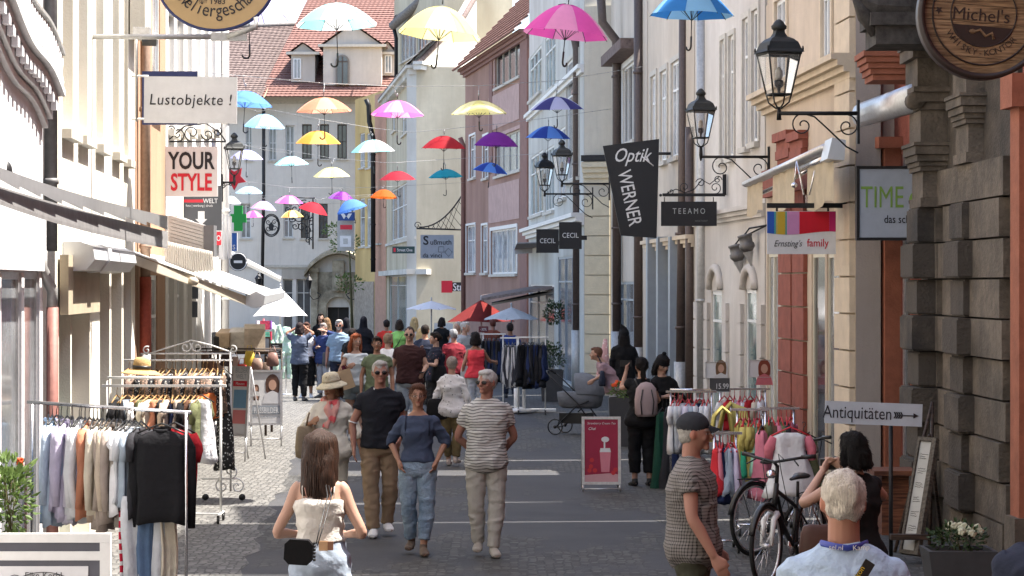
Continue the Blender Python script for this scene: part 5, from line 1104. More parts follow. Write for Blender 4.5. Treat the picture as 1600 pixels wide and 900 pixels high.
parasol(438,450,494,88,52,'big white market parasol on the sunny side beyond the cream awning',m_pw,n=4)
parasol(674,470,484,82,44,'flat white parasol in front of the street corner shop',m_pw)
parasol(752,468,503,112,50,'brick red parasol beside the dusty pink house',m_pr,n=4)
parasol(799,480,500,90,56,'pale grey parasol overlapping the red one',m_pg,n=6)
GN=[0]
def garment(x,y,zr,yaw,kind,m,label,group,w=.44,L=.72,sleeve=.55,drop=.13,th=.07,hm=None,seed=0,hanger=True,cat=None,m2=None):
 """one garment on its hanger under a rail point (x, y, zr); yaw 0 hangs edge-on to the camera when the rail runs across"""
 r=random.Random(seed)
 if yaw>.9:L*=r.uniform(.86,1.08);x+=r.uniform(-.014,.014)
 root=thing({'shirt':'hanging_shirt','tee':'hanging_tshirt','jacket':'hanging_jacket','dress':'hanging_dress','pants':'hanging_trousers','skirt':'hanging_skirt'}[kind],label,cat or{'shirt':'shirt','tee':'t-shirt','jacket':'jacket','dress':'dress','pants':'trousers','skirt':'skirt'}[kind],(x,y,zr),yaw,group)
 if hanger:
  b=MB();b.tube([(0,0,-.075),(0,0,-.03),(.018,0,-.01),(.02,0,.012),(0,0,.026),(-.018,0,.014)],.004,5)
  hw=w*.48;b.tube([(-hw,0,-.16),(-hw*.5,0,-.115),(0,0,-.075),(hw*.5,0,-.115),(hw,0,-.16)],.008,6)
  b.build('hanger',hm or m_hang,root,local=True)
 b=MB();n=24;top=-drop;rows=[]
 ph=r.uniform(0,6);fk=r.choice((3,4,5))
 if kind=='pants':prof=[(0,w*.46,th*.5),(.06,w*.5,th*.7),(.5,w*.48,th),(1,w*.46,th*1.1)]
 elif kind in('dress','skirt'):prof=[(0,w*(.2 if kind=='dress' else .36),th*.4),(.05,w*.4,th*.7),(.3,w*.38,th*.9),(.35,w*.4,th),(.7,w*.55,th*1.5),(1,w*.66,th*1.8)]
 else:prof=[(0,w*.14,th*.35),(.03,w*.3,th*.55),(.09,w*.5,th*.85),(.3,w*.5,th),(.65,w*.5,th*1.15),(1,w*.52,th*1.25)]
 fine=[]
 for i in range(len(prof)-1):
  for k in range(3):
   f=k/3;fine.append(tuple(prof[i][j]*(1-f)+prof[i+1][j]*f for j in range(3)))
 fine.append(prof[-1]);vs=[]
 for(t_,hw,ht)in fine:
  z=top-L*t_;a=.22*t_
  for j in range(n):
   an=2*math.pi*j/n;c_,s_=math.cos(an),math.sin(an)
   px_=math.copysign(abs(c_)**.7,c_)*hw;py_=s_*ht+math.sin(px_/w*fk*6+ph+t_*1.5)*.022*(.2+t_)+.01*math.sin(an*5+ph)
   vs.append((px_+.01*math.sin(t_*7+ph),py_,z-(.02*math.sin(an*3+ph)if t_==1 else 0)))
 k=len(fine);fs=[(i*n+j,i*n+(j+1)%n,(i+1)*n+(j+1)%n,(i+1)*n+j)for i in range(k-1)for j in range(n)]+[list(range(n)),[(k-1)*n+j for j in range(n)]]
 b.add(vs,fs,0,True)
 if kind in('shirt','tee','jacket')or(kind=='dress' and m2):
  for sg in(-1,1):
   sl=sleeve if kind!='tee' else .2
   x0=sg*w*.46;z0=top-.06;rr=.055 if kind!='jacket' else .062
   pts=[(x0*.85,0,z0+.02),(x0*1.08,r.uniform(-.01,.01),z0-.08),(x0*1.14+.01*r.uniform(-1,1),r.uniform(-.02,.02),z0-sl*.55),(x0*1.12,r.uniform(-.03,.03),z0-sl)]
   b2=b if not m2 else MB()
   b2.tube(pts,[(rr*.8,rr*.7),(rr,rr*.8),(rr*.85,rr*.7),(rr*.66,rr*.55)],10)
   if m2:b2.build('sleeve',m2,root,local=True)
 if kind in('shirt','jacket'):
  b.tube([(math.cos(a)*.065,math.sin(a)*.03,top+.005+.012*math.sin(a))for a in[2*math.pi*i/10 for i in range(11)]],.016,6)
 b.build('cloth',m,root,local=True)
 return root
m_hang=mat('hanger_black',(.02,.02,.02),rough=.4);m_hangw=mat('hanger_wood',(.45,.27,.11),rough=.5,kind='wood',col2=(.3,.16,.06),bump=.1);m_hangr=paint('hanger_red',(.5,.02,.03));m_hangwh=paint('hanger_white',(.6,.6,.6))
def rack(name,label,x0,x1,y,zr,m=None,zt=None,wheels=True,base=.5,r=.014,group=None,legs=None,second=None,cat='clothes rack'):
 """rail along x between x0 and x1 at depth y"""
 m=m or m_chrome;t=thing(name,label,cat,((x0+x1)/2,y,.01),0,group)
 b=MB();b.bx((x0-.06,y-.022,zr-.012),(x1+.06,y+.022,zr+.014));b.build('rail',m,t)
 if second is not None:b=MB();b.tube([(x0,y+second[0],second[1]),(x1,y+second[0],second[1])],r,8);b.build('rail',m,t)
 for x in(x0,x1):
  b=MB();b.tube([(x,y,.1),(x,y,(zt or zr)+(.0 if zt else-.012))],r,8);b.build('post',m,t)
  b=MB();b.tube([(x,y-base/2,.1),(x,y+base/2,.1)],r,8);b.build('foot',m,t)
  if wheels:
   for yy in(y-base/2,y+base/2):
    b=MB();b.tube([(x-.012,yy,.045),(x+.012,yy,.045)],.038,12);b.box((x,yy,.08),(.03,.03,.04));b.build('wheel',m_hang,t)
 b=MB();b.tube([(x0,y,.1),(x1,y,.1)],r*.9,8);b.build('crossbar',m,t)
 return t
gc=lambda n,c,**k:cloth(n,c,bscale=14,**k)
CN={'blue':(.36,.5,.68),'pale blue':(.5,.6,.72),'lilac':(.55,.5,.64),'pale lilac':(.62,.58,.68),'white':(.72,.72,.74),'rust':(.48,.2,.12),'beige':(.5,.4,.32),'sand':(.55,.46,.36),'taupe':(.36,.3,.26),'grey brown':(.28,.25,.22),'pale grey':(.55,.57,.6),'blue grey':(.32,.38,.45),'navy':(.02,.03,.08),'black':(.012,.012,.014),'charcoal':(.035,.035,.04),'yellow':(.5,.42,.13),'green':(.04,.35,.2),'mint':(.3,.55,.42),'red':(.5,.03,.04),'pink':(.6,.2,.26),'orange':(.6,.16,.05),'olive':(.13,.14,.07),'dark green':(.015,.06,.04),'cream':(.62,.56,.45),'brown':(.12,.06,.04),'denim':(.1,.16,.27)}
GM=lambda n:gc(n.replace(' ','_'),CN[n])
s0=190.0;y_=F/s0;x0,x1=P(50,0,s0).x,P(295,0,s0).x;zr=P(0,640,s0).z
RK1=thing('garment_rack','front chrome rack with long sleeved shirts and a black jacket','clothes rack',((x0+x1)/2,y_,.01))
qa,qb=P(44,628,184),P(298,645,196)
b=MB();d=qb-qa;b.tube([qa,qb],.02,4);b.build('rail',m_chrome,RK1)
for q in(P(50,632,184),P(291,644,196)):
 MB().tube([Vector((q.x,q.y,.1)),q],.013,8).build('post',m_chrome,RK1);MB().tube([Vector((q.x,q.y-.3,.1)),Vector((q.x,q.y+.3,.1))],.014,8).build('foot',m_chrome,RK1)
MB().tube([V(qa.x+.05,qa.y,.1),V(qb.x-.05,qb.y,.1)],.012,8).build('crossbar',m_chrome,RK1)
seq=['blue','blue','pale blue','blue','lilac','lilac','pale lilac','lilac','white','white','pale grey','rust','beige','sand','cream','taupe','sand','taupe','grey brown','grey brown']
ordn=['first','second','third','fourth','fifth','sixth','seventh','eighth','ninth','tenth','eleventh','twelfth','thirteenth','fourteenth','fifteenth','sixteenth','seventeenth','eighteenth','nineteenth','twentieth','twenty first','twenty second','twenty third','twenty fourth']
for i,c in enumerate(seq):
 px=76+i*6.1;f=(px-44)/(298-44);q=qa.lerp(qb,f)
 garment(q.x,q.y,q.z-.02,R(90+rnd.uniform(-14,20)),'shirt',GM(c),'%s long sleeved shirt, %s from the left end of the front rack'%(c,ordn[i]),'shirts on the front left rack',w=.46,L=.8,sleeve=.62,th=.045,seed=i)
for i,c in enumerate(['white','pale grey','blue grey','charcoal']):
 q=qa.lerp(qb,(202+i*7-44)/254);garment(q.x,q.y,q.z-.02,R(70+rnd.uniform(-8,10)),'tee',GM(c),'%s short sleeved t-shirt beside the black jacket on the front rack'%c,'t-shirts on the front left rack',L=.72,th=.05,seed=30+i)
q=qa.lerp(qb,.86);garment(q.x-.03,q.y-.06,q.z-.02,R(-14),'jacket',GM('black'),'black long sleeved top facing the street at the end of the front rack','tops on the front left rack',w=.46,L=.74,sleeve=.72,th=.09,seed=41)
q=qa.lerp(qb,.9);garment(q.x-.01,q.y+.14,q.z-.02,R(-10),'tee',GM('red'),'red top peeping out behind the black jacket','tops on the front left rack',w=.36,L=.5,sleeve=.3,th=.05,seed=42)
for i,(c,px)in enumerate((('pale grey',205),('denim',228),('pale grey',248),('cream',262))):
 q=P(px,790,194);garment(q.x,q.y,.95,R(rnd.uniform(-20,20)),'pants',GM(c),['light grey trousers hanging low beside the striped scarf','bright denim trousers hanging low under the rack','pale grey trousers hanging under the black jacket','cream trousers hanging low at the rack end'][i],'trousers low on the front rack',w=.16,L=.85,drop=.05,th=.06,seed=50+i,hanger=False)
b=MB();q=P(190,770,193);b.tube([q+V(.005*math.sin(i),0,.16-i*.1)for i in range(10)],[(.022,.014)]*10,8);tag(rebase(b.build('striped_scarf',cloth('scarf_stripe',(.5,.02,.05),kind='stripe',col2=(.7,.7,.72),extra=(.09,.35)))),'thin red and white striped scarf hanging from the front rack','scarf')
s1=143.0;y_=F/s1;zr=P(0,603,s1).z;x0,x1=P(168,0,s1).x,P(345,0,s1).x
RK2=rack('garment_rack','white double rail rack with wooden hangers behind the front rack',x0,x1,y_,zr,m_white,zt=zr+.06,base=.45,second=(.0,zr+.09))
cs=['black','charcoal','blue grey','white','brown','olive','cream','rust','charcoal','beige','navy','taupe','black','brown','pale grey','olive']
for i,c in enumerate(cs):
 garment(x0+.1+i*.062,y_,zr-.02,R(80+rnd.uniform(-16,16)),'skirt' if i%3 else 'tee',GM(c),'%s garment on a wooden hanger, %s along the white double rail rack'%(c,ordn[i]),'garments on the white double rail rack',L=.62,th=.04,hm=m_hangw,seed=60+i,cat='garment')
garment(x1-.2,y_-.05,zr-.02,R(4),'skirt',GM('white'),'plain white skirt hung facing the street at the rack end','garments on the white double rail rack',w=.28,L=.68,th=.05,seed=77)
s2=130.0;y2=F/s2;zr2=P(0,563,s2).z;xa,xb=P(190,0,s2).x,P(350,0,s2).x
t=thing('ornate_rack','white scrolled iron rack of patterned tops beneath the straw hat','clothes rack',((xa+xb)/2,y2,.01))
MB().tube([(xa,y2,zr2),(xb+.1,y2,zr2)],.013,8).build('rail',m_white,t)
for x in(xa,xb+.08):MB().tube([(x,y2,.12),(x,y2,zr2+.1)],.013,8).build('post',m_white,t)
b=MB();T=axes((xb-.25,y2,zr2+.08),(1,0,0),(0,0,1),(0,1,0));cx_=-.14
b.tube([T@Vector(p)for p in((-.65,0,0),(-.4,.08,0),(-.2,.14,0),(cx_,.16,0))],.01,6);b.tube([T@Vector(p)for p in((cx_,.16,0),(.1,.1,0),(.3,.03,0),(.36,.02,0))],.01,6);b.tube([T@Vector((-.75,0,0)),T@Vector((.38,0,0))],.011,6)
for c_,r_,a_,sg in(((cx_-.07,.08),.07,.8,-1),((cx_+.07,.08),.07,2.3,1),((.36,.05),.05,2,-1),((-.68,.04),.05,1,1)):b.tube([T@Vector(p)for p in scroll(c_,r_,1.2,a_,sg)],.009,6)
b.build('scroll_crest',m_white,t)
b=MB();T=axes((xb+.08,y2-.02,.22),(1,0,0),(0,0,1),(0,1,0));b.tube([T@Vector((-.35,.05,0)),T@Vector((.1,.05,0))],.01,6)
for c_,a_,sg in(((-.1,-.04),1.5,1),((.08,-.04),1.5,-1),((.0,.14),4.7,1)):b.tube([T@Vector(p)for p in scroll(c_,.09,1.2,a_,sg)],.01,6)
b.build('scroll_foot',m_white,t)
for x in(-.3,.14):MB().tube([(xb+.08+x,y2-.03,.05),(xb+.08+x,y2+.0,.05)],.04,10).build('wheel',m_hang,t)
m_flor=[cloth('floral%d'%i,c,kind='pattern',col2=c2,extra=(e,.35))for i,(c,c2,e)in enumerate((((.12,.09,.07),(.4,.25,.18),26),((.35,.25,.2),(.05,.05,.05),30),((.03,.03,.035),(.45,.42,.38),34)))]
for i in range(19):
 garment(xa+.1+i*.062,y2,zr2-.02,R(84+rnd.uniform(-14,14)),'tee',m_flor[i%3],'%s patterned top on a pale wooden hanger, %s from the hat'%(['brown floral','dusty pink leaf','black and cream'][i%3],ordn[i]),'patterned tops on the scrolled white rack',L=.55,th=.045,hm=m_hangw,seed=90+i)
garment(xb+.02,y2-.12,zr2-.02,R(18),'dress',cloth('swirl',(.03,.03,.03),kind='pattern',col2=(.6,.6,.58),extra=(30,.3)),'black dress with white swirl print at the end of the scrolled rack','dresses on the scrolled white rack',w=.2,L=1.15,th=.05,seed=120)
garment(P(328,0,131).x,P(0,0,131).y,zr2-.25,R(30),'tee',GM('orange'),'bright orange red top low among the patterned tops','patterned tops on the scrolled white rack',w=.3,L=.3,th=.05,seed=121)
q=P(221,583,140);t=thing('straw_hat','wide brimmed straw hat with black band on top of the rack','hat',q,0);b=MB(Matrix.Translation(q)@Matrix.Rotation(.06,4,'Y'))
b.lathe([(.235,-.01),(.22,.0),(.16,.03),(.1,.035),(.1,.036),(.098,.1),(.09,.15),(.06,.175),(.0,.18)],26,sy=.9);b.build('crown_and_brim',mat('straw',(.45,.3,.13),rough=.85,scale=40,bump=.5),t);b=MB(Matrix.Translation(q)@Matrix.Rotation(.06,4,'Y'));b.lathe([(.103,.045),(.1035,.085)],26,sy=.9);b.build('band',m_hang,t)
def kids_rack(px0,px1,yr,s,cols,label,group,kind='tee',L=.5,m=None,w=.34,hm=None,two=False,skew=0.0,base=.5,posts=True):
 y=F/s;zr=P(0,yr,s).z;xa,xb=P(px0,0,s).x,P(px1,0,s).x
 rack('garment_rack',label,xa,xb,y,zr,m or m_chrome,base=base,second=(.1,zr+.02)if two else None)
 n=len(cols);
 for i,c in enumerate(cols):
  f=(i+.6)/(n+.2);mm=GM(c)if isinstance(c,str)else c[1];cn=c if isinstance(c,str)else c[0]
  garment(xa+(xb-xa)*f,y,zr-.015,R(78+rnd.uniform(-25,25)),kind if not isinstance(kind,list)else kind[i%len(kind)],mm,'%s garment, %s from the left on the %s'%(cn,ordn[i%24],label.split(',')[0]),group,w=w,L=L,th=.04,hm=hm or m_hangr,seed=200+int(px0)+i,cat='garment')
kids_rack(1048,1112,612,126,['white','pale grey','white','blue grey','pale lilac','white','navy','pale grey','white'],'wide rack with red hangers, behind the man in the cap','garments on the rack behind the capped man',two=True,L=.62)
kids_rack(1125,1196,608,116,['white','red','white','pink','white','red','cream','white'],'low rack under the girl posters, with red hangers','garments under the girl posters',L=.4,hm=m_hangr,w=.3)
kids_rack(1152,1192,640,150,['yellow','yellow','green','yellow','mint','yellow','orange'],'short rack of yellow and green clothes, behind the saddle','yellow and green garments',L=.58,kind=['dress','tee'],w=.28)
kids_rack(1196,1240,638,148,['olive','brown','pink','olive','charcoal','pink'],'short rack of dark and pink clothes, behind the white dress','dark and pink garments',L=.5,w=.28)
kids_rack(1116,1150,677,160,['red','pink','navy','blue grey','blue grey','lilac'],'lowest rack of red and blue clothes, beside the cap peak','red and blue garments',L=.5,kind=['dress','pants'],w=.26)
q=P(1235,655,164);garment(q.x,q.y,q.z,R(6),'dress',gc('white_cotton',(.6,.6,.6)),'white girls dress with pink sleeves facing the street','girls dresses',w=.4,L=.6,th=.08,hm=m_hangr,m2=gc('pink_cotton',(.55,.16,.2)),sleeve=.2,seed=300)
q=P(1248,660,158);garment(q.x+.05,q.y,q.z-.02,R(14),'dress',GM('olive'),'olive garment hanging behind the white girls dress','girls dresses',w=.36,L=.55,th=.06,seed=301)
q=P(1190,700,160);garment(q.x,q.y,q.z+.3,R(55),'dress',GM('pink'),'salmon pink dress hanging beside the white dress','girls dresses',w=.14,L=.62,th=.06,seed=302)
q=P(1140,634,140);t=thing('draped_cardigans','pile of yellow and white cardigans over the top rail','clothes',q);b=MB()
for i,(px,y0_,y1_)in enumerate(((1122,636,690),(1136,630,672))):b.tube([P(px-12,y1_,141-i),P(px-6,y0_+14,141-i),P(px+6,y0_,141-i),P(px+18,y0_+10,141-i),P(px+24,y1_,141)],[(.025,.1)]*5,12)
b.build('cloth',GM('yellow'),t)
for i,(px,c)in enumerate(((1036,'dark green'),(1042,'charcoal'),(1048,'navy'))):
 q=P(px,628,122);garment(q.x,q.y,q.z,R(60+i*20),'dress',GM(c),'%s long garment held out beside the girl with the beanie'%c,'long dark garments by the beanie girl',w=.34,L=1.05,th=.06,seed=310+i)
def portrait(t,M,x,y,k,hair=(.12,.05,.03),top=(.6,.6,.6),skin=(.5,.3,.22)):
 c=paint('print_hair_%d'%int(hair[0]*1000),hair);b=MB();b.prism([(x+math.cos(a)*.09*k,y+(.02+math.sin(a)*.12)*k-(.06*k if math.sin(a)<-.3 else 0))for a in[2*math.pi*i/20 for i in range(20)]],.003,M);b.build('printed_hair',c,t)
 b=MB();b.prism([(x-.13*k,y-.24*k),(x+.13*k,y-.24*k),(x+.1*k,y-.12*k),(x,y-.07*k),(x-.1*k,y-.12*k)],.004,M);b.build('printed_top',paint('print_top_%d'%int(top[2]*1000),top),t)
 b=MB();b.prism([(x+math.cos(a)*.05*k,y+math.sin(a)*.068*k)for a in[2*math.pi*i/16 for i in range(16)]],.006,M);b.build('printed_face',paint('print_skin',skin),t)
t,M,w,h=board('poster','small white poster of a smiling girl with price card below',1103,1136,566,590,118,m_signw,m_alu,.006,.015);portrait(t,M,.06,.02,.8,(.15,.08,.04))
t,M,w,h=board('price_card','dark price card reading 15.99 on top of the rack',1109,1140,591,612,120,paint('card_dark',(.07,.07,.075)),m_alu,.005,.012);letter(t,M,'15.99',.1,.03,-.05,m_signw,off=.004,sx=.8)
t,M,w,h=board('poster','white poster of a red haired girl in pink beside the arched window',1171,1204,563,589,112,m_signw,m_alu,.006,.015);portrait(t,M,.06,.0,.95,(.2,.04,.02),(.55,.15,.18))
q=P(1188,590,112);MB().tube([Vector((q.x,q.y+.03,.3)),q+V(0,.03,0)],.008,6).build('stem',m_alu,t)
def plain_row(px0,px1,yr,s,n,cols,label,group,L=.9,base=.5,kind='skirt'):
 y=F/s;zr=P(0,yr,s).z;xa,xb=P(px0,0,s).x,P(px1,0,s).x;rack('garment_rack',label,xa,xb,y,zr,m_white,base=base)
 for i in range(n):
  c=cols[i%len(cols)];mm=GM(c)if isinstance(c,str)else c[1];cn=c if isinstance(c,str)else c[0]
  garment(xa+(xb-xa)*(i+.5)/n,y,zr-.02,R(85+rnd.uniform(-20,20)),kind,mm,'%s garment, %s on the %s'%(cn,ordn[i],label.split(',')[0]),group,L=L,th=.05,seed=400+int(px0)+i,cat='garment')
st=('black and white striped',cloth('bw_stripe',(.55,.55,.56),kind='vstripe',col2=(.04,.04,.05),extra=(.05,.5)))
plain_row(786,808,528,76,4,[st],'short rail of striped trousers, by the coral top','striped trousers on the far rack',L=.85,kind='pants')
plain_row(810,852,527,78,12,['black','charcoal','black','navy'],'dark clothes rail, beside the grey planter','dark garments on the far rail',L=.8)
plain_row(755,786,522,70,9,['black','charcoal','navy'],'farther dark clothes rail, behind the striped trousers','dark garments on the farther rail',L=.85)
q=A(2.75,80,0);q=P(811,632,77);q.z=0;t=thing('weighted_stand','white weighted parasol stand with short tube and flat plates','parasol base',q)
MB().lathe([(.36,.02),(.36,.07),(.1,.09),(.07,.12)],18,Matrix.Translation(q)).build('plate',m_white,t);MB().tube([q+V(.1,0,.08),q+V(.1,0,1.3)],.035,8).build('tube',m_white,t);MB().tube([q+V(-.05,0,.08),q+V(-.05,0,.5)],.06,8).build('sleeve',m_white,t)
MB().box(q+V(.3,.1,.05),(.9,.22,.05)).box(q+V(-.5,-.1,.04),(.5,.25,.05)).build('feet',m_white,t)
def aboard(label,px0,px1,y0,y1,s,yfoot,m,yaw=0.0):
 w,h=(px1-px0)/s,(y1-y0)/s;q=P((px0+px1)/2,0,s);q.z=0;t=thing('sandwich_board',label,'sandwich board',q,yaw)
 z1,z0=P(0,y0,s).z,P(0,y1,s).z;ORGM=ORG[t.name]
 M=ORGM@axes((0,0,(z0+z1)/2),(1,0,0),(0,0,1),(0,-1,0))@Matrix.Rotation(R(-5),4,'X')
 b=MB();b.bx((-w/2+.02,-h/2+.02,-.01),(w/2-.02,h/2-.02,.005),0,M);b.build('poster',m,t)
 b=MB();e=.035
 b.bx((-w/2,h/2-e,-.015),(w/2,h/2,.018),0,M);b.bx((-w/2,-h/2,-.015),(w/2,-h/2+e,.018),0,M);b.bx((-w/2,-h/2+e,-.015),(-w/2+e,h/2-e,.018),0,M);b.bx((w/2-e,-h/2+e,-.015),(w/2,h/2-e,.018),0,M)
 b.build('frame',m_alu,t)
 for x in(-w/2+.015,w/2-.015):
  MB().tube([M@Vector((x,-h/2,0)),M@Vector((x,-z0-h/2-.0,0))],.014,6).build('leg',m_alu,t)
  MB().tube([M@Vector((x,h/2-.02,-.03)),ORGM@Vector((x,.45,0))],.012,6).build('leg',m_alu,t)
 MB().tube([M@Vector((-w/2+.02,-h/2-z0*.65,0)),M@Vector((w/2-.02,-h/2-z0*.65,0))],.01,6).build('crossbar',m_alu,t)
 return t,M,w,h
t,M,w,h=aboard('red cream drink poster board standing alone in the street',909,970,651,757,124,770,paint('poster_red',(.3,.015,.05)))
letter(t,M@Matrix.Translation((0,0,.006)),'Strawberry Cream Tea',.038,.0,.33,m_signw,shear=.3);letter(t,M@Matrix.Translation((0,0,.006)),'Chai',.05,-.12,.26,m_signw,shear=.3)
b=MB();M6=M@Matrix.Translation((0,0,.006));b.prism([(-.0,-.27),(.1,-.27),(.12,-.02),(-.02,-.02)],.004,M6);b.build('printed_cup',paint('shake_pink',(.6,.2,.25)),t)
b=MB();b.prism([(-.02,-.02),(.12,-.02),(.11,.03),(-.01,.03)],.006,M6);b.bx((.03,.03,0),(.05,.12,.005),0,M6);b.prism([(.05+math.cos(a)*.05,.14+math.sin(a)*.035)for a in[2*math.pi*i/14 for i in range(14)]],.005,M6);b.build('printed_cream',m_signw,t)
b=MB()
for x,y in((-.13,-.2),(-.15,-.25),(-.08,-.25),(.15,-.28),(.18,-.24),(-.12,-.12)):b.prism([(x+math.cos(a)*.028,y+math.sin(a)*.028)for a in[2*math.pi*i/10 for i in range(10)]],.007,M6)
b.build('printed_berries',paint('berry',(.5,.03,.04)),t);b=MB();b.prism([(-.22,-.4),(.22,-.4),(.22,-.3),(.1,-.285),(-.22,-.31)],.003,M6);b.build('printed_table',paint('pale_pink',(.55,.3,.32)),t)
t,M,w,h=aboard('white sandwich board with portrait photos and the word for passport pictures',391,441,578,664,97,695,m_signw,.1);M6=M@Matrix.Translation((0,0,.006))
portrait(t,M6,.1,.2,1.25,(.1,.05,.035),(.6,.6,.62));portrait(t,M6,-.16,.14,.5,(.1,.05,.035));portrait(t,M6,-.16,.0,.5,(.1,.05,.035))
MB().bx((-.23,-.27,0),(.23,-.13,.003),0,M6).build('printed_band',m_sgrey,t);letter(t,M6@Matrix.Translation((0,0,.003)),'PASSBILDER',.13,0,-.25,m_signw,off=.006,sx=.58);letter(t,M6,'JETZT ZUM MITNEHMEN',.05,0,-.33,m_sgrey,sx=.8)
t,M,w,h=aboard('tall white sandwich board with red line of text next to the patterned dress',356,392,572,682,106,700,m_signw,-.5);M6=M@Matrix.Translation((0,0,.006))
letter(t,M6,'BILDER',.1,.02,.42,m_sgrey,sx=.7);letter(t,M6,'WELT',.1,.02,.33,m_sgrey,sx=.7);MB().bx((-.12,.22,0),(.14,.3,.004),0,M6).build('printed_bar',m_redp,t);letter(t,M6@Matrix.Translation((0,0,.004)),'Minuten',.06,.01,.24,m_signw,sx=.8)
MB().bx((-.1,-.1,0),(.13,.17,.003),0,M6).build('printed_photo',paint('photo_blue',(.15,.3,.45)),t);MB().bx((-.1,-.33,0),(.13,-.13,.003),0,M6).build('printed_photo',paint('photo_pink',(.6,.2,.2)),t)
q=P(86,905,232);q.z=P(0,905,232).z;t=thing('framed_board','white framed board with old fashioned lettering in the near corner','board',q);M=sign_frame(80,880,232)
b=MB();b.bx((-.42,-.5,-.03),(.36,.14,-.005),0,M);b.build('backing',paint('chalk_grey',(.09,.09,.11)),t);b=MB();b.bx((-.42,.14,-.04),(.4,.2,.015),0,M);b.bx((.33,-.5,-.04),(.4,.139,.015),0,M);b.bx((-.42,.02,-.004),(.329,.08,.01),0,M);b.build('frame',m_white,t)
b=MB();b.bx((-.42,-.5,-.002),(.25,-.02,.004),0,M);b.build('sheet',m_signw,t);M6=M@Matrix.Translation((-.05,0,.006));letter(t,M6,'Elke Kerbl',.06,.0,-.1,m_ink)
b=MB();
for x in(-.2,.2):b.tube([M6@Vector(p)for p in scroll((x,-.13),.06,1.3,0,1 if x<0 else-1)],.003,4)
b.tube([M6@Vector((math.cos(a)*.2,-.16+math.sin(a)*.1,0))for a in[math.pi*i/14 for i in range(15)]],.003,4);b.build('ornament',m_ink,t)
q=P(1430,880,168);t=thing('menu_easel','narrow framed menu leaning on a dark wooden easel by the stone wall','easel',Vector((q.x,q.y,0)))
m_dwood=mat('dark_wood',(.07,.045,.03),rough=.6,kind='wood',col2=(.04,.025,.02),bump=.2)
a_,c_=P(1420,860,168),P(1448,690,164);up=(c_-a_).normalized();rt=V(.55,-.83,0).normalized();M=axes(a_.lerp(c_,.5),rt,up,rt.cross(up));L_=(c_-a_).length
b=MB();b.bx((-.08,-L_/2,-.02),(.08,L_/2,.0),0,M);b.build('menu_sheet',paint('menu_paper',(.38,.37,.33)),t)
b=MB();b.bx((-.11,-L_/2-.04,-.03),(-.081,L_/2+.04,.02),0,M);b.bx((.081,-L_/2-.04,-.03),(.14,L_/2+.04,.02),0,M);b.bx((-.08,L_/2+.001,-.03),(.08,L_/2+.04,.02),0,M);b.bx((-.08,-L_/2-.04,-.03),(.08,-L_/2-.001,.02),0,M);b.build('frame',mat('frame_wood',(.12,.1,.075),kind='wood'),t)
b=MB()
for k,y in enumerate((.4,.25,.1,-.05,-.2,-.35)):[b.tube([M@Vector((-.055+j*.012,y+.03-i*.022+rnd.uniform(-.006,.006),.003))for j in range(10-(i*3+k)%4)],.0022,3,caps=False)for i in range(3)]
b.build('lettering',m_ink,t,fix=False)
top=P(1457,628,158)
for e in(P(1398,905,161),P(1452,915,161)):MB().tube([top,Vector((e.x,e.y,0))],.018,6).build('leg',m_dwood,t)
e=P(1480,820,160);MB().tube([P(1452,680,163),Vector((e.x+.05,e.y+.5,0))],.018,6).build('leg',m_dwood,t)
b=MB();q=P(1405,838,168);b.box(q+V(.08,-.04,0),(.34,.1,.05));b.build('ledge',m_dwood,t)
q=P(1390,900,150);t=thing('shop_counter','reddish brown wooden stand table beside the easel','table',Vector((q.x,q.y,0)));zt_=P(0,733,150).z
m_rwood=mat('red_wood',(.24,.09,.045),rough=.5,kind='wood',col2=(.14,.05,.03),bump=.2)
b=MB();b.bx((q.x-.2,q.y-.25,zt_-.05),(q.x+.26,q.y+.3,zt_));b.build('table_top',m_rwood,t);b=MB();b.bx((q.x-.1,q.y-.12,0),(q.x+.18,q.y+.2,zt_-.054));b.build('pedestal',m_rwood,t)
def leaves(b,c,r,n,size,rr,flat=.5,mi=0):
 for i in range(n):
  while True:
   v=Vector((rr.uniform(-1,1),rr.uniform(-1,1),rr.uniform(-1,1)))
   if .25<v.length<.75+.55*noise.noise(v.normalized()*1.7+Vector((n*.01,0,0)))+.15:break
  p=Vector(c)+Vector((v.x*r[0],v.y*r[1],v.z*r[2]));d=(v+Vector((rr.uniform(-.5,.5),rr.uniform(-.5,.5),rr.uniform(-.2,.8)))).normalized();sd_=d.cross(V(rr.uniform(-1,1),rr.uniform(-1,1),1)).normalized();L_=size*rr.uniform(.7,1.3)
  nn=d.cross(sd_)*L_*.12
  b.add([p,p+d*L_*.5+sd_*L_*.26+nn,p+d*L_,p+d*L_*.5-sd_*L_*.26+nn],[(0,1,2),(0,2,3)],mi)
m_leaf=mat('leaf',(.09,.16,.035),rough=.55,var=.4,scale=12,bump=.1,trans=.3,col2=(.16,.24,.07));m_leafd=mat('leaf_dark',(.03,.06,.02),rough=.6,var=.4,scale=12,bump=.1,col2=(.05,.09,.03));m_stem=mat('stem',(.1,.09,.04))
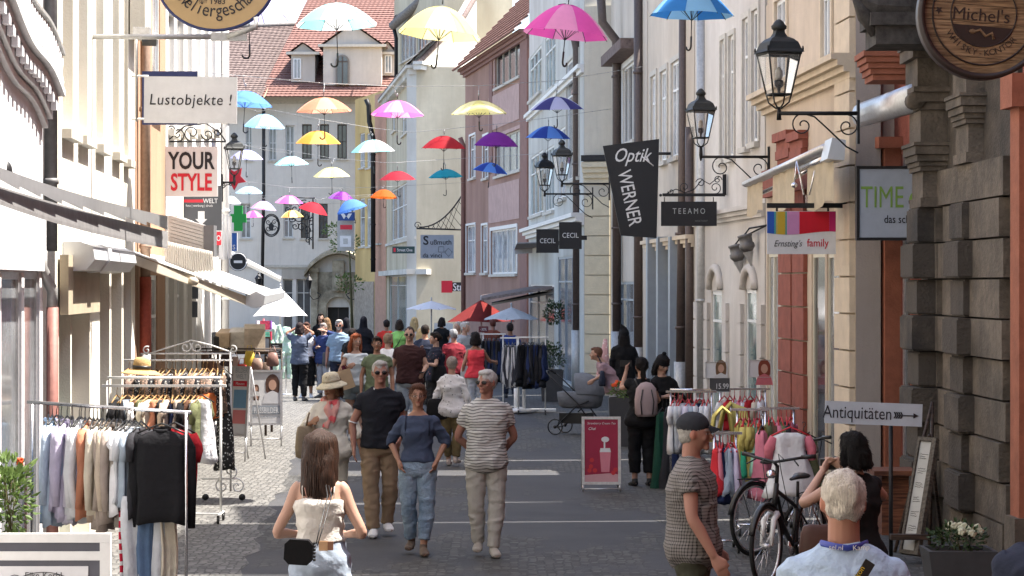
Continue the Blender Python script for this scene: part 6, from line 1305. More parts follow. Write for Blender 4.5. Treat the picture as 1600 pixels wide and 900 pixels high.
def plant(name,label,q,r,n,size,ml,pot=None,flowers=None,cat='plant',stems=6,seed=1,zc=None,fl=.022):
 rr=random.Random(seed);t=thing(name,label,cat,(q.x,q.y,q.z));c=q+V(0,0,zc or r[2])
 b=MB();leaves(b,c,r,n,size,rr);b.build('foliage',ml,t,fix=False)
 b=MB()
 for i in range(stems):b.tube([q+V(rr.uniform(-.04,.04),rr.uniform(-.04,.04),0),c+V(rr.uniform(-.7,.7)*r[0],rr.uniform(-.7,.7)*r[1],rr.uniform(0,.7)*r[2])],.004,4)
 b.build('stems',m_stem,t)
 if flowers:
  m_,k=flowers;b=MB()
  for i in range(k):
   a=rr.uniform(0,6.28);e=rr.uniform(.3,.95);p=c+V(math.cos(a)*r[0]*e,-abs(math.sin(a))*r[1]*e,r[2]*math.sqrt(1-e*e)*rr.uniform(.6,1.1))
   for j in range(5):
    aa=j*1.257;b.ell(p+V(math.cos(aa)*fl*.5,-fl*.3,math.sin(aa)*fl*.5),(fl*.6,fl*.35,fl*.6),6,4)
  b.build('flowers',m_,t)
 return t
def planter(label,x,y,w,d,h,m,taper=.85):
 b=MB();k=taper
 vs=[(-w*k,-d*k,0),(w*k,-d*k,0),(w*k,d*k,0),(-w*k,d*k,0),(-w,-d,h),(w,-d,h),(w,d,h),(-w,d,h),(-w*.88,-d*.88,h),(w*.88,-d*.88,h),(w*.88,d*.88,h),(-w*.88,d*.88,h),(-w*.88,-d*.88,h-.04),(w*.88,-d*.88,h-.04),(w*.88,d*.88,h-.04),(-w*.88,d*.88,h-.04)]
 fs=[(0,1,2,3)]+[(i,(i+1)%4,4+(i+1)%4,4+i)for i in range(4)]+[(4+i,4+(i+1)%4,8+(i+1)%4,8+i)for i in range(4)]+[(8+i,8+(i+1)%4,12+(i+1)%4,12+i)for i in range(4)]+[(12,13,14,15)]
 t=thing('planter',label,'planter',(x,y,.006));MB(Matrix.Translation((x,y,.006))).add(vs,fs).build('pot',m,t);MB(Matrix.Translation((x,y,.006))).bx((-w*.87,-d*.87,h-.06),(w*.87,d*.87,h-.038)).build('soil',mat('soil',(.03,.02,.015)),t)
 return t
q=P(14,840,205);plant('flowering_shrub','bright green leafy plant with an orange blossom spike at the near left edge',q,(.16,.16,.32),420,.07,m_leaf,stems=10,seed=5)
b=MB();p0=P(6,770,204);p1=P(32,722,204);b.tube([p0,p0.lerp(p1,.6)+V(.02,0,0),p1],.004,5)
rr=random.Random(3)
for i in range(16):b.ell(p1+V(rr.uniform(-.025,.025),rr.uniform(-.02,.02),rr.uniform(-.03,.03)),(.012,.012,.012),6,4)
tag(rebase(b.build('geranium_bloom',mat('orange_petal',(.7,.1,.03)))),'small orange red blossom on a leaning stalk above the green plant','flower')
m_pot=mat('planter_grey',(.055,.055,.058),rough=.7,bump=.15)
q=P(1497,900,178);planter('dark square planter under the white flowers',q.x,q.y,.3,.25,.18+.1,m_pot);plant('white_flower_plant','white blossoms above dark leaves beside the easel foot',Vector((q.x,q.y,.27)),(.24,.2,.12),380,.05,m_leafd,flowers=(mat('white_petal',(.62,.62,.45)),16),seed=8,fl=.03)
q=P(970,690,97);planter('tall anthracite planter with orange flowers',q.x,q.y,.2,.2,.78,m_pot);plant('orange_flower_plant','orange geraniums on green leaves in the tall planter',Vector((q.x,q.y,.76)),(.2,.2,.14),260,.06,m_leaf,flowers=(mat('orange_petal',(.7,.1,.03)),14),seed=9,fl=.03)
q=P(862,620,70);planter('wide dark planter with a round green bush beyond the clothes rail',q.x,q.y,.26,.26,.7,m_pot);plant('box_bush','dark green clipped bush in the wide planter',Vector((q.x,q.y,.68)),(.3,.3,.34),900,.06,m_leafd,seed=10)
q=P(868,530,60);plant('hanging_plant','dark round plant above the far clothes rails',q+V(0,0,.4),(.3,.3,.3),500,.08,m_leafd,seed=11)
q=P(525,352,34);plant('young_tree_branch','light green twigs of a young tree reaching past the bank sign',q+V(0,0,-.5),(.7,.4,.3),150,.14,m_leaf,seed=12)
q=Vector((P(551,500,33).x,F/33,0));t=thing('young_tree','slender green tree half hidden beside the yellow house','tree',q);MB().tube([q,q+V(-.1,0,3),q+V(-.2,0,5.4)],[.07,.05,.02],8).build('trunk',m_stem,t)
b=MB();rr=random.Random(14);leaves(b,q+V(-.35,0,4.6),(.8,.5,.5),150,.17,rr);leaves(b,q+V(-.2,0,2.7),(.7,.4,.4),110,.17,rr);b.build('crown',m_leaf,t,fix=False)
SK=dict(fair=(.4,.24,.175),tan=(.32,.165,.105),red=(.3,.145,.105),dark=(.2,.095,.055))
def chain(pts,rad,k=4):
 """smooth a joint chain: Catmull-Rom through the points"""
 P_=[Vector(p)for p in pts];R_=[r if isinstance(r,tuple)else(r,r)for r in rad];o=[];ro=[]
 n=len(P_)
 for i in range(n-1):
  a,b_,c_,d=P_[max(i-1,0)],P_[i],P_[i+1],P_[min(i+2,n-1)]
  for j in range(k):
   t=j/k
   o.append(.5*((2*b_)+(c_-a)*t+(2*a-5*b_+4*c_-d)*t*t+(3*b_-a-3*c_+d)*t**3))
   ro.append(tuple(R_[i][q]*(1-t)+R_[i+1][q]*t for q in(0,1)))
 o.append(P_[-1]);ro.append(R_[-1]);return o,ro
class Person:pass
def person(px,s,h,label,face=0,skin='fair',hair='short',hc=(.1,.06,.04),top=None,bottom=None,shoes=(.1,.1,.1),pose=None,build=1.0,vox=.011,head=(0,0),group=None,female=False,z=0.0,xy=None,lean=0.0,beard=None,detail=True,hairlen=.2):
 """face: heading in degrees (0 looks at the camera); top=(material, sleeve fraction, hem height, looseness); bottom=(kind, material, hem height)"""
 pose=pose or{};q=xy if xy is not None else P(px,0,s);base=Vector((q[0],q[1],z))
 t=thing('person',label,'person',base,R(face),group);W=ORG[t.name];o=Person();o.root=t;o.W=W;o.h=h
 bw=build;fs_=.86 if female else .98
 J={'hip_l':(-.052,0,.52),'hip_r':(.052,0,.52),'knee_l':(-.056,-.012,.285),'knee_r':(.056,-.012,.285),'ankle_l':(-.058,.012,.045),'ankle_r':(.058,.012,.045),'sh_l':(-.106*fs_,0,.812),'sh_r':(.106*fs_,0,.812),'elbow_l':(-.14,.012,.635),'elbow_r':(.14,.012,.635),'wrist_l':(-.148,-.03,.495),'wrist_r':(.148,-.03,.495)}
 if pose.get('walk'):
  k=pose['walk'];a,c_=('r','l')if k>0 else('l','r');k=abs(k)
  J['knee_'+a]=(J['knee_'+a][0],-.055*k,.29);J['ankle_'+a]=(J['ankle_'+a][0]*.6,-.11*k,.05);J['knee_'+c_]=(J['knee_'+c_][0],.0,.285);J['ankle_'+c_]=(J['ankle_'+c_][0]*.7,.11*k,.072)
 J.update({k:v for k,v in pose.items()if k in J})
 ln=lean
 def up(p):
  """lean the upper body forward about the hips"""
  x,y,zz=p
  if zz<=.52:return Vector((x*h,y*h,zz*h))
  d=zz-.52;return Vector((x*h,(y+-math.sin(ln)*d)*h,(.52+math.cos(ln)*d)*h))
 Jv={k:(up(v)if not k.startswith(('hip','knee','ankle'))else Vector(v)*h)for k,v in J.items()}
 o.J=Jv
 if female:prof=[(.455,.06,.05),(.485,.094,.066),(.52,.1,.07),(.56,.09,.062),(.62,.072,.052),(.67,.078,.056),(.725,.086,.07),(.77,.082,.056),(.803,.08,.042),(.822,.055,.035),(.84,.034,.03)]
 else:prof=[(.455,.06,.05),(.485,.09,.065),(.52,.094,.068),(.56,.09,.066),(.62,.086,.063),(.67,.09,.066),(.725,.098,.07),(.77,.1,.062),(.805,.098,.048),(.825,.064,.038),(.84,.036,.032)]
 belly=(bw-1)*.8
 def torso(b,z0,z1,infl=0.0,flare=0.0,n=22):
  vs=[];P2=[p for p in prof];zs=[z0]+[p[0]for p in P2 if z0+.008<p[0]<z1-.008]+[z1]
  for zz in zs:
   for i in range(len(P2)-1):
    if P2[i][0]<=zz<=P2[i+1][0]or i==len(P2)-2 or(i==0 and zz<P2[0][0]):
     f=(zz-P2[i][0])/(P2[i+1][0]-P2[i][0]);f=max(0,min(1,f));rx=P2[i][1]*(1-f)+P2[i+1][1]*f;ry=P2[i][2]*(1-f)+P2[i+1][2]*f
     if P2[i][0]<=zz<=P2[i+1][0]:break
   m_=1+(bw-1)*(.5 if zz>.78 else 1);rx=rx*h*m_+infl;ry=ry*h*(m_+(belly*.6 if .5<zz<.68 else 0))+infl
   if flare and zz<.66:k=(.66-zz)/.2;rx+=flare*k*h;ry+=flare*k*h
   c_=up((0,0,zz))
   for j in range(n):
    a=2*math.pi*j/n;x,y=math.cos(a),math.sin(a)
    vs.append((c_.x+math.copysign(abs(x)**.85,x)*rx,c_.y+math.copysign(abs(y)**.9,y)*ry,c_.z))
  k=len(zs);b.add(vs,[(i*n+j,i*n+(j+1)%n,(i+1)*n+(j+1)%n,(i+1)*n+j)for i in range(k-1)for j in range(n)]+[list(range(n))[::-1],[(k-1)*n+j for j in range(n)]],0,True)
 aw=1+(bw-1)*.6
 def arm(b,sd,f_end=1.0,infl=0.0,loose=0.0,start=0.0):
  s_,e,w_=Jv['sh_'+sd],Jv['elbow_'+sd],Jv['wrist_'+sd];sg=-1 if sd=='l' else 1
  s2=s_+V(-sg*.02*h,0,-.014*h)
  pts=[s2,s2.lerp(e,.12)+V(sg*.006*h,0,0),s2.lerp(e,.5),e,e.lerp(w_,.35),w_]
  k=(.92 if female else 1.0)*aw*h;rd=[.023*k,.0285*k,.0255*k,.0205*k,.0205*k,.0135*k]
  P_,R_=chain(pts,rd);m_=max(2,int(round((len(P_)-1)*f_end))+1)
  if f_end<1:P_,R_=P_[:m_],R_[:m_]
  i0=0
  R_=[(r[0]+infl+loose*min(1,i/len(R_)*1.5),r[1]+infl+loose*min(1,i/len(R_)*1.5))for i,r in enumerate(R_)]
  b.tube(P_,R_,12)
 def leg(b,sd,z_end=0.0,infl=0.0,loose=0.0):
  hp,kn,an=Jv['hip_'+sd],Jv['knee_'+sd],Jv['ankle_'+sd];k=(1.04 if female else 1.0)*(1+(bw-1)*.5)*h
  pts=[hp+V(0,0,.02*h),hp.lerp(kn,.35),kn,kn.lerp(an,.3)+V(0,.006*h,0),an.lerp(kn,.25),an]
  rd=[.052*k,.046*k,.0315*k,.032*k,.022*k,.0195*k];P_,R_=chain(pts,rd)
  if z_end:
   cut=[i for i,p in enumerate(P_)if p.z>=z_end*h];P_,R_=P_[:max(cut)+1],R_[:max(cut)+1]
  n_=len(P_);R_=[(r[0]+infl+loose*(i/n_),r[1]+infl+loose*(i/n_))for i,r in enumerate(R_)]
  b.tube(P_,R_,14)
 def foot(b,sd,infl=0.0,up_=0.0):
  an=Jv['ankle_'+sd];zf=max(.0,an.z-.045*h);d=V(.12*(-1 if sd=='l' else 1),-1,0).normalized()
  tilt=-.35 if zf>.02 else 0
  a=Vector((an.x,an.y,zf));pts=[a-d*.028*h+V(0,0,.024*h),a+V(0,0,.028*h),a+d*.05*h+V(0,0,.022*h),a+d*.085*h+V(0,0,.015*h),a+d*.115*h+V(0,0,.012*h)]
  rd=[(.018*h,.017*h),(.024*h,.02*h),(.019*h,.024*h),(.014*h,.026*h),(.009*h,.018*h)]
  b.tube(pts,[(r[0]+infl,r[1]+infl)for r in rd],12)
  b.tube([a+V(0,0,.03*h),an+V(0,0,.02*h)],(.02*h+infl),10)
 def hand(b,sd):
  w_,e=Jv['wrist_'+sd],Jv['elbow_'+sd];d=(w_-e).normalized();
  side=V(0,-1,0)if abs(d.y)<.7 else V(0,0,-1);side=(side-d*side.dot(d)).normalized();nrm=d.cross(side);sg=1 if sd=='l' else-1
  if pose.get('palm_'+sd):nrm,side=side,nrm
  k=h*(.95 if female else 1.0);curl=pose.get('curl_'+sd,.35)
  b.tube([w_-d*.01*k,w_+d*.022*k,w_+d*.05*k],[(.0145*k,.011*k),(.024*k,.0105*k),(.0235*k,.009*k)]if True else 0,10)
  inn=nrm*(1 if nrm.x*sg>0 else-1)
  for i in range(4):
   o_=side*((1.5-i)*.0115*k);L_=(.036,.042,.039,.031)[i]*k;p0=w_+d*.045*k+o_
   p1=p0+d*L_*.5+inn*L_*.25*curl;p2=p1+(d*(1-curl*.6)+inn*curl).normalized()*L_*.35;p3=p2+(d*(1-curl)+inn*curl*1.4).normalized()*L_*.3
   b.tube([p0,p1,p2,p3],[.0056*k,.0054*k,.005*k,.004*k],7)
  p0=w_+d*.012*k+side*.014*k;b.tube([p0,p0+(side*.6+d*.8).normalized()*.024*k,p0+(side*.35+d).normalized()*.046*k+inn*.006*k],[.0075*k,.0065*k,.0048*k],8)
 hk=h**.6*1.75**.4;nb=up((0,.004,.835));yaw,pit=R(head[0]),R(head[1])
 hcen=up((0,-.012,.93))if not pose.get('headc')else up(pose['headc']);HM=Matrix.Translation(hcen)@Matrix.Rotation(-yaw,4,'Z')@Matrix.Rotation(pit,4,'X')@Matrix.Rotation(pose.get('roll',0),4,'Y')
 a_,b__,c__=.0435*hk,.0545*hk,.066*hk
 def headshape(b):
  n,m=24,18;vs=[(0,.0,-c__*.96)]
  for i in range(1,m):
   th=math.pi*i/m;zz=-math.cos(th)
   for j in range(n):
    ph=2*math.pi*j/n;x,y=math.sin(th)*math.cos(ph),math.sin(th)*math.sin(ph)
    if zz<0:
     k=-zz;x*=1-.2*k;y=y*(1-(.42*k if y>0 else .06*k))-.06*k
    else:x*=1+.05*zz
    if y<-.5 and abs(zz)<.75:y+=.05*(1-abs(x)*1.5)
    vs.append((x*a_,y*b__,zz*c__))
  vs.append((0,0,c__));q_=len(vs)-1;f=[(0,1+(j+1)%n,1+j)for j in range(n)]
  for i in range(m-2):f+=[(1+i*n+j,1+i*n+(j+1)%n,1+(i+1)*n+(j+1)%n,1+(i+1)*n+j)for j in range(n)]
  f+=[(q_,1+(m-2)*n+j,1+(m-2)*n+(j+1)%n)for j in range(n)];b.add(vs,f,0,True,HM)
  u=hk
  b.tube([HM@V(0,-.0485*u,.012*u),HM@V(0,-.056*u,-.004*u),HM@V(0,-.0625*u,-.014*u),HM@V(0,-.054*u,-.02*u)],[.005*u,.0065*u,.0085*u,.007*u],9)
  b.ell((0,-.044*u,.012*u),(.03*u,.008*u,.006*u),10,6,0,HM)
  b.ell((0,-.043*u,-.05*u),(.014*u,.012*u,.012*u),10,6,0,HM)
  b.ell((0,-.0475*u,-.033*u),(.014*u,.006*u,.0035*u),10,6,0,HM);b.ell((0,-.047*u,-.038*u),(.012*u,.006*u,.0035*u),10,6,0,HM)
  for sg in(-1,1):b.ell((sg*.0455*u,.004*u,-.004*u),(.005*u,.011*u,.018*u),9,6,0,HM);b.ell((sg*.024*u,-.036*u,-.016*u),(.012*u,.01*u,.012*u),9,6,0,HM)
 B=MB();torso(B,.455,.84)
 B.tube([up((0,.006,.80)),up((0,.004,.835)),HM@V(0,.012*hk,-.03*hk)],[(.038*h*aw,.036*h*aw),(.031*h*aw,.031*h*aw),(.03*h*aw,.03*h*aw)],14)
 for sd in 'lr':arm(B,sd);leg(B,sd);foot(B,sd);hand(B,sd)
 headshape(B)
 me=remesh(B,vox,1,'person_body')
 sk=SK[skin];ca=me.color_attributes.new('Col','FLOAT_COLOR','POINT');HI=HM.inverted();cols=[]
 for v in me.vertices:
  c0=sk;p=HI@v.co;p=p/hk
  if p.length<.09:
   if p.y<-.03:
    for sg in(-1,1):
     ex=(p.x-sg*.0185)/.0085;ez=(p.z-.0005)/.0042
     if ex*ex+ez*ez<1.3:c0=(.04,.03,.025)if abs(ex)<.55 else(.45,.4,.38)
     if abs(p.x-sg*.019)<.012 and abs(p.z-.0145)<.003:c0=tuple(hc[i]*.5+sk[i]*.3 for i in range(3))
    if abs(p.x)<.0135 and abs(p.z+.0355)<.0042:c0=(sk[0]*.8,sk[1]*.48,sk[2]*.5)
    if abs(p.x)<.011 and abs(p.z+.0355)<.0011:c0=(sk[0]*.35,sk[1]*.22,sk[2]*.22)
    if beard and p.z<-.022 and not(abs(p.x)<.012 and abs(p.z+.0355)<.004):c0=beard
   if abs(p.x)>.042:c0=(sk[0]*1.05,sk[1]*.85,sk[2]*.8)
  cols+=[c0[0],c0[1],c0[2],1]
 ca.data.foreach_set('color',cols)
 link_mesh('body',me,mat('skin',(.42,.22,.15),rough=.55,scale=14,bump=.06,kind='attr',spec=.35),t)
 if bottom:
  kind,m_,hem=bottom[:3];B=MB();lo=bottom[3]if len(bottom)>3 else .012
  if kind=='trousers':
   torso(B,.46,bottom[4]if len(bottom)>4 else .585,.012)
   for sd in 'lr':leg(B,sd,hem,.012,lo)
  else:
   n=30;vs=[];zs=[.59,.56,.52,.46,.4,(hem+.4)/2,hem];k=0
   for zz in zs:
    rx={.59:.082,.56:.092,.52:.103,.46:.108,.4:.11}.get(zz,.112+(.4-zz)*lo)*h*(1+(bw-1));ry=rx*.78
    for j in range(n):a=2*math.pi*j/n;e=1+.05*math.sin(a*7)*(.6-zz)*2;vs.append((math.cos(a)*rx*e,math.sin(a)*ry*e,zz*h))
   B.add(vs,[(i*n+j,i*n+(j+1)%n,(i+1)*n+(j+1)%n,(i+1)*n+j)for i in range(len(zs)-1)for j in range(n)]+[list(range(n))[::-1],[(len(zs)-1)*n+j for j in range(n)]])
  link_mesh({'trousers':'trousers' if hem<.25 else 'shorts'}.get(kind,'skirt'),remesh(B,max(.011,vox),3,'legwear',.013,7.5,True),m_,t)
 if top:
  m_,sl,hem,lo=top[:4];nk=top[4]if len(top)>4 else .832;B=MB();torso(B,hem,nk,.016+lo*.5,lo)
  if sl>0:
   for sd in 'lr':arm(B,sd,sl,.012,.006+lo*.35)
  if len(top)>5 and top[5]=='collar':
   c_=up((0,.0,.838));B.tube([c_+V(math.cos(a)*.045*h,math.sin(a)*.04*h-.004,.006*math.sin(a)*h)for a in[2*math.pi*i/14 for i in range(15)]],.012,8)
  link_mesh('dress' if hem<.42 else 'shirt',remesh(B,max(.011,vox),3,'topwear',.017,7.5,True),m_,t)
 if shoes is not None:
  m_=shoes if not isinstance(shoes,tuple)else mat('shoe_%d_%d'%(int(shoes[0]*1000),int(shoes[2]*1000)),shoes,rough=.6,bump=.1)
  for sd in 'lr':
   B=MB();an=Jv['ankle_'+sd];foot(B,sd,.006)
   me=remesh(B,max(.009,vox),1,'shoe');link_mesh('shoe',me,m_,t)
 u=hk;mh=mat('hair_%d_%d'%(int(hc[0]*1000),int(hc[2]*1000)),hc,rough=.65,var=.35,scale=30,bump=.6,stretch=(6,6,.7),spec=.12)
 if hair and hair!='bald':
  B=MB()
  if hair in('short','crop'):
   k=1.05 if hair=='crop' else 1.1
   B.ell((0,.012*u,.018*u),(a_*k,b__*(k-.0),c__*.83),20,14,0,HM);B.ell((0,.024*u,-.012*u),(a_*.98,b__*.7,c__*.5),16,10,0,HM)
   if hair=='short':B.ell((0,-.02*u,.05*u),(a_*.85,b__*.58,c__*.27),14,8,0,HM)
  else:
   B.ell((0,.012*u,.016*u),(a_*1.14,b__*1.1,c__*.86),20,14,0,HM);B.ell((0,-.016*u,.05*u),(a_*.95,b__*.62,c__*.3),14,8,0,HM)
   if hair in('long','bob'):
    L_={'long':hairlen,'bob':.03}[hair]*h
    bk=[HM@V(0,.03*u,.03*u),HM@V(0,.045*u,-.02*u),HM@V(0,.045*u,-.05*u),HM@V(0,.05*u,-.05*u)+V(0,0,-L_*.5),HM@V(0,.048*u,-.05*u)+V(0,0,-L_)]
    w_=1.0 if hair=='bob' else 1.15
    B.tube(bk,[(.03*u,.044*u),(.03*u,.05*u*w_),(.028*u,.052*u*w_),(.024*u,.056*u*w_),(.012*u,.046*u*w_)],16)
    for sg in(-1,1):B.tube([HM@V(sg*.034*u,-.008*u,.035*u),HM@V(sg*.049*u,.004*u,-.01*u),HM@V(sg*.05*u,.01*u,-.055*u),HM@V(sg*.05*u,.018*u,-.055*u)+V(0,0,-L_*.6)],[.012*u,.014*u,.016*u,.008*u],9)
   if hair in('bun','tail'):
    B.ell((0,.065*u,.01*u)if hair=='bun' else(0,.062*u,-.01*u),(.024*u,.022*u,.024*u),10,8,0,HM)
    if hair=='tail':B.tube([HM@V(0,.062*u,-.01*u),HM@V(0,.07*u,-.07*u),HM@V(0,.06*u,-.12*u)],[.02*u,.018*u,.006*u],10)
  me=remesh(B,max(.007,vox*.8),1,'hair',.012 if hair!='crop' else .005,26)
  link_mesh('hair',me,mh,t)
  if vox<=.0105:
   r=random.Random(int(px));B=MB();vv=me.vertices;Lk=.013 if hair in('short','crop')else .045
   for i in range(700):
    v=vv[r.randrange(len(vv))];nn=v.normal;dn=(V(r.uniform(-.6,.6),r.uniform(-.2,.9),-1.0 if hair!='short' else r.uniform(-1,.3)));dn=(dn-nn*dn.dot(nn));dn=dn.normalized()if dn.length>.01 else nn
    p=v.co-nn*.001;d=(dn+nn*r.uniform(.05,.45)).normalized();sd_=d.cross(nn).normalized()*r.uniform(.0018,.0035);l_=Lk*r.uniform(.5,1.2)
    B.add([p-sd_,p+sd_,p+d*l_*.6+sd_*.6+nn*.002,p+d*l_,p+d*l_*.6-sd_*.6+nn*.002],[(0,1,2,4),(4,2,3)])
   B.build('hair_locks',mh,t,local=True,fix=False)
 o.HM=HM;o.u=u;o.up=up;o.mh=mh
 return o
def wpt(o,v):return o.W@Vector(v)
def eyewear(o,m=None,clear=False):
 u=o.u;B=MB(o.HM)
 for sg in(-1,1):
  if clear:B.tube([(sg*.019*u+math.cos(a)*.0135*u,-.0545*u,-.001*u+math.sin(a)*.0105*u)for a in[2*math.pi*i/14 for i in range(15)]],.0016,5)
  else:B.ell((sg*.0195*u,-.0525*u,-.001*u),(.0165*u,.005*u,.0115*u),12,8)
  B.tube([(sg*.034*u,-.051*u,.003*u),(sg*.0465*u,-.03*u,.003*u),(sg*.0475*u,.004*u,.0*u)],.0022,5)
 B.tube([(-.008*u,-.056*u,.002*u),(.008*u,-.056*u,.002*u)],.0025,5)
 B.build('glasses' if clear else 'sunglasses',m or mat('lens_dark',(.012,.01,.01),rough=.12,bump=0),o.root,local=True)
def strap_obj(name,label,cat,parts,loc,group=None):
 """carried thing built in world coordinates: parts = [(name, MB, material)]"""
 t=thing(name,label,cat,loc,0,group)
 for n_,b,m in parts:b.build(n_,m,t)
 return t
def bag(o,c,size,label,m,strap=None,name='handbag',cat='bag',rz=0.0,seed=0):
 """soft bag centred at body-local c; strap = list of body-local points"""
 q=wpt(o,c);b=MB(Matrix.Translation(q)@Matrix.Rotation(rz,4,'Z'));w_,d,h_=size
 pf=[(-1,.7),(-.9,.95),(-.3,1.0),(.5,.92),(.92,.8),(1,.6)];vs=[];n=16
 for z,k in pf:
  for j in range(n):
   a=2*math.pi*j/n;x,y=math.cos(a),math.sin(a);vs.append((math.copysign(abs(x)**.5,x)*w_/2*k,math.copysign(abs(y)**.6,y)*d/2*k*(1.0 if z<.5 else .7),z*h_/2))
 b.add(vs,[(i*n+j,i*n+(j+1)%n,(i+1)*n+(j+1)%n,(i+1)*n+j)for i in range(len(pf)-1)for j in range(n)]+[list(range(n)),list(range(5*n,6*n))],0,True)
 parts=[('bag_body',b,m)]
 if strap:s_=MB();s_.tube([wpt(o,p)for p in strap],(.006,.012),6);parts.append(('strap',s_,m))
 return strap_obj(name,label,cat,parts,(q.x,q.y,q.z-h_/2))
def cl(n,c,**k):return cloth('w_'+n,c,**k)
c_den=cl('denim',(.16,.24,.34),bscale=40,scale=3,var=.35,col2=(.3,.38,.46));c_denl=cl('denim_pale',(.33,.39,.47),scale=4,var=.2);c_navy=cl('navy',(.025,.03,.05));c_blk=cl('black',(.012,.012,.013));c_wht=cl('white',(.68,.68,.68));c_kh=cl('khaki',(.24,.17,.11));c_beig=cl('beige',(.45,.41,.34));c_sto=cl('stone',(.36,.34,.3))
old=person(1318,400,1.88,'white haired man from behind in a light blue shirt, closest of all',180,'red','short',(.5,.46,.42),top=(cl('skyblue',(.33,.42,.56),bscale=22),.55,.44,.01,.838,'collar'),bottom=('trousers',c_kh,.05),build=1.16,vox=.008,head=(0,6))
b=MB();pts=[wpt(old,Vector(old.up((x,y,z))))for x,y,z in((-.045,-.03,.84),(-.048,.012,.848),(-.025,.045,.845),(0,.052,.842),(.025,.045,.845),(.048,.012,.848),(.045,-.03,.84))]
b.tube(pts,(.013,.004),8);T=axes(wpt(old,old.up((0,.056,.842))),(1,0,0),(0,0,1),(0,-1,0))if False else None
lan=strap_obj('lanyard','blue lanyard with white letters round the neck of the white haired man','lanyard',[('band',b,paint('lanyard_blue',(.03,.05,.3)))],pts[3])
def on_back(o,x,z,off=.0,rot=0.0,y=.055):
 p=wpt(o,o.up((x,y,z)))-V(0,off,0);return axes(p,(1,0,0),(0,0,1),(0,-1,0))@Matrix.Rotation(rot,4,'Z')
b=MB();b.text('Kamp',.028,on_back(old,-.026,.8405,.03,.06),.002,off=.001);b.text('sel.nl',.028,on_back(old,.026,.8405,.03,-.06),.002,off=.001)
b.build('lettering',m_signw,lan,fix=False)
b=MB();pts=[wpt(old,old.up(p))for p in((-.055,.02,.838),(-.04,.056,.82),(-.005,.083,.77),(.03,.09,.72),(.065,.088,.66),(.1,.08,.6))];pts=[q_+V(0,-.085,0)for q_ in pts];pts=pts[1:];RB=[pts[0].lerp(pts[-1],i/14)*.5+(pts[min(4,int(i/14*4))].lerp(pts[min(4,int(i/14*4)+1)],i/14*4%1))*.5 for i in range(15)];ribbon(b,RB,.042);tp=min(RB,key=lambda v:abs(v.z-1.475));pts=[None]+pts
b2=MB();d=(RB[0]-RB[-1]);ang=math.atan2(d.z,d.x)
b2.text('Nikon',.03,axes(tp+V(0,-.012,0)-V(.008,0,-.004),(1,0,0),(0,0,1),(0,-1,0))@Matrix.Rotation(ang,4,'Z'),.003,off=.002)
strap_obj('camera_strap','black camera strap with yellow letters across the light blue shirt back','camera strap',[('band',b,m_hang),('lettering',b2,paint('strap_yellow',(.6,.42,.03)))],pts[3])
person(1630,335,1.66,'dark clothed shoulder of a passer-by cut off at the near corner',180,'tan','short',(.03,.02,.02),top=(c_navy,.55,.44,.01),bottom=('trousers',c_blk,.05),build=1.2,vox=.014)
girl=person(500,248,1.68,'young woman from behind with long brown hair and white camisole',178,'fair',None,(.06,.03,.02),top=(cl('camisole',(.6,.57,.52),bscale=16),0,.585,.004,.745),bottom=('trousers',c_denl,.4,.02,.6),female=True,vox=.008,shoes=(.6,.6,.6),pose=dict(elbow_l=(-.16,.01,.62),elbow_r=(.16,.01,.62),wrist_l=(-.085,-.1,.6),wrist_r=(.085,-.1,.6)),head=(4,0),build=1.03)
b=MB();u=girl.u;b.ell((0,.01*u,.014*u),(.054*u,.062*u,.064*u),20,14,0,girl.HM)
bk=[girl.HM@V(0,.03*u,.02*u),girl.HM@V(0,.045*u,-.04*u),girl.HM@V(0,.052*u,-.1*u),girl.HM@V(.004,.056*u,-.155*u),girl.HM@V(.0,.056*u,-.19*u)]
b.tube(bk,[(.035*u,.052*u),(.03*u,.062*u),(.026*u,.066*u),(.022*u,.064*u),(.01*u,.05*u)],18);me=remesh(b,.008,2,'hair',.012,18)
m_brn=mat('hair_brown',(.018,.009,.006),rough=.5,var=.5,scale=18,bump=.5,stretch=(9,9,.5),spec=.25,col2=(.05,.022,.012))
hb=link_mesh('hair',me,m_brn,girl.root)
b=MB();rr=random.Random(2)
for i in range(420):
 a=rr.uniform(-2.2,2.2);rx,ry=.055*u,.063*u;x0,y0=math.sin(a)*rx*.6,math.cos(a)*ry*.6+.005;ln_=rr.uniform(-.15,-.2)*u if abs(a)<1.9 else rr.uniform(-.1,-.15)*u
 spread_=1.12;ph=rr.uniform(0,6);wv=.006
 pts=[]
 for k in range(9):
  f=k/8;zz=.062*u*(1-f)**.5*(1-f*.1)+ln_*f**1.3;e=(1-(1-min(1,f*2.6))**2)**.5 if f<.385 else 1
  rad=(.6+.45*e)if f<.5 else 1.05*(1-.12*(f-.5))
  pts.append(girl.HM@V(math.sin(a)*rx*rad*spread_*(1 if f<.4 else 1.02)+math.sin(f*7+ph)*wv*f,max(math.cos(a)*ry*rad+.004,-.02)+(.012*u if f>.5 else 0)+math.cos(f*6+ph)*wv*f,zz))
 b.tube(pts,[.004,.0045,.005,.005,.005,.005,.0045,.0035,.0012],4,caps=False)
b.build('hair_strands',m_brn,girl.root,local=True,fix=False)
for sg in(-1,1):
 b=MB();b.tube([girl.up(p)for p in((sg*.058,.058,.742),(sg*.06,.055,.79),(sg*.058,.022,.835),(sg*.055,-.02,.82))],(.005,.003),6);b.build('strap',cl('camisole',(.6,.57,.52)),girl.root,local=True)
 b=MB();b.tube([girl.up(p)for p in((sg*.04,.063,.742),(sg*.05,.058,.79),(sg*.053,.022,.835))],(.003,.002),6);b.build('strap',cl('bra_strap',(.45,.25,.2)),girl.root,local=True)
b=MB()
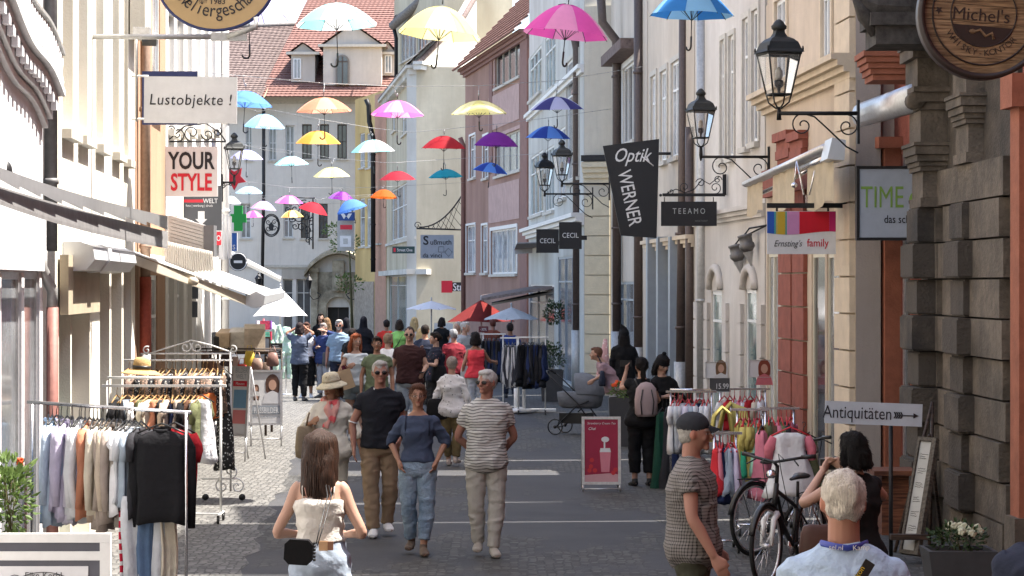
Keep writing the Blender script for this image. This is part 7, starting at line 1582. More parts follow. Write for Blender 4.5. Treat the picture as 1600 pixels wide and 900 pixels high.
for x in(-.04,.0):b.box(girl.up((x+.02,.085,.5)),(.002,.01,.01))
b=MB();q=wpt(girl,girl.up((-.022,.083,.578)));b.box(q,(.055,.012,.06));b2=MB();b2.box(q+V(.045,0,0),(.035,.01,.055));
tt=thing('waist_label','tan leather patch on the back waistband of the jean shorts','label',q);b.build('patch',mat('leather_tan',(.5,.3,.16),rough=.6),tt);b2.build('patch_side',mat('leather_brown',(.25,.12,.07)),tt)
q=P(467,862,262);b=MB();b.prism([(sx*(.085-(.03 if k2 else .0)),sy*(.075-(0 if k2 else .03)))for sx,sy,k2 in((-1,-1,0),(-1,-1,1),(1,-1,1),(1,-1,0),(1,1,0),(1,1,1),(-1,1,1),(-1,1,0))],.07,axes((q.x,q.y+.03,q.z),(1,0,0),(0,0,1),(0,-1,0))@Matrix.Rotation(-.06,4,'Z'));b2=MB();b2.tube([P(494,850,260),P(500,822,258),P(512,775,255),wpt(girl,girl.up((-.03,.068,.8))),wpt(girl,girl.up((-.052,.0,.84)))],(.004,.004),6);b2.tube([P(496,852,260),P(506,820,258),P(518,775,255),wpt(girl,girl.up((-.04,.062,.8)))],(.004,.004),6)
b3=MB();
for i in range(6):b3.bx((q.x+.086,q.y-.025,q.z+.045-i*.02),(q.x+.1,q.y+.02,q.z+.056-i*.02))
strap_obj('crossbody_bag','small black box bag at the left hip of the long haired woman','bag',[('bag_body',b,mat('leather_black',(.006,.006,.007),rough=.6,spec=.15)),('strap',b2,m_hang),('gusset',b3,m_hang)],(q.x,q.y,q.z-.09))
chk=person(1081,243,1.77,'stout man in a small checked shirt and dark cap seen from the side',78,'red','crop',(.35,.33,.3),top=(cl('check',(.2,.185,.175),kind='check',col2=(.022,.02,.022),extra=(.021,.33),bump=.25),.42,.44,.01,.838,'collar'),bottom=('trousers',cl('olive_dark',(.05,.05,.035)),.04),build=1.15,vox=.008,pose=dict(elbow_r=(.13,-.03,.64),wrist_r=(.13,-.075,.5),elbow_l=(-.14,-.02,.64),wrist_l=(-.15,-.1,.5)),head=(-3,2))
b=MB(chk.HM);u=chk.u;b.ell((0,.01*u,.03*u),(.0495*u,.0615*u,.049*u),22,12);
n_=14;vs=[(math.sin(a)*.044*u,-.045*u-.012*u*math.cos(a),.03*u)for a in[-1.2+2.4*i/n_ for i in range(n_+1)]]+[(math.sin(a)*.046*u,-.05*u-.04*u*math.cos(a),.014*u+.006*u*math.cos(a*2))for a in[-1.3+2.6*i/n_ for i in range(n_+1)]]
vs+=[(x,y,z-.006)for x,y,z in vs];m2=n_+1;fs=[(i,i+1,m2+i+1,m2+i)for i in range(n_)]+[(2*m2+i,2*m2+i+1,3*m2+i+1,3*m2+i)for i in range(n_)]+[(m2+i,m2+i+1,3*m2+i+1,3*m2+i)for i in range(n_)]
b.add(vs,fs,0,True);b.build('cap',cl('cap_dark',(.028,.03,.036)),chk.root,local=True)
pw=person(1335,240,1.64,'black haired woman in a black t-shirt raising her hands to a camera',205,'fair','bob',(.008,.007,.007),top=(c_blk,.32,.46,.012),bottom=('trousers',c_blk,.05),female=True,vox=.009,build=1.1,pose=dict(elbow_l=(-.17,-.05,.735),wrist_l=(-.04,-.14,.85),elbow_r=(.2,-.06,.72),wrist_r=(.05,-.15,.84)),head=(0,8))
q=wpt(pw,pw.up((0,-.19,.86)));b=MB();b.box(q,(.11,.06,.07));b2=MB();b2.tube([q,q+V(.0,.06,0)],.03,12);strap_obj('camera','small dark camera held up by the black haired woman','camera',[('camera_body',b,m_hang),('lens',b2,m_hang)],q)
bag(pw,(.25,.0,.93),(.3,.12,.24),'brown slouchy leather bag on the arm of the black haired woman',mat('leather_dark_brown',(.07,.03,.022),rough=.5,bump=.3),[(.25,0,1.03),(.3,-.03,1.15),(.27,-.07,1.25),(.22,0,1.1),(.2,.02,1.03)])
strm=person(760,163,1.79,'tall white haired man in a striped polo shirt looking aside, hands behind his back',4,'red','short',(.45,.43,.41),top=(cl('stripe_polo',(.45,.44,.41),kind='stripe',col2=(.1,.1,.1),extra=(.028,.28)),.46,.45,.01,.838,'collar'),bottom=('trousers',c_sto,.05,.016),shoes=(.3,.27,.23),build=1.06,vox=.008,pose=dict(walk=.35,elbow_l=(-.15,.04,.64),wrist_l=(-.06,.1,.54),elbow_r=(.15,.04,.64),wrist_r=(.08,.1,.53)),head=(38,-2));eyewear(strm)
blw=person(653,162,1.645,'slim woman with glasses in a blue top and jeans, hands in her pockets',0,'tan','bun',(.09,.04,.025),top=(cl('bluetop',(.05,.065,.105),bscale=12),.72,.545,.006,.815),bottom=('trousers',c_den,.085,.014),shoes=(.1,.07,.05),female=True,vox=.008,pose=dict(walk=.6,elbow_l=(-.16,.03,.66),wrist_l=(-.11,-.04,.545),elbow_r=(.16,.03,.66),wrist_r=(.11,-.04,.545)),head=(-4,0));eyewear(blw,clear=True)
b=MB()
for sg in(-1,1):b.tube([wpt(blw,blw.up(p))for p in((sg*.068,-.062,.7),(sg*.07,-.062,.76),(sg*.066,-.035,.815),(sg*.065,.03,.81),(sg*.065,.07,.7))],(.011,.004),6)
b2=MB();b2.ell(wpt(blw,blw.up((0,.1,.7))),(.13,.07,.19),14,10);strap_obj('backpack','navy backpack with straps over the blue top','backpack',[('straps',b,c_navy),('pack',b2,c_navy)],wpt(blw,(0,.15,1.0)))
pol=person(594,151,1.82,'grey haired man in sunglasses and a black polo shirt with khaki trousers',4,'red','short',(.4,.38,.36),top=(cl('polo_black',(.014,.015,.02)),.42,.505,.008,.835,'collar'),bottom=('trousers',c_kh,.05,.018),shoes=(.6,.6,.6),vox=.008,build=1.06,pose=dict(walk=-.5,elbow_l=(-.155,.0,.64),wrist_l=(-.15,-.03,.51),elbow_r=(.14,.03,.635),wrist_r=(.11,-.09,.56)),head=(-4,-2));eyewear(pol)
for sg in(-1,1):
 B=MB();e=pol.J['sh_'+('l' if sg<0 else 'r')].lerp(pol.J['elbow_'+('l' if sg<0 else 'r')],.95);d=(pol.J['elbow_'+('l' if sg<0 else 'r')]-pol.J['sh_'+('l' if sg<0 else 'r')]).normalized();B.tube([e-d*.006,e+d*.006],.054,14);B.build('cuff',c_wht,pol.root,local=True)
 B=MB();B.tube([pol.up((sg*.036,-.032,.845)),pol.up((sg*.03,-.046,.815)),pol.up((sg*.026,-.05,.8))],.004,5);B.build('collar_trim',c_wht,pol.root,local=True)
q=pol.J['wrist_r'];B=MB();d=(q-pol.J['elbow_r']).normalized();B.tube([q-d*.02,q+d*.005],.028,12);B.build('wristwatch',m_hang,pol.root,local=True)
hat=person(517,148,1.66,'woman in a cream sun hat, pink scarf and pale linen blouse looking aside',12,'tan','bob',(.1,.05,.03),top=(cl('linen',(.6,.56,.48),bscale=10),.85,.42,.02,.83),bottom=('trousers',c_beig,.05,.02),female=True,vox=.009,build=1.12,pose=dict(walk=.4,elbow_l=(-.16,.0,.66),wrist_l=(-.13,-.1,.7),elbow_r=(.16,.0,.65),wrist_r=(.19,-.03,.52)),head=(60,4))
b=MB(hat.HM@Matrix.Translation((0,.004,.016))@Matrix.Rotation(R(6),4,'X'));u=hat.u;b.lathe([(.1*u,-.022*u),(.096*u,-.012*u),(.07*u,.004*u),(.056*u,.012*u),(.056*u,.03*u),(.05*u,.055*u),(.035*u,.068*u),(.001,.072*u)],26);b.build('sun_hat',cl('hat_cream',(.5,.45,.33),bscale=30),hat.root,local=True)
b=MB(hat.HM@Matrix.Translation((0,.004,.016))@Matrix.Rotation(R(6),4,'X'));b.lathe([(.058*u,.014*u),(.0575*u,.026*u)],26);b.build('hat_band',cl('hat_band',(.4,.34,.25)),hat.root,local=True)
eyewear(hat)
B=MB();B.tube([hat.up((math.cos(a)*.046,math.sin(a)*.044-.006,.835-.012*math.sin(a)*-1))for a in[2*math.pi*i/14 for i in range(15)]],.026,10);B.tube([hat.up(p)for p in((-.02,-.055,.83),(-.035,-.08,.78),(-.03,-.085,.72),(-.045,-.088,.66))],[(.02,.03),(.022,.045),(.02,.05),(.012,.045)],10);B.tube([hat.up(p)for p in((.03,-.05,.83),(.02,-.085,.78),(-.0,-.09,.73),(-.01,-.09,.69))],[(.02,.03),(.022,.04),(.018,.04),(.01,.03)],10)
link_mesh('scarf',remesh(B,.009,1,'scarf',.02,20),cl('scarf_pink',(.6,.3,.26),kind='pattern',col2=(.7,.12,.13),extra=(11,.35)),hat.root)
bag(hat,(-.27,-.1,.95),(.24,.14,.34),'slouchy taupe bag carried by the woman in the sun hat',cl('bag_taupe',(.24,.19,.13)),[(-.27,-.1,1.12),(-.26,-.12,1.2),(-.24,-.1,1.26)],rz=.3)
bls=person(706,109,1.57,'short grey haired woman walking away in a white flower print blouse',172,'fair','short',(.3,.26,.23),top=(cl('print',(.6,.6,.6),kind='pattern',col2=(.15,.16,.16),extra=(20,.2)),.9,.45,.02,.835),bottom=('trousers',cl('olive_brown',(.13,.1,.05)),.09,.012),shoes=(.5,.42,.38),female=True,vox=.01,build=1.1,pose=dict(walk=.35))
bag(bls,(.2,.06,.82),(.32,.12,.3),'black shoulder bag at the side of the woman in the flower print blouse',mat('leather_black',(.008,.008,.009)),[(.14,.08,.96),(.1,.1,1.15),(.1,.04,1.3),(.12,-.02,1.2),(.18,0,.96)])
rh=person(556,95,1.8,'red haired woman in a pale t-shirt and denim shorts holding a paper bag',14,'fair','long',(.28,.08,.035),top=(cl('aqua_white',(.55,.6,.62)),.25,.53,.012,.815),bottom=('trousers',cl('denim_grey',(.2,.24,.26)),.4,.014),female=True,vox=.01,shoes=(.5,.5,.5),pose=dict(walk=.5,elbow_l=(-.15,-.02,.66),wrist_l=(-.09,-.11,.7)),head=(-12,2),hairlen=.09)
q=wpt(rh,rh.up((-.14,-.14,.585)));b=MB(Matrix.Translation(q)@Matrix.Rotation(R(-18),4,'Y')@Matrix.Rotation(.3,4,'Z'));b.bx((-.15,-.05,-.17),(.15,.05,.15));b2=MB();b2.tube([q+V(-.06,0,.15),q+V(0,0,.26),q+V(.08,0,.16)],.005,5);b3=MB(Matrix.Translation(q)@Matrix.Rotation(R(-18),4,'Y')@Matrix.Rotation(.3,4,'Z'));b3.bx((.04,-.02,.151),(.12,.03,.22))
strap_obj('paper_bag','brown kraft paper bag held against the red haired woman','bag',[('bag_body',b,mat('kraft',(.42,.3,.18),bump=.3)),('handle',b2,m_hangw),('contents',b3,cl('maroon',(.1,.02,.04)))],q+V(0,0,-.17))
gr=person(589,96,1.76,'dark haired young man in a green t-shirt with a shoulder strap',6,'tan','short',(.03,.02,.015),top=(cl('green_tee',(.14,.17,.1)),.4,.48,.012),bottom=('trousers',cl('green_shorts',(.16,.17,.1)),.3),vox=.01,pose=dict(walk=-.4),head=(6,-4));eyewear(gr,clear=True)
person(606,86,1.72,'person in a white t-shirt half hidden behind the man in green',150,'fair','short',(.25,.18,.12),top=(c_wht,.4,.47,.012),bottom=('trousers',c_den,.05),vox=.013)
br=person(640,93,1.9,'broad man with sunglasses in a dark brown t-shirt and grey jean shorts',-3,'fair','crop',(.05,.035,.03),top=(cl('dark_brown_tee',(.045,.02,.02)),.4,.5,.012),bottom=('trousers',cl('denim_pale2',(.36,.41,.45)),.25,.02),vox=.01,build=1.15,pose=dict(walk=.4,elbow_r=(.15,-.01,.655),wrist_r=(.13,-.1,.6),elbow_l=(-.155,.03,.64),wrist_l=(-.16,.0,.5)));eyewear(br)
q=wpt(br,br.up((.12,-.15,.6)));b=MB();b.box(q,(.08,.14,.015));strap_obj('smartphone','dark phone in the hand of the man in dark brown','phone',[('phone_body',b,m_hang)],q)
dk=person(681,84,1.72,'woman in dark flower print clothes with her hand raised to her face',-70,'fair','bun',(.02,.015,.012),top=(cl('dark_flower',(.02,.022,.035),kind='pattern',col2=(.3,.12,.12),extra=(14,.16)),.45,.45,.016),bottom=('skirt',c_blk,.22,.1),female=True,vox=.011,build=1.1,pose=dict(elbow_l=(-.14,-.07,.66),wrist_l=(-.08,-.12,.79),elbow_r=(.15,-.05,.65),wrist_r=(.1,-.14,.66)))
bag(dk,(.2,0,.95),(.3,.14,.3),'black shoulder bag of the woman in dark flower print',c_blk,[(.12,0,1.1),(.1,0,1.4),(.16,0,1.1)])
person(664,76,1.78,'tall dark haired person in navy behind the woman in dark flower print',160,'tan','short',(.02,.015,.012),top=(c_navy,.45,.46,.014),bottom=('trousers',c_blk,.05),vox=.013,build=1.1)
ow=person(658,72,1.66,'blonde person in a peach top glimpsed between the tall figures',140,'fair','long',(.5,.36,.18),top=(cl('peach',(.65,.35,.2)),.4,.46,.014),bottom=('trousers',c_beig,.05),vox=.014,female=True)
dr=person(709,77,1.7,'grey haired man in a dark red t-shirt seen from behind',200,'red','short',(.22,.22,.23),top=(cl('dark_red',(.18,.02,.03)),.45,.46,.016),bottom=('trousers',c_navy,.05),vox=.012,build=1.12)
person(726,72,1.8,'older man in a grey shirt turned to the stall behind the coral top',60,'fair','short',(.45,.43,.4),top=(cl('grey_shirt',(.3,.32,.34)),.45,.46,.014),bottom=('trousers',c_beig,.05),vox=.013)
person(716,70,1.78,'balding man in pale grey looking across the street behind the dark red t-shirt',-40,'fair','crop',(.4,.38,.35),top=(cl('pale_grey',(.4,.42,.44)),.45,.46,.014),bottom=('trousers',c_den,.05),vox=.014)
cor=person(743,82,1.7,'woman in a coral red tank top and white trousers reaching to the clothes',195,'tan','bob',(.015,.012,.012),top=(cl('coral',(.7,.06,.08)),0,.49,.016,.8),bottom=('trousers',cl('white_trs',(.55,.58,.62)),.06,.006),female=True,vox=.01,shoes=(.3,.1,.1),pose=dict(elbow_l=(-.18,-.06,.67),wrist_l=(-.27,-.16,.655)),build=1.06)
bag(cor,(.17,0,.85),(.26,.1,.4),'pale cloth bag at the side of the woman in coral',cl('cloth_bag',(.4,.4,.4)),[(.12,0,1.05),(.08,.05,1.4),(.14,-.05,1.1)])
wt=person(479,68,1.74,'woman in a white top and long black skirt with a denim jacket',4,'tan','bun',(.08,.04,.03),top=(cl('white_top',(.66,.66,.7)),0,.55,.006,.81),bottom=('skirt',c_blk,.16,-.02),female=True,vox=.011,shoes=(.6,.6,.6),pose=dict(elbow_l=(-.15,-.02,.68),wrist_l=(-.06,-.08,.85)),head=(10,0));eyewear(wt)
B=MB()
for sg in(-1,1):B.tube([wt.up(p)for p in((sg*.09,.0,.82),(sg*.15,-.01,.73),(sg*.16,-.0,.66),(sg*.12,-.03,.6))],[(.04,.035),(.04,.035),(.045,.04),(.04,.03)],10)
B.tube([wt.up(p)for p in((0,.05,.82),(0,.06,.7),(0,.06,.6))],[(.04,.14),(.04,.15),(.035,.15)],14);link_mesh('jacket',remesh(B,.014,1,'jacket'),cl('denim_jacket',(.1,.15,.28)),wt.root)
nv=person(506,68,1.72,'grey haired man in a navy pullover and grey trousers shading his eyes',-30,'fair','short',(.25,.22,.2),top=(cl('navy_pullover',(.035,.05,.14)),.9,.46,.016),bottom=('trousers',cl('grey_trs',(.35,.36,.4)),.06,.02),vox=.011,build=1.1,pose=dict(elbow_r=(.19,-.02,.84),wrist_r=(.06,-.09,.9),elbow_l=(-.14,-.04,.65),wrist_l=(-.03,-.11,.68)),head=(-10,0))
bag(nv,(.16,-.1,.9),(.24,.1,.32),'dark grey shoulder bag beside the man in navy',cl('bag_grey',(.1,.1,.11)),[(.14,-.08,1.05),(.05,0,1.45),(.12,-.02,1.05)])
person(468,70,1.76,'tall person in denim with arms raised behind the woman in white',170,'tan','bob',(.03,.02,.02),top=(cl('blue_cloth',(.1,.12,.17)),.5,.47,.016),bottom=('trousers',c_blk,.06),vox=.013,pose=dict(elbow_l=(-.17,-.02,.86),wrist_l=(-.06,-.06,.93),elbow_r=(.17,-.02,.86),wrist_r=(.06,-.06,.93)))
bs=person(530,71,1.84,'bearded man with sunglasses in a light blue shirt',-4,'red','short',(.4,.38,.36),top=(cl('light_blue_shirt',(.2,.28,.38)),.5,.5,.016,.835,'collar'),bottom=('trousers',c_navy,.05),vox=.011,build=1.1,beard=(.45,.42,.4));eyewear(bs)
person(550,74,1.68,'dark haired person in a black t-shirt right behind the red haired woman',150,'tan','short',(.02,.015,.015),top=(c_blk,.45,.46,.014),bottom=('trousers',c_navy,.05),vox=.013)
def veiled(px,s,h,label,c=(.012,.012,.016)):
 o=person(px,s,h,label,175,'tan',None,(.02,.02,.02),top=(cl('veil_dark',c),.9,.2,.03),bottom=('skirt',cl('veil_dark',c),.05,.12),female=True,vox=.015,build=1.15)
 B=MB();u=o.u;B.ell((0,.004*u,.01*u),(.052*u,.064*u,.07*u),16,12,0,o.HM);B.tube([o.HM@V(0,.01*u,0),o.up((0,.01,.84)),o.up((0,.02,.77)),o.up((0,.03,.68))],[(.06*u,.05*u),(.07,.11),(.11,.2),(.1,.24)],16);link_mesh('veil',remesh(B,.014,2,'veil'),cl('veil_dark',c),o.root)
veiled(568,62,1.8,'person in a long black veil standing before the shop front');veiled(541,59,1.72,'person in a dark brown veil behind the bearded man',(.035,.02,.015))
person(501,58,1.84,'woman with long dark hair and pale face beyond the man in navy',8,'fair','long',(.02,.015,.012),top=(c_blk,.9,.46,.016),bottom=('skirt',c_blk,.1,.1),female=True,vox=.013,hairlen=.16)
person(511,60,1.74,'woman with light brown long hair turned away beyond the man in navy',200,'fair','long',(.22,.13,.07),top=(c_blk,.9,.46,.016),bottom=('trousers',c_blk,.05),female=True,vox=.014,hairlen=.14)
person(604,62,1.72,'dark haired person in a bright red t-shirt walking away at the shop corner',185,'tan','short',(.02,.015,.015),top=(cl('bright_red',(.55,.04,.03)),.45,.46,.014),bottom=('trousers',c_den,.05),vox=.013)
gt=person(624,63,1.74,'person in a lime green t-shirt with a dark diagonal strap',190,'tan','bob',(.03,.02,.015),top=(cl('lime',(.3,.6,.16)),.45,.46,.014),bottom=('trousers',c_beig,.05),vox=.013,female=True)
b=MB();b.tube([wpt(gt,gt.up(p))for p in((-.06,.0,.83),(-.03,.07,.76),(.04,.085,.64),(.09,.07,.58))],(.018,.006),6);b2=MB();b2.ell(wpt(gt,gt.up((.12,.05,.55))),(.1,.06,.09),10,8);strap_obj('crossbody_bag','dark crossbody bag on the lime green t-shirt','bag',[('strap',b,m_hang),('bag_body',b2,m_hang)],wpt(gt,gt.up((.12,.05,.5))))
person(647,60,1.76,'blonde woman beyond the broad man in dark brown',170,'fair','long',(.5,.35,.18),top=(cl('cream_top',(.5,.45,.4)),.45,.46,.014),bottom=('trousers',c_den,.05),vox=.014,female=True)
person(690,58,1.72,'person in black before the white screen at the corner shop',160,'tan','bob',(.02,.015,.015),top=(c_blk,.45,.46,.014),bottom=('trousers',c_blk,.05),vox=.014)
person(797,68,1.72,'person in a royal blue top behind the striped trousers',170,'dark','short',(.02,.015,.015),top=(cl('royal_blue',(.02,.04,.16)),.5,.46,.018),bottom=('trousers',c_navy,.05),vox=.013,build=1.15)
person(770,60,1.7,'distant person with reddish brown hair under the red parasol',200,'red','short',(.12,.04,.03),top=(cl('rust_top',(.2,.06,.04)),.5,.46,.018),bottom=('trousers',c_navy,.05),vox=.015)
ph=person(1003,121,1.66,'girl in black with a ponytail and pink rucksack holding up a phone',188,'fair','tail',(.012,.01,.01),top=(c_blk,.35,.46,.02),bottom=('trousers',c_blk,.09,.022),shoes=(.02,.02,.02),female=True,vox=.009,pose=dict(elbow_r=(.14,-.09,.76),wrist_r=(.1,-.13,.89),elbow_l=(-.14,-.05,.66),wrist_l=(-.1,-.13,.7)),build=1.1)
q=wpt(ph,ph.up((.1,-.14,.95)));b=MB();b.box(q,(.15,.012,.08));strap_obj('smartphone','black phone held up by the girl with the ponytail','phone',[('phone_body',b,m_hang)],q)
c_rs=cl('rucksack_pink',(.36,.28,.28));q=ph.up((-.01,.115,.68));b=MB(ORG[ph.root.name]@Matrix.Translation(q));b.lathe([(.11,-.22),(.145,-.18),(.15,.0),(.13,.14),(.07,.21),(.01,.225)],18,sy=.55)
b2=MB()
for sg in(-1,1):b2.tube([wpt(ph,ph.up(p))for p in((sg*.05,.1,.78),(sg*.06,.03,.83),(sg*.07,-.06,.78),(sg*.085,-.03,.66),(sg*.07,.09,.6))],(.016,.006),6)
b3=MB(ORG[ph.root.name]@Matrix.Translation(q));
for sg in(-1,1):b3.tube([(sg*.07,.078,-.19),(sg*.085,.078,-.03),(sg*.055,.07,.13)],.008,5)
strap_obj('backpack','dusty pink rucksack on the back of the girl with the ponytail','backpack',[('pack',b,c_rs),('straps',b2,m_hang),('piping',b3,m_hang)],wpt(ph,q+V(0,0,-.22)))
bn=person(1034,118,1.66,'girl in black with a pompom beanie looking down at a garment',30,'fair','long',(.012,.01,.01),top=(c_blk,.9,.45,.024),bottom=('trousers',c_blk,.06,.02),shoes=(.02,.02,.02),female=True,vox=.01,pose=dict(elbow_l=(-.14,-.06,.66),wrist_l=(-.06,-.14,.68),elbow_r=(.15,-.05,.66),wrist_r=(.08,-.15,.67)),head=(0,24),build=1.1,hairlen=.06)
b=MB(bn.HM);u=bn.u;b.ell((0,.01*u,.026*u),(.053*u,.064*u,.055*u),20,12);b.tube([(math.cos(a)*.05*u,.01*u+math.sin(a)*.06*u,.012*u)for a in[2*math.pi*i/20 for i in range(21)]],.007*u,8);b.ell((0,.014*u,.088*u),(.018*u,.018*u,.016*u),12,8);b.build('beanie',cl('beanie_black',(.012,.012,.014),bscale=60),bn.root,local=True)
bd=person(962,92,1.62,'woman in a dusty pink blouse and pale trousers bending over the pram',-95,'fair','short',(.12,.06,.04),top=(cl('dusty_pink',(.3,.2,.22)),.5,.46,.018),bottom=('trousers',cl('pale_trs',(.42,.42,.45)),.06,.014),female=True,vox=.011,lean=.5,build=1.12,pose=dict(elbow_l=(-.12,-.06,.68),wrist_l=(-.1,-.18,.62),elbow_r=(.12,-.06,.68),wrist_r=(.1,-.18,.62)))
bag(bd,(.24,-.22,1.02),(.34,.12,.26),'navy shoulder bag hanging from the bending woman',c_navy,[(.2,-.2,1.14),(.1,-.3,1.4),(.16,-.14,1.12)],rz=1.57)
sc=person(975,84,1.78,'tall dark figure with pointed black hood behind the bending woman',190,'fair','long',(.012,.01,.01),top=(c_blk,.9,.45,.02),bottom=('trousers',c_blk,.06),vox=.013)
B=MB(sc.HM);u=sc.u;B.ell((0,.01*u,.02*u),(.056*u,.066*u,.064*u),14,10);B.tube([(0,.02*u,.06*u),(.03*u,.03*u,.1*u),(.04*u,.03*u,.13*u)],[.04*u,.02*u,.004],10);link_mesh('hood',remesh(B,.012,1,'hood'),c_blk,sc.root)
b=MB();q=P(946,570,90);b.tube([q+V(0,0,.45),q+V(-.02,0,.1),q+V(-.06,0,-.3),q+V(-.07,0,-.5)],[(.03,.02),(.09,.04),(.13,.05),(.11,.04)],10)
tag(rebase(b.build('hanging_cloth',cl('pink_print',(.5,.3,.3),kind='pattern',col2=(.6,.5,.5),extra=(18,.3)))),'long pink printed cloth hanging before the cream corner house','cloth')
def wheel(b,c,r,ax,w=.03,n=20,tube_=.012):
 T=axes(c,ax,V(0,0,1),Vector(ax).cross(V(0,0,1)))
 b.tube([T@Vector((0,math.cos(a)*r,math.sin(a)*r))for a in[2*math.pi*i/n for i in range(n+1)]],tube_,7)
q=P(905,680,90);q.z=0;t=thing('pram','grey hooded pram standing by the tall planter','pram',q);W=Matrix.Translation(q)@Matrix.Rotation(R(70),4,'Z')
c_pram=cl('pram_grey',(.13,.14,.16));b=MB(W)
for sg in(-1,1):b.tube([(sg*.25,-.35,.15),(sg*.24,-.05,.55),(sg*.23,.42,.98),(sg*.2,.5,1.05)],.012,7);b.tube([(sg*.25,.35,.13),(sg*.24,-.02,.5),(sg*.23,-.25,.6)],.012,7)
b.tube([(-.2,.5,1.05),(-.1,.56,1.1),(.1,.56,1.1),(.2,.5,1.05)],.016,8);b.tube([(-.25,.35,.13),(.25,.35,.13)],.01,6);b.tube([(-.25,-.35,.15),(.25,-.35,.15)],.01,6);b.build('chassis',m_iron,t)
b=MB();vs=[];n=20;W2_=W
rows=[(-1,.38,.6),(-.9,.42,.6),(0,.46,.66),(1,.48,.7)]
bb=MB(W2_);pf=[(.46,.16,.3),(.5,.2,.37),(.62,.22,.4),(.74,.225,.41)]
for z,rx,ry in pf:
 for j in range(n):a=2*math.pi*j/n;x,y=math.cos(a),math.sin(a);vs.append((math.copysign(abs(x)**.7,x)*rx,math.copysign(abs(y)**.8,y)*ry-.02,z))
bb.add(vs,[(i*n+j,i*n+(j+1)%n,(i+1)*n+(j+1)%n,(i+1)*n+j)for i in range(3)for j in range(n)]+[list(range(n)),list(range(3*n,4*n))],0,True);bb.build('carrycot',c_pram,t)
b=MB(W);vs=[];fs=[];m_=12
for i in range(m_+1):
 a=math.pi*i/m_
 for k in range(7):e=R(-5+19*k);vs.append((math.cos(a)*.235,-.06-math.cos(e)*.4*(.3+.7*math.sin(a))*1.0,.72+math.sin(e)*.36*math.sin(a)))
for i in range(m_):
 for k in range(6):fs.append((i*7+k,i*7+k+1,(i+1)*7+k+1,(i+1)*7+k))
b.add(vs,fs,0,True);b.build('hood',c_pram,t);b=MB(W);b.bx((-.2,-.2,.2),(.2,.3,.38));b.build('basket',m_hang,t)
for x in(-.27,.27):
 for y,r in((-.35,.12),(.35,.13)):b=MB(W);wheel(b,(x,y,r+.012),r,(1,0,0));b.tube([(x-.015,y,r+.012),(x+.015,y,r+.012)],.03,8);b.build('wheel',m_hang,t)
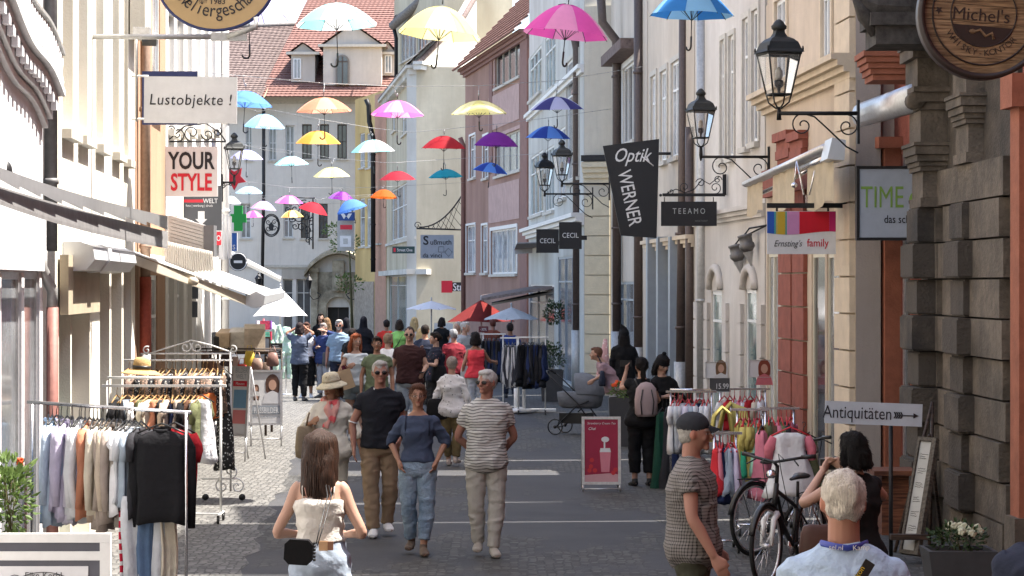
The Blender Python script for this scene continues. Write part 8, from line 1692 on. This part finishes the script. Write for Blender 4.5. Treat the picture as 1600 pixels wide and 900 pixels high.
def bicycle(label,q,rz,mf,mfork,group='bicycles parked by the clothes racks',full=True):
 t=thing('bicycle',label,'bicycle',q,rz,group);W=ORG[t.name];T=mat('tyre',(.012,.012,.012),rough=.85);ru=.34
 fw,rw=V(-.55,0,ru),V(.5,0,ru);bbk=V(.06,0,.29);seat=V(.2,0,.84);hd0,hd1=V(-.36,0,.66),V(-.31,0,.86)
 for c,nm in((fw,'front_wheel'),(rw,'rear_wheel')):
  b=MB(W);b.tube([c+V(math.cos(a)*ru,0,math.sin(a)*ru)for a in[2*math.pi*i/36 for i in range(37)]],.02,8,caps=False);w_=b.build('wheel',T,t)
  b=MB(W);b.tube([c+V(math.cos(a)*(ru-.03),0,math.sin(a)*(ru-.03))for a in[2*math.pi*i/36 for i in range(37)]],(.01,.012),6,caps=False);b.tube([c+V(0,-.04,0),c+V(0,.04,0)],.022,8);b.build('rim',m_alu,w_)
  b=MB(W)
  for i in range(18):a=2*math.pi*i/18;b.tube([c+V(0,.02*(-1)**i,0),c+V(math.cos(a)*(ru-.035),0,math.sin(a)*(ru-.035))],.0022,4)
  b.build('spokes',m_chrome,w_)
  b=MB(W);b.tube([c+V(math.cos(a)*(ru+.03),0,math.sin(a)*(ru+.03))for a in[R(10+150*i/12)for i in range(13)]],(.008,.026),6);b.build('mudguard',m_hang,t)
 b=MB(W);b.tube([hd0,bbk],.022,10);b.tube([hd1+V(0,0,-.06),V(.16,0,.62)],.018,10);b.tube([bbk,seat-V(0,0,.14)],.018,10)
 for y in(-.04,.04):b.tube([bbk+V(0,y*.5,0),rw+V(0,y,0)],.011,7);b.tube([V(.15,y*.3,.62),rw+V(0,y,0)],.009,7)
 b.tube([hd0,hd1],.024,10);b.build('frame',mf,t)
 b=MB(W)
 for y in(-.045,.045):b.tube([hd0+V(-.02,y*.8,-.06),fw+V(.06,y,.22),fw+V(0,y,0)],[.028,.024,.016],8)
 b.tube([hd0+V(-.02,-.045,-.05),hd0+V(-.02,.045,-.05)],.022,8);b.build('fork',mfork,t)
 b=MB(W);b.tube([hd1,hd1+V(.02,0,.16)],.018,8);b.tube([hd1+V(.02,0,.15),hd1+V(-.06,0,.19)],.015,8);b.build('stem',m_hang,t)
 hb_=hd1+V(-.06,0,.19);b=MB(W);b.tube([hb_+V(.1,-.27,.05),hb_+V(.03,-.16,.03),hb_,hb_+V(.03,.16,.03),hb_+V(.1,.3,.05)],.013,8);hbo=b.build('handlebar',m_hang,t)
 for sg in(-1,1):b=MB(W);b.tube([hb_+V(.08,sg*.22,.045),hb_+V(.12,sg*.34,.055)],.019,8);b.tube([hb_+V(.02,sg*.18,.02),hb_+V(-.04,sg*.24,-.02)],.007,5);b.build('grip',m_hang,hbo)
 b=MB(W);b.tube([hb_+V(0,.1,.02),hb_+V(-.12,.06,.02),hd0+V(-.06,.03,.02),fw+V(0,.05,.25)],.004,5);b.tube([hb_+V(0,-.1,.02),hb_+V(-.1,-.08,.08),hb_+V(.1,-.03,-.1),bbk+V(0,-.02,.1)],.004,5);b.build('cables',m_hang,t)
 b=MB(W);b.lathe([(.0,-.05),(.035,-.04),(.04,.02),(.0,.03)],10,Matrix.Translation(hb_+V(-.06,0,-.1))@Matrix.Rotation(R(90),4,'Y'));b.build('headlight',m_chrome,t)
 b=MB(W);b.tube([seat-V(0,0,.14),seat],.014,8);b.tube([seat+V(-.16,0,.03),seat+V(-.02,0,.04),seat+V(.1,0,.045),seat+V(.14,0,.03)],[(.012,.018),(.02,.04),(.028,.085),(.015,.06)],10);b.build('saddle',m_hang,t)
 b=MB(W);b.lathe([(.0,-.006),(.09,-.005),(.09,.005),(0,.006)],24,Matrix.Translation(bbk)@Matrix.Rotation(R(90),4,'X'));b.tube([bbk+V(0,-.06,0),bbk+V(.12,-.06,-.12)],.01,6);b.tube([bbk+V(0,.06,0),bbk+V(-.12,.06,.12)],.01,6);b.box(bbk+V(.14,-.1,-.13),(.09,.07,.02));b.box(bbk+V(-.12,.1,.13),(.09,.07,.02));b.build('crank',m_chrome,t)
 b=MB(W);b.tube([rw+V(-.15,-.04,.38),rw+V(.2,-.04,.39)],.006,5);b.tube([rw+V(-.15,.04,.38),rw+V(.2,.04,.39)],.006,5);b.tube([rw+V(.18,-.04,.39),rw+V(0,-.05,0)],.005,5);b.build('luggage_rack',m_hang,t)
 return t
q=P(1212,900,181);q.z=0.012;bicycle('white and black bicycle with its front wheel turned to the street, nearest one',q+V(.17,.42,0),R(62),m_hang,m_white)
q=P(1150,850,170);q.z=0.012;bicycle('dark bicycle leaning behind the white forked one',q+V(.62,1.3,0),R(225),m_hang,paint('dark_red_frame',(.12,.02,.03)))
q=P(378,590,90);q.z=0;t=thing('market_stall_table','dark slatted stall table crowded with bags and frames','table',q)
zt_=P(0,548,90).z;b=MB();b.bx((q.x-.55,q.y-.4,zt_-.05),(q.x+.5,q.y+.7,zt_));b.build('table_top',m_dwood,t)
for x in(-.5,.45):
 for y in(-.35,.65):MB().bx((q.x+x-.02,q.y+y-.02,0),(q.x+x+.02,q.y+y+.02,zt_-.055)).build('leg',m_dwood,t)
z1_=P(0,525,90).z
goods=[(350,522,.26,.2,'cardboard',(.38,.28,.18),'open cardboard box of cards at the stall, nearest the white building'),(372,520,.3,.22,'pale box',(.5,.46,.4),'pale grey display box in the middle of the stall'),(398,512,.36,.28,'cream box',(.5,.42,.33),'cream slanted box, tallest on the stall'),(338,512,.12,.14,'dark frame',(.03,.03,.03),'small black framed picture on the stall')]
for i,(px,yc,w_,h_,nm,c,lb)in enumerate(goods):
 p=P(px,yc,90);p.z=zt_+.001;b=MB(Matrix.Translation(p)@Matrix.Rotation(.2*i-.3,4,'Z'));b.add([(-w_/2,-.1,0),(w_/2,-.1,0),(w_/2,.15,0),(-w_/2,.15,0),(-w_/2,-.06,h_+.1),(w_/2,-.06,h_+.1),(w_/2,.15,h_+.18),(-w_/2,.15,h_+.18)],[(0,1,2,3),(4,5,6,7),(0,1,5,4),(1,2,6,5),(2,3,7,6),(3,0,4,7)])
 tag(rebase(b.build('display_box',mat('goods%d'%i,c,bump=.2,var=.25))),lb,'box','boxes on the market stall')
bc=[(.1,.05,.03),(.2,.1,.07),(.35,.25,.2),(.05,.03,.03),(.4,.28,.25),(.55,.05,.04),(.6,.42,.05),(.3,.2,.16),(.12,.08,.06),(.22,.12,.1)]
bn_=['dark brown','chestnut','taupe','black','rose beige','bright red','mustard yellow','mushroom','espresso','mahogany']
for i in range(10):
 p=P(318+i*12,562+(i%3)*9,92+(i%2)*3);sz=(.2,.1,.22 if i%2 else .28);b=MB(Matrix.Translation(p)@Matrix.Rotation(rnd.uniform(-.5,.5),4,'Z'));b.lathe([(.08,-sz[2]/2),(.11,-sz[2]/2+.03),(.1,0),(.07,sz[2]/2),(.02,sz[2]/2+.01)],12,sy=.5)
 b2=MB();b2.tube([p+V(-.06,0,sz[2]/2-.02),p+V(-.03,0,sz[2]/2+.1),p+V(.03,0,sz[2]/2+.1),p+V(.06,0,sz[2]/2-.02)],.007,5)
 strap_obj('hanging_handbag','%s leather handbag hanging at the stall side'%bn_[i],'bag',[('bag_body',b,mat('bagl%d'%i,bc[i],rough=.5,bump=.2)),('handle',b2,mat('bagl%d'%i,bc[i]))],p-V(0,0,sz[2]/2),'handbags hanging at the market stall')
b=MB();pa_,pb_=P(306,545,93),P(440,545,93);b.tube([pa_,pb_],.015,6);
for p in(pa_,pb_):b.tube([p,Vector((p.x,p.y,0))],.015,6)
tag(rebase(b.build('goods_rail',m_dwood)),'dark rail from which the handbags hang','rail')
q=P(400,560,82);t=thing('picture_board','dark framed blackboard standing among the goods','board',P(404,568,82));M=sign_frame(404,550,82);b=MB();b.bx((-.2,-.26,-.03),(.2,.26,0),0,M);b.build('panel',mat('slate_board',(.16,.18,.22),var=.3),t);b=MB();b.bx((-.23,.26,-.035),(.23,.29,.01),0,M);b.bx((-.23,-.29,-.035),(.23,-.26,.01),0,M);b.bx((-.23,-.26,-.035),(-.2,.26,.01),0,M);b.bx((.2,-.26,-.035),(.23,.26,.01),0,M);b.build('frame',m_dwood,t)
t,M,w,h=board('menu_board','small black board with chalk lines beside the jumpsuits',424,440,537,560,78,m_black,m_dwood,.01)
b=MB()
for i in range(6):b.bx((-.08,.1-i*.04,0),(.04+.02*(i%3),.11-i*.04,.003),0,M)
b.build('chalk_line',m_signw,t)
for px,lb in((423,'pale green and white outfit on a display figure beside the card spinner'),(447,'mint green jumpsuit on a display figure in the sun')):
 q=P(px,0,66 if px>430 else 74);q.z=0;t=thing('display_figure',lb,'display figure',q,R(rnd.uniform(-20,20)));W=ORG[t.name]
 b=MB(W@Matrix.Translation((0,0,.25 if px>430 else .45)))
 for sg in(-1,1):b.tube([(sg*.09,0,.75),(sg*.1,-.01,.45),(sg*.08,0,.12)],[(.1,.1),(.085,.08),(.07,.06)],12);b.tube([(sg*.17,0,1.3),(sg*.24,0,1.05),(sg*.22,-.05,.85)],[.055,.05,.04],10)
 b.tube([(0,0,.72),(0,0,.85),(0,0,1.0),(0,0,1.22),(0,0,1.35)],[(.1,.15),(.1,.17),(.08,.12),(.1,.17),(.06,.1)],16);me=remesh(MB_:=b,.016,2,'outfit',.02,9)
 me.transform(W.inverted());link_mesh('outfit',me,cl('mint',(.45,.62,.5),kind='pattern',col2=(.62,.68,.66),extra=(9,.4)),t);MB(W).tube([(0,0,0),(0,0,1.2)],.015,6).build('stand',m_alu,t);MB(W).lathe([(.15,.0),(.15,.02),(.02,.03)],14).build('base',m_alu,t)
q=P(412,0,76);q.z=0;t=thing('card_spinner','red and purple rotating card stand under the white parasol','display stand',q);b=MB();b.tube([q,q+V(0,0,1.9)],.02,6);b.build('pole',m_redp,t)
for i in range(5):
 for j in range(3):
  b=MB(Matrix.Translation(q+V(0,0,.8+i*.22))@Matrix.Rotation(j*2.1+.3,4,'Z'));b.bx((-.1,-.14,0),(.1,-.11,.18));b.build('card',mat('card%d'%((i+j)%4),[(.5,.05,.1),(.25,.1,.4),(.6,.55,.6),(.1,.35,.25)][(i+j)%4],var=.5,scale=25),t)
for px,c,lb in((452,(.12,.07,.05),'folding deckchair with brown sling in the sun'),(462,(.55,.3,.3),'pale red folding chair beside the brown deckchair')):
 q=P(px,600,52 if px<460 else 50);q.z=0;t=thing('deckchair',lb,'deckchair',q,R(-25),'folding chairs in the far sun');W=ORG[t.name]
 b=MB(W)
 for sg in(-1,1):b.tube([(sg*.25,-.4,0),(sg*.25,.35,.95)],.018,6);b.tube([(sg*.22,.4,0),(sg*.22,-.35,.5)],.018,6)
 b.tube([(-.25,.35,.95),(.25,.35,.95)],.018,6);b.tube([(-.22,-.35,.5),(.22,-.35,.5)],.018,6);b.build('frame',m_white,t)
 b=MB(W);vs=[];n_=8
 for i in range(n_+1):f=i/n_;vs+=[(-.21,-.35+.68*f,.5+.44*f-.16*math.sin(math.pi*f)),(.21,-.35+.68*f,.5+.44*f-.16*math.sin(math.pi*f))]
 b.add(vs,[(2*i,2*i+1,2*i+3,2*i+2)for i in range(n_)],0,True);b.build('sling',cl('sling%d'%px,c),t)
q=P(693,545,52);t=thing('display_screen','white roll up screen standing before the corner shop','display stand',Vector((q.x,q.y,0)));b=MB();b.bx((q.x-.28,q.y,.6),(q.x+.28,q.y+.03,P(0,505,52).z));b.build('screen',m_white,t);b=MB();b.tube([Vector((q.x,q.y+.06,0)),Vector((q.x,q.y+.06,1.4))],.02,6);b.build('stand',m_alu,t)
t,M,w,h=board('sale_sign','dark red sale sign reading minus thirty percent over the dark clothes',748,763,510,519,62,paint('sale_red',(.12,.02,.03)));letter(t,M,'-30%',.1,0,-.035,m_signw,sx=.8)
bpy.data.scenes.remove(TMP)
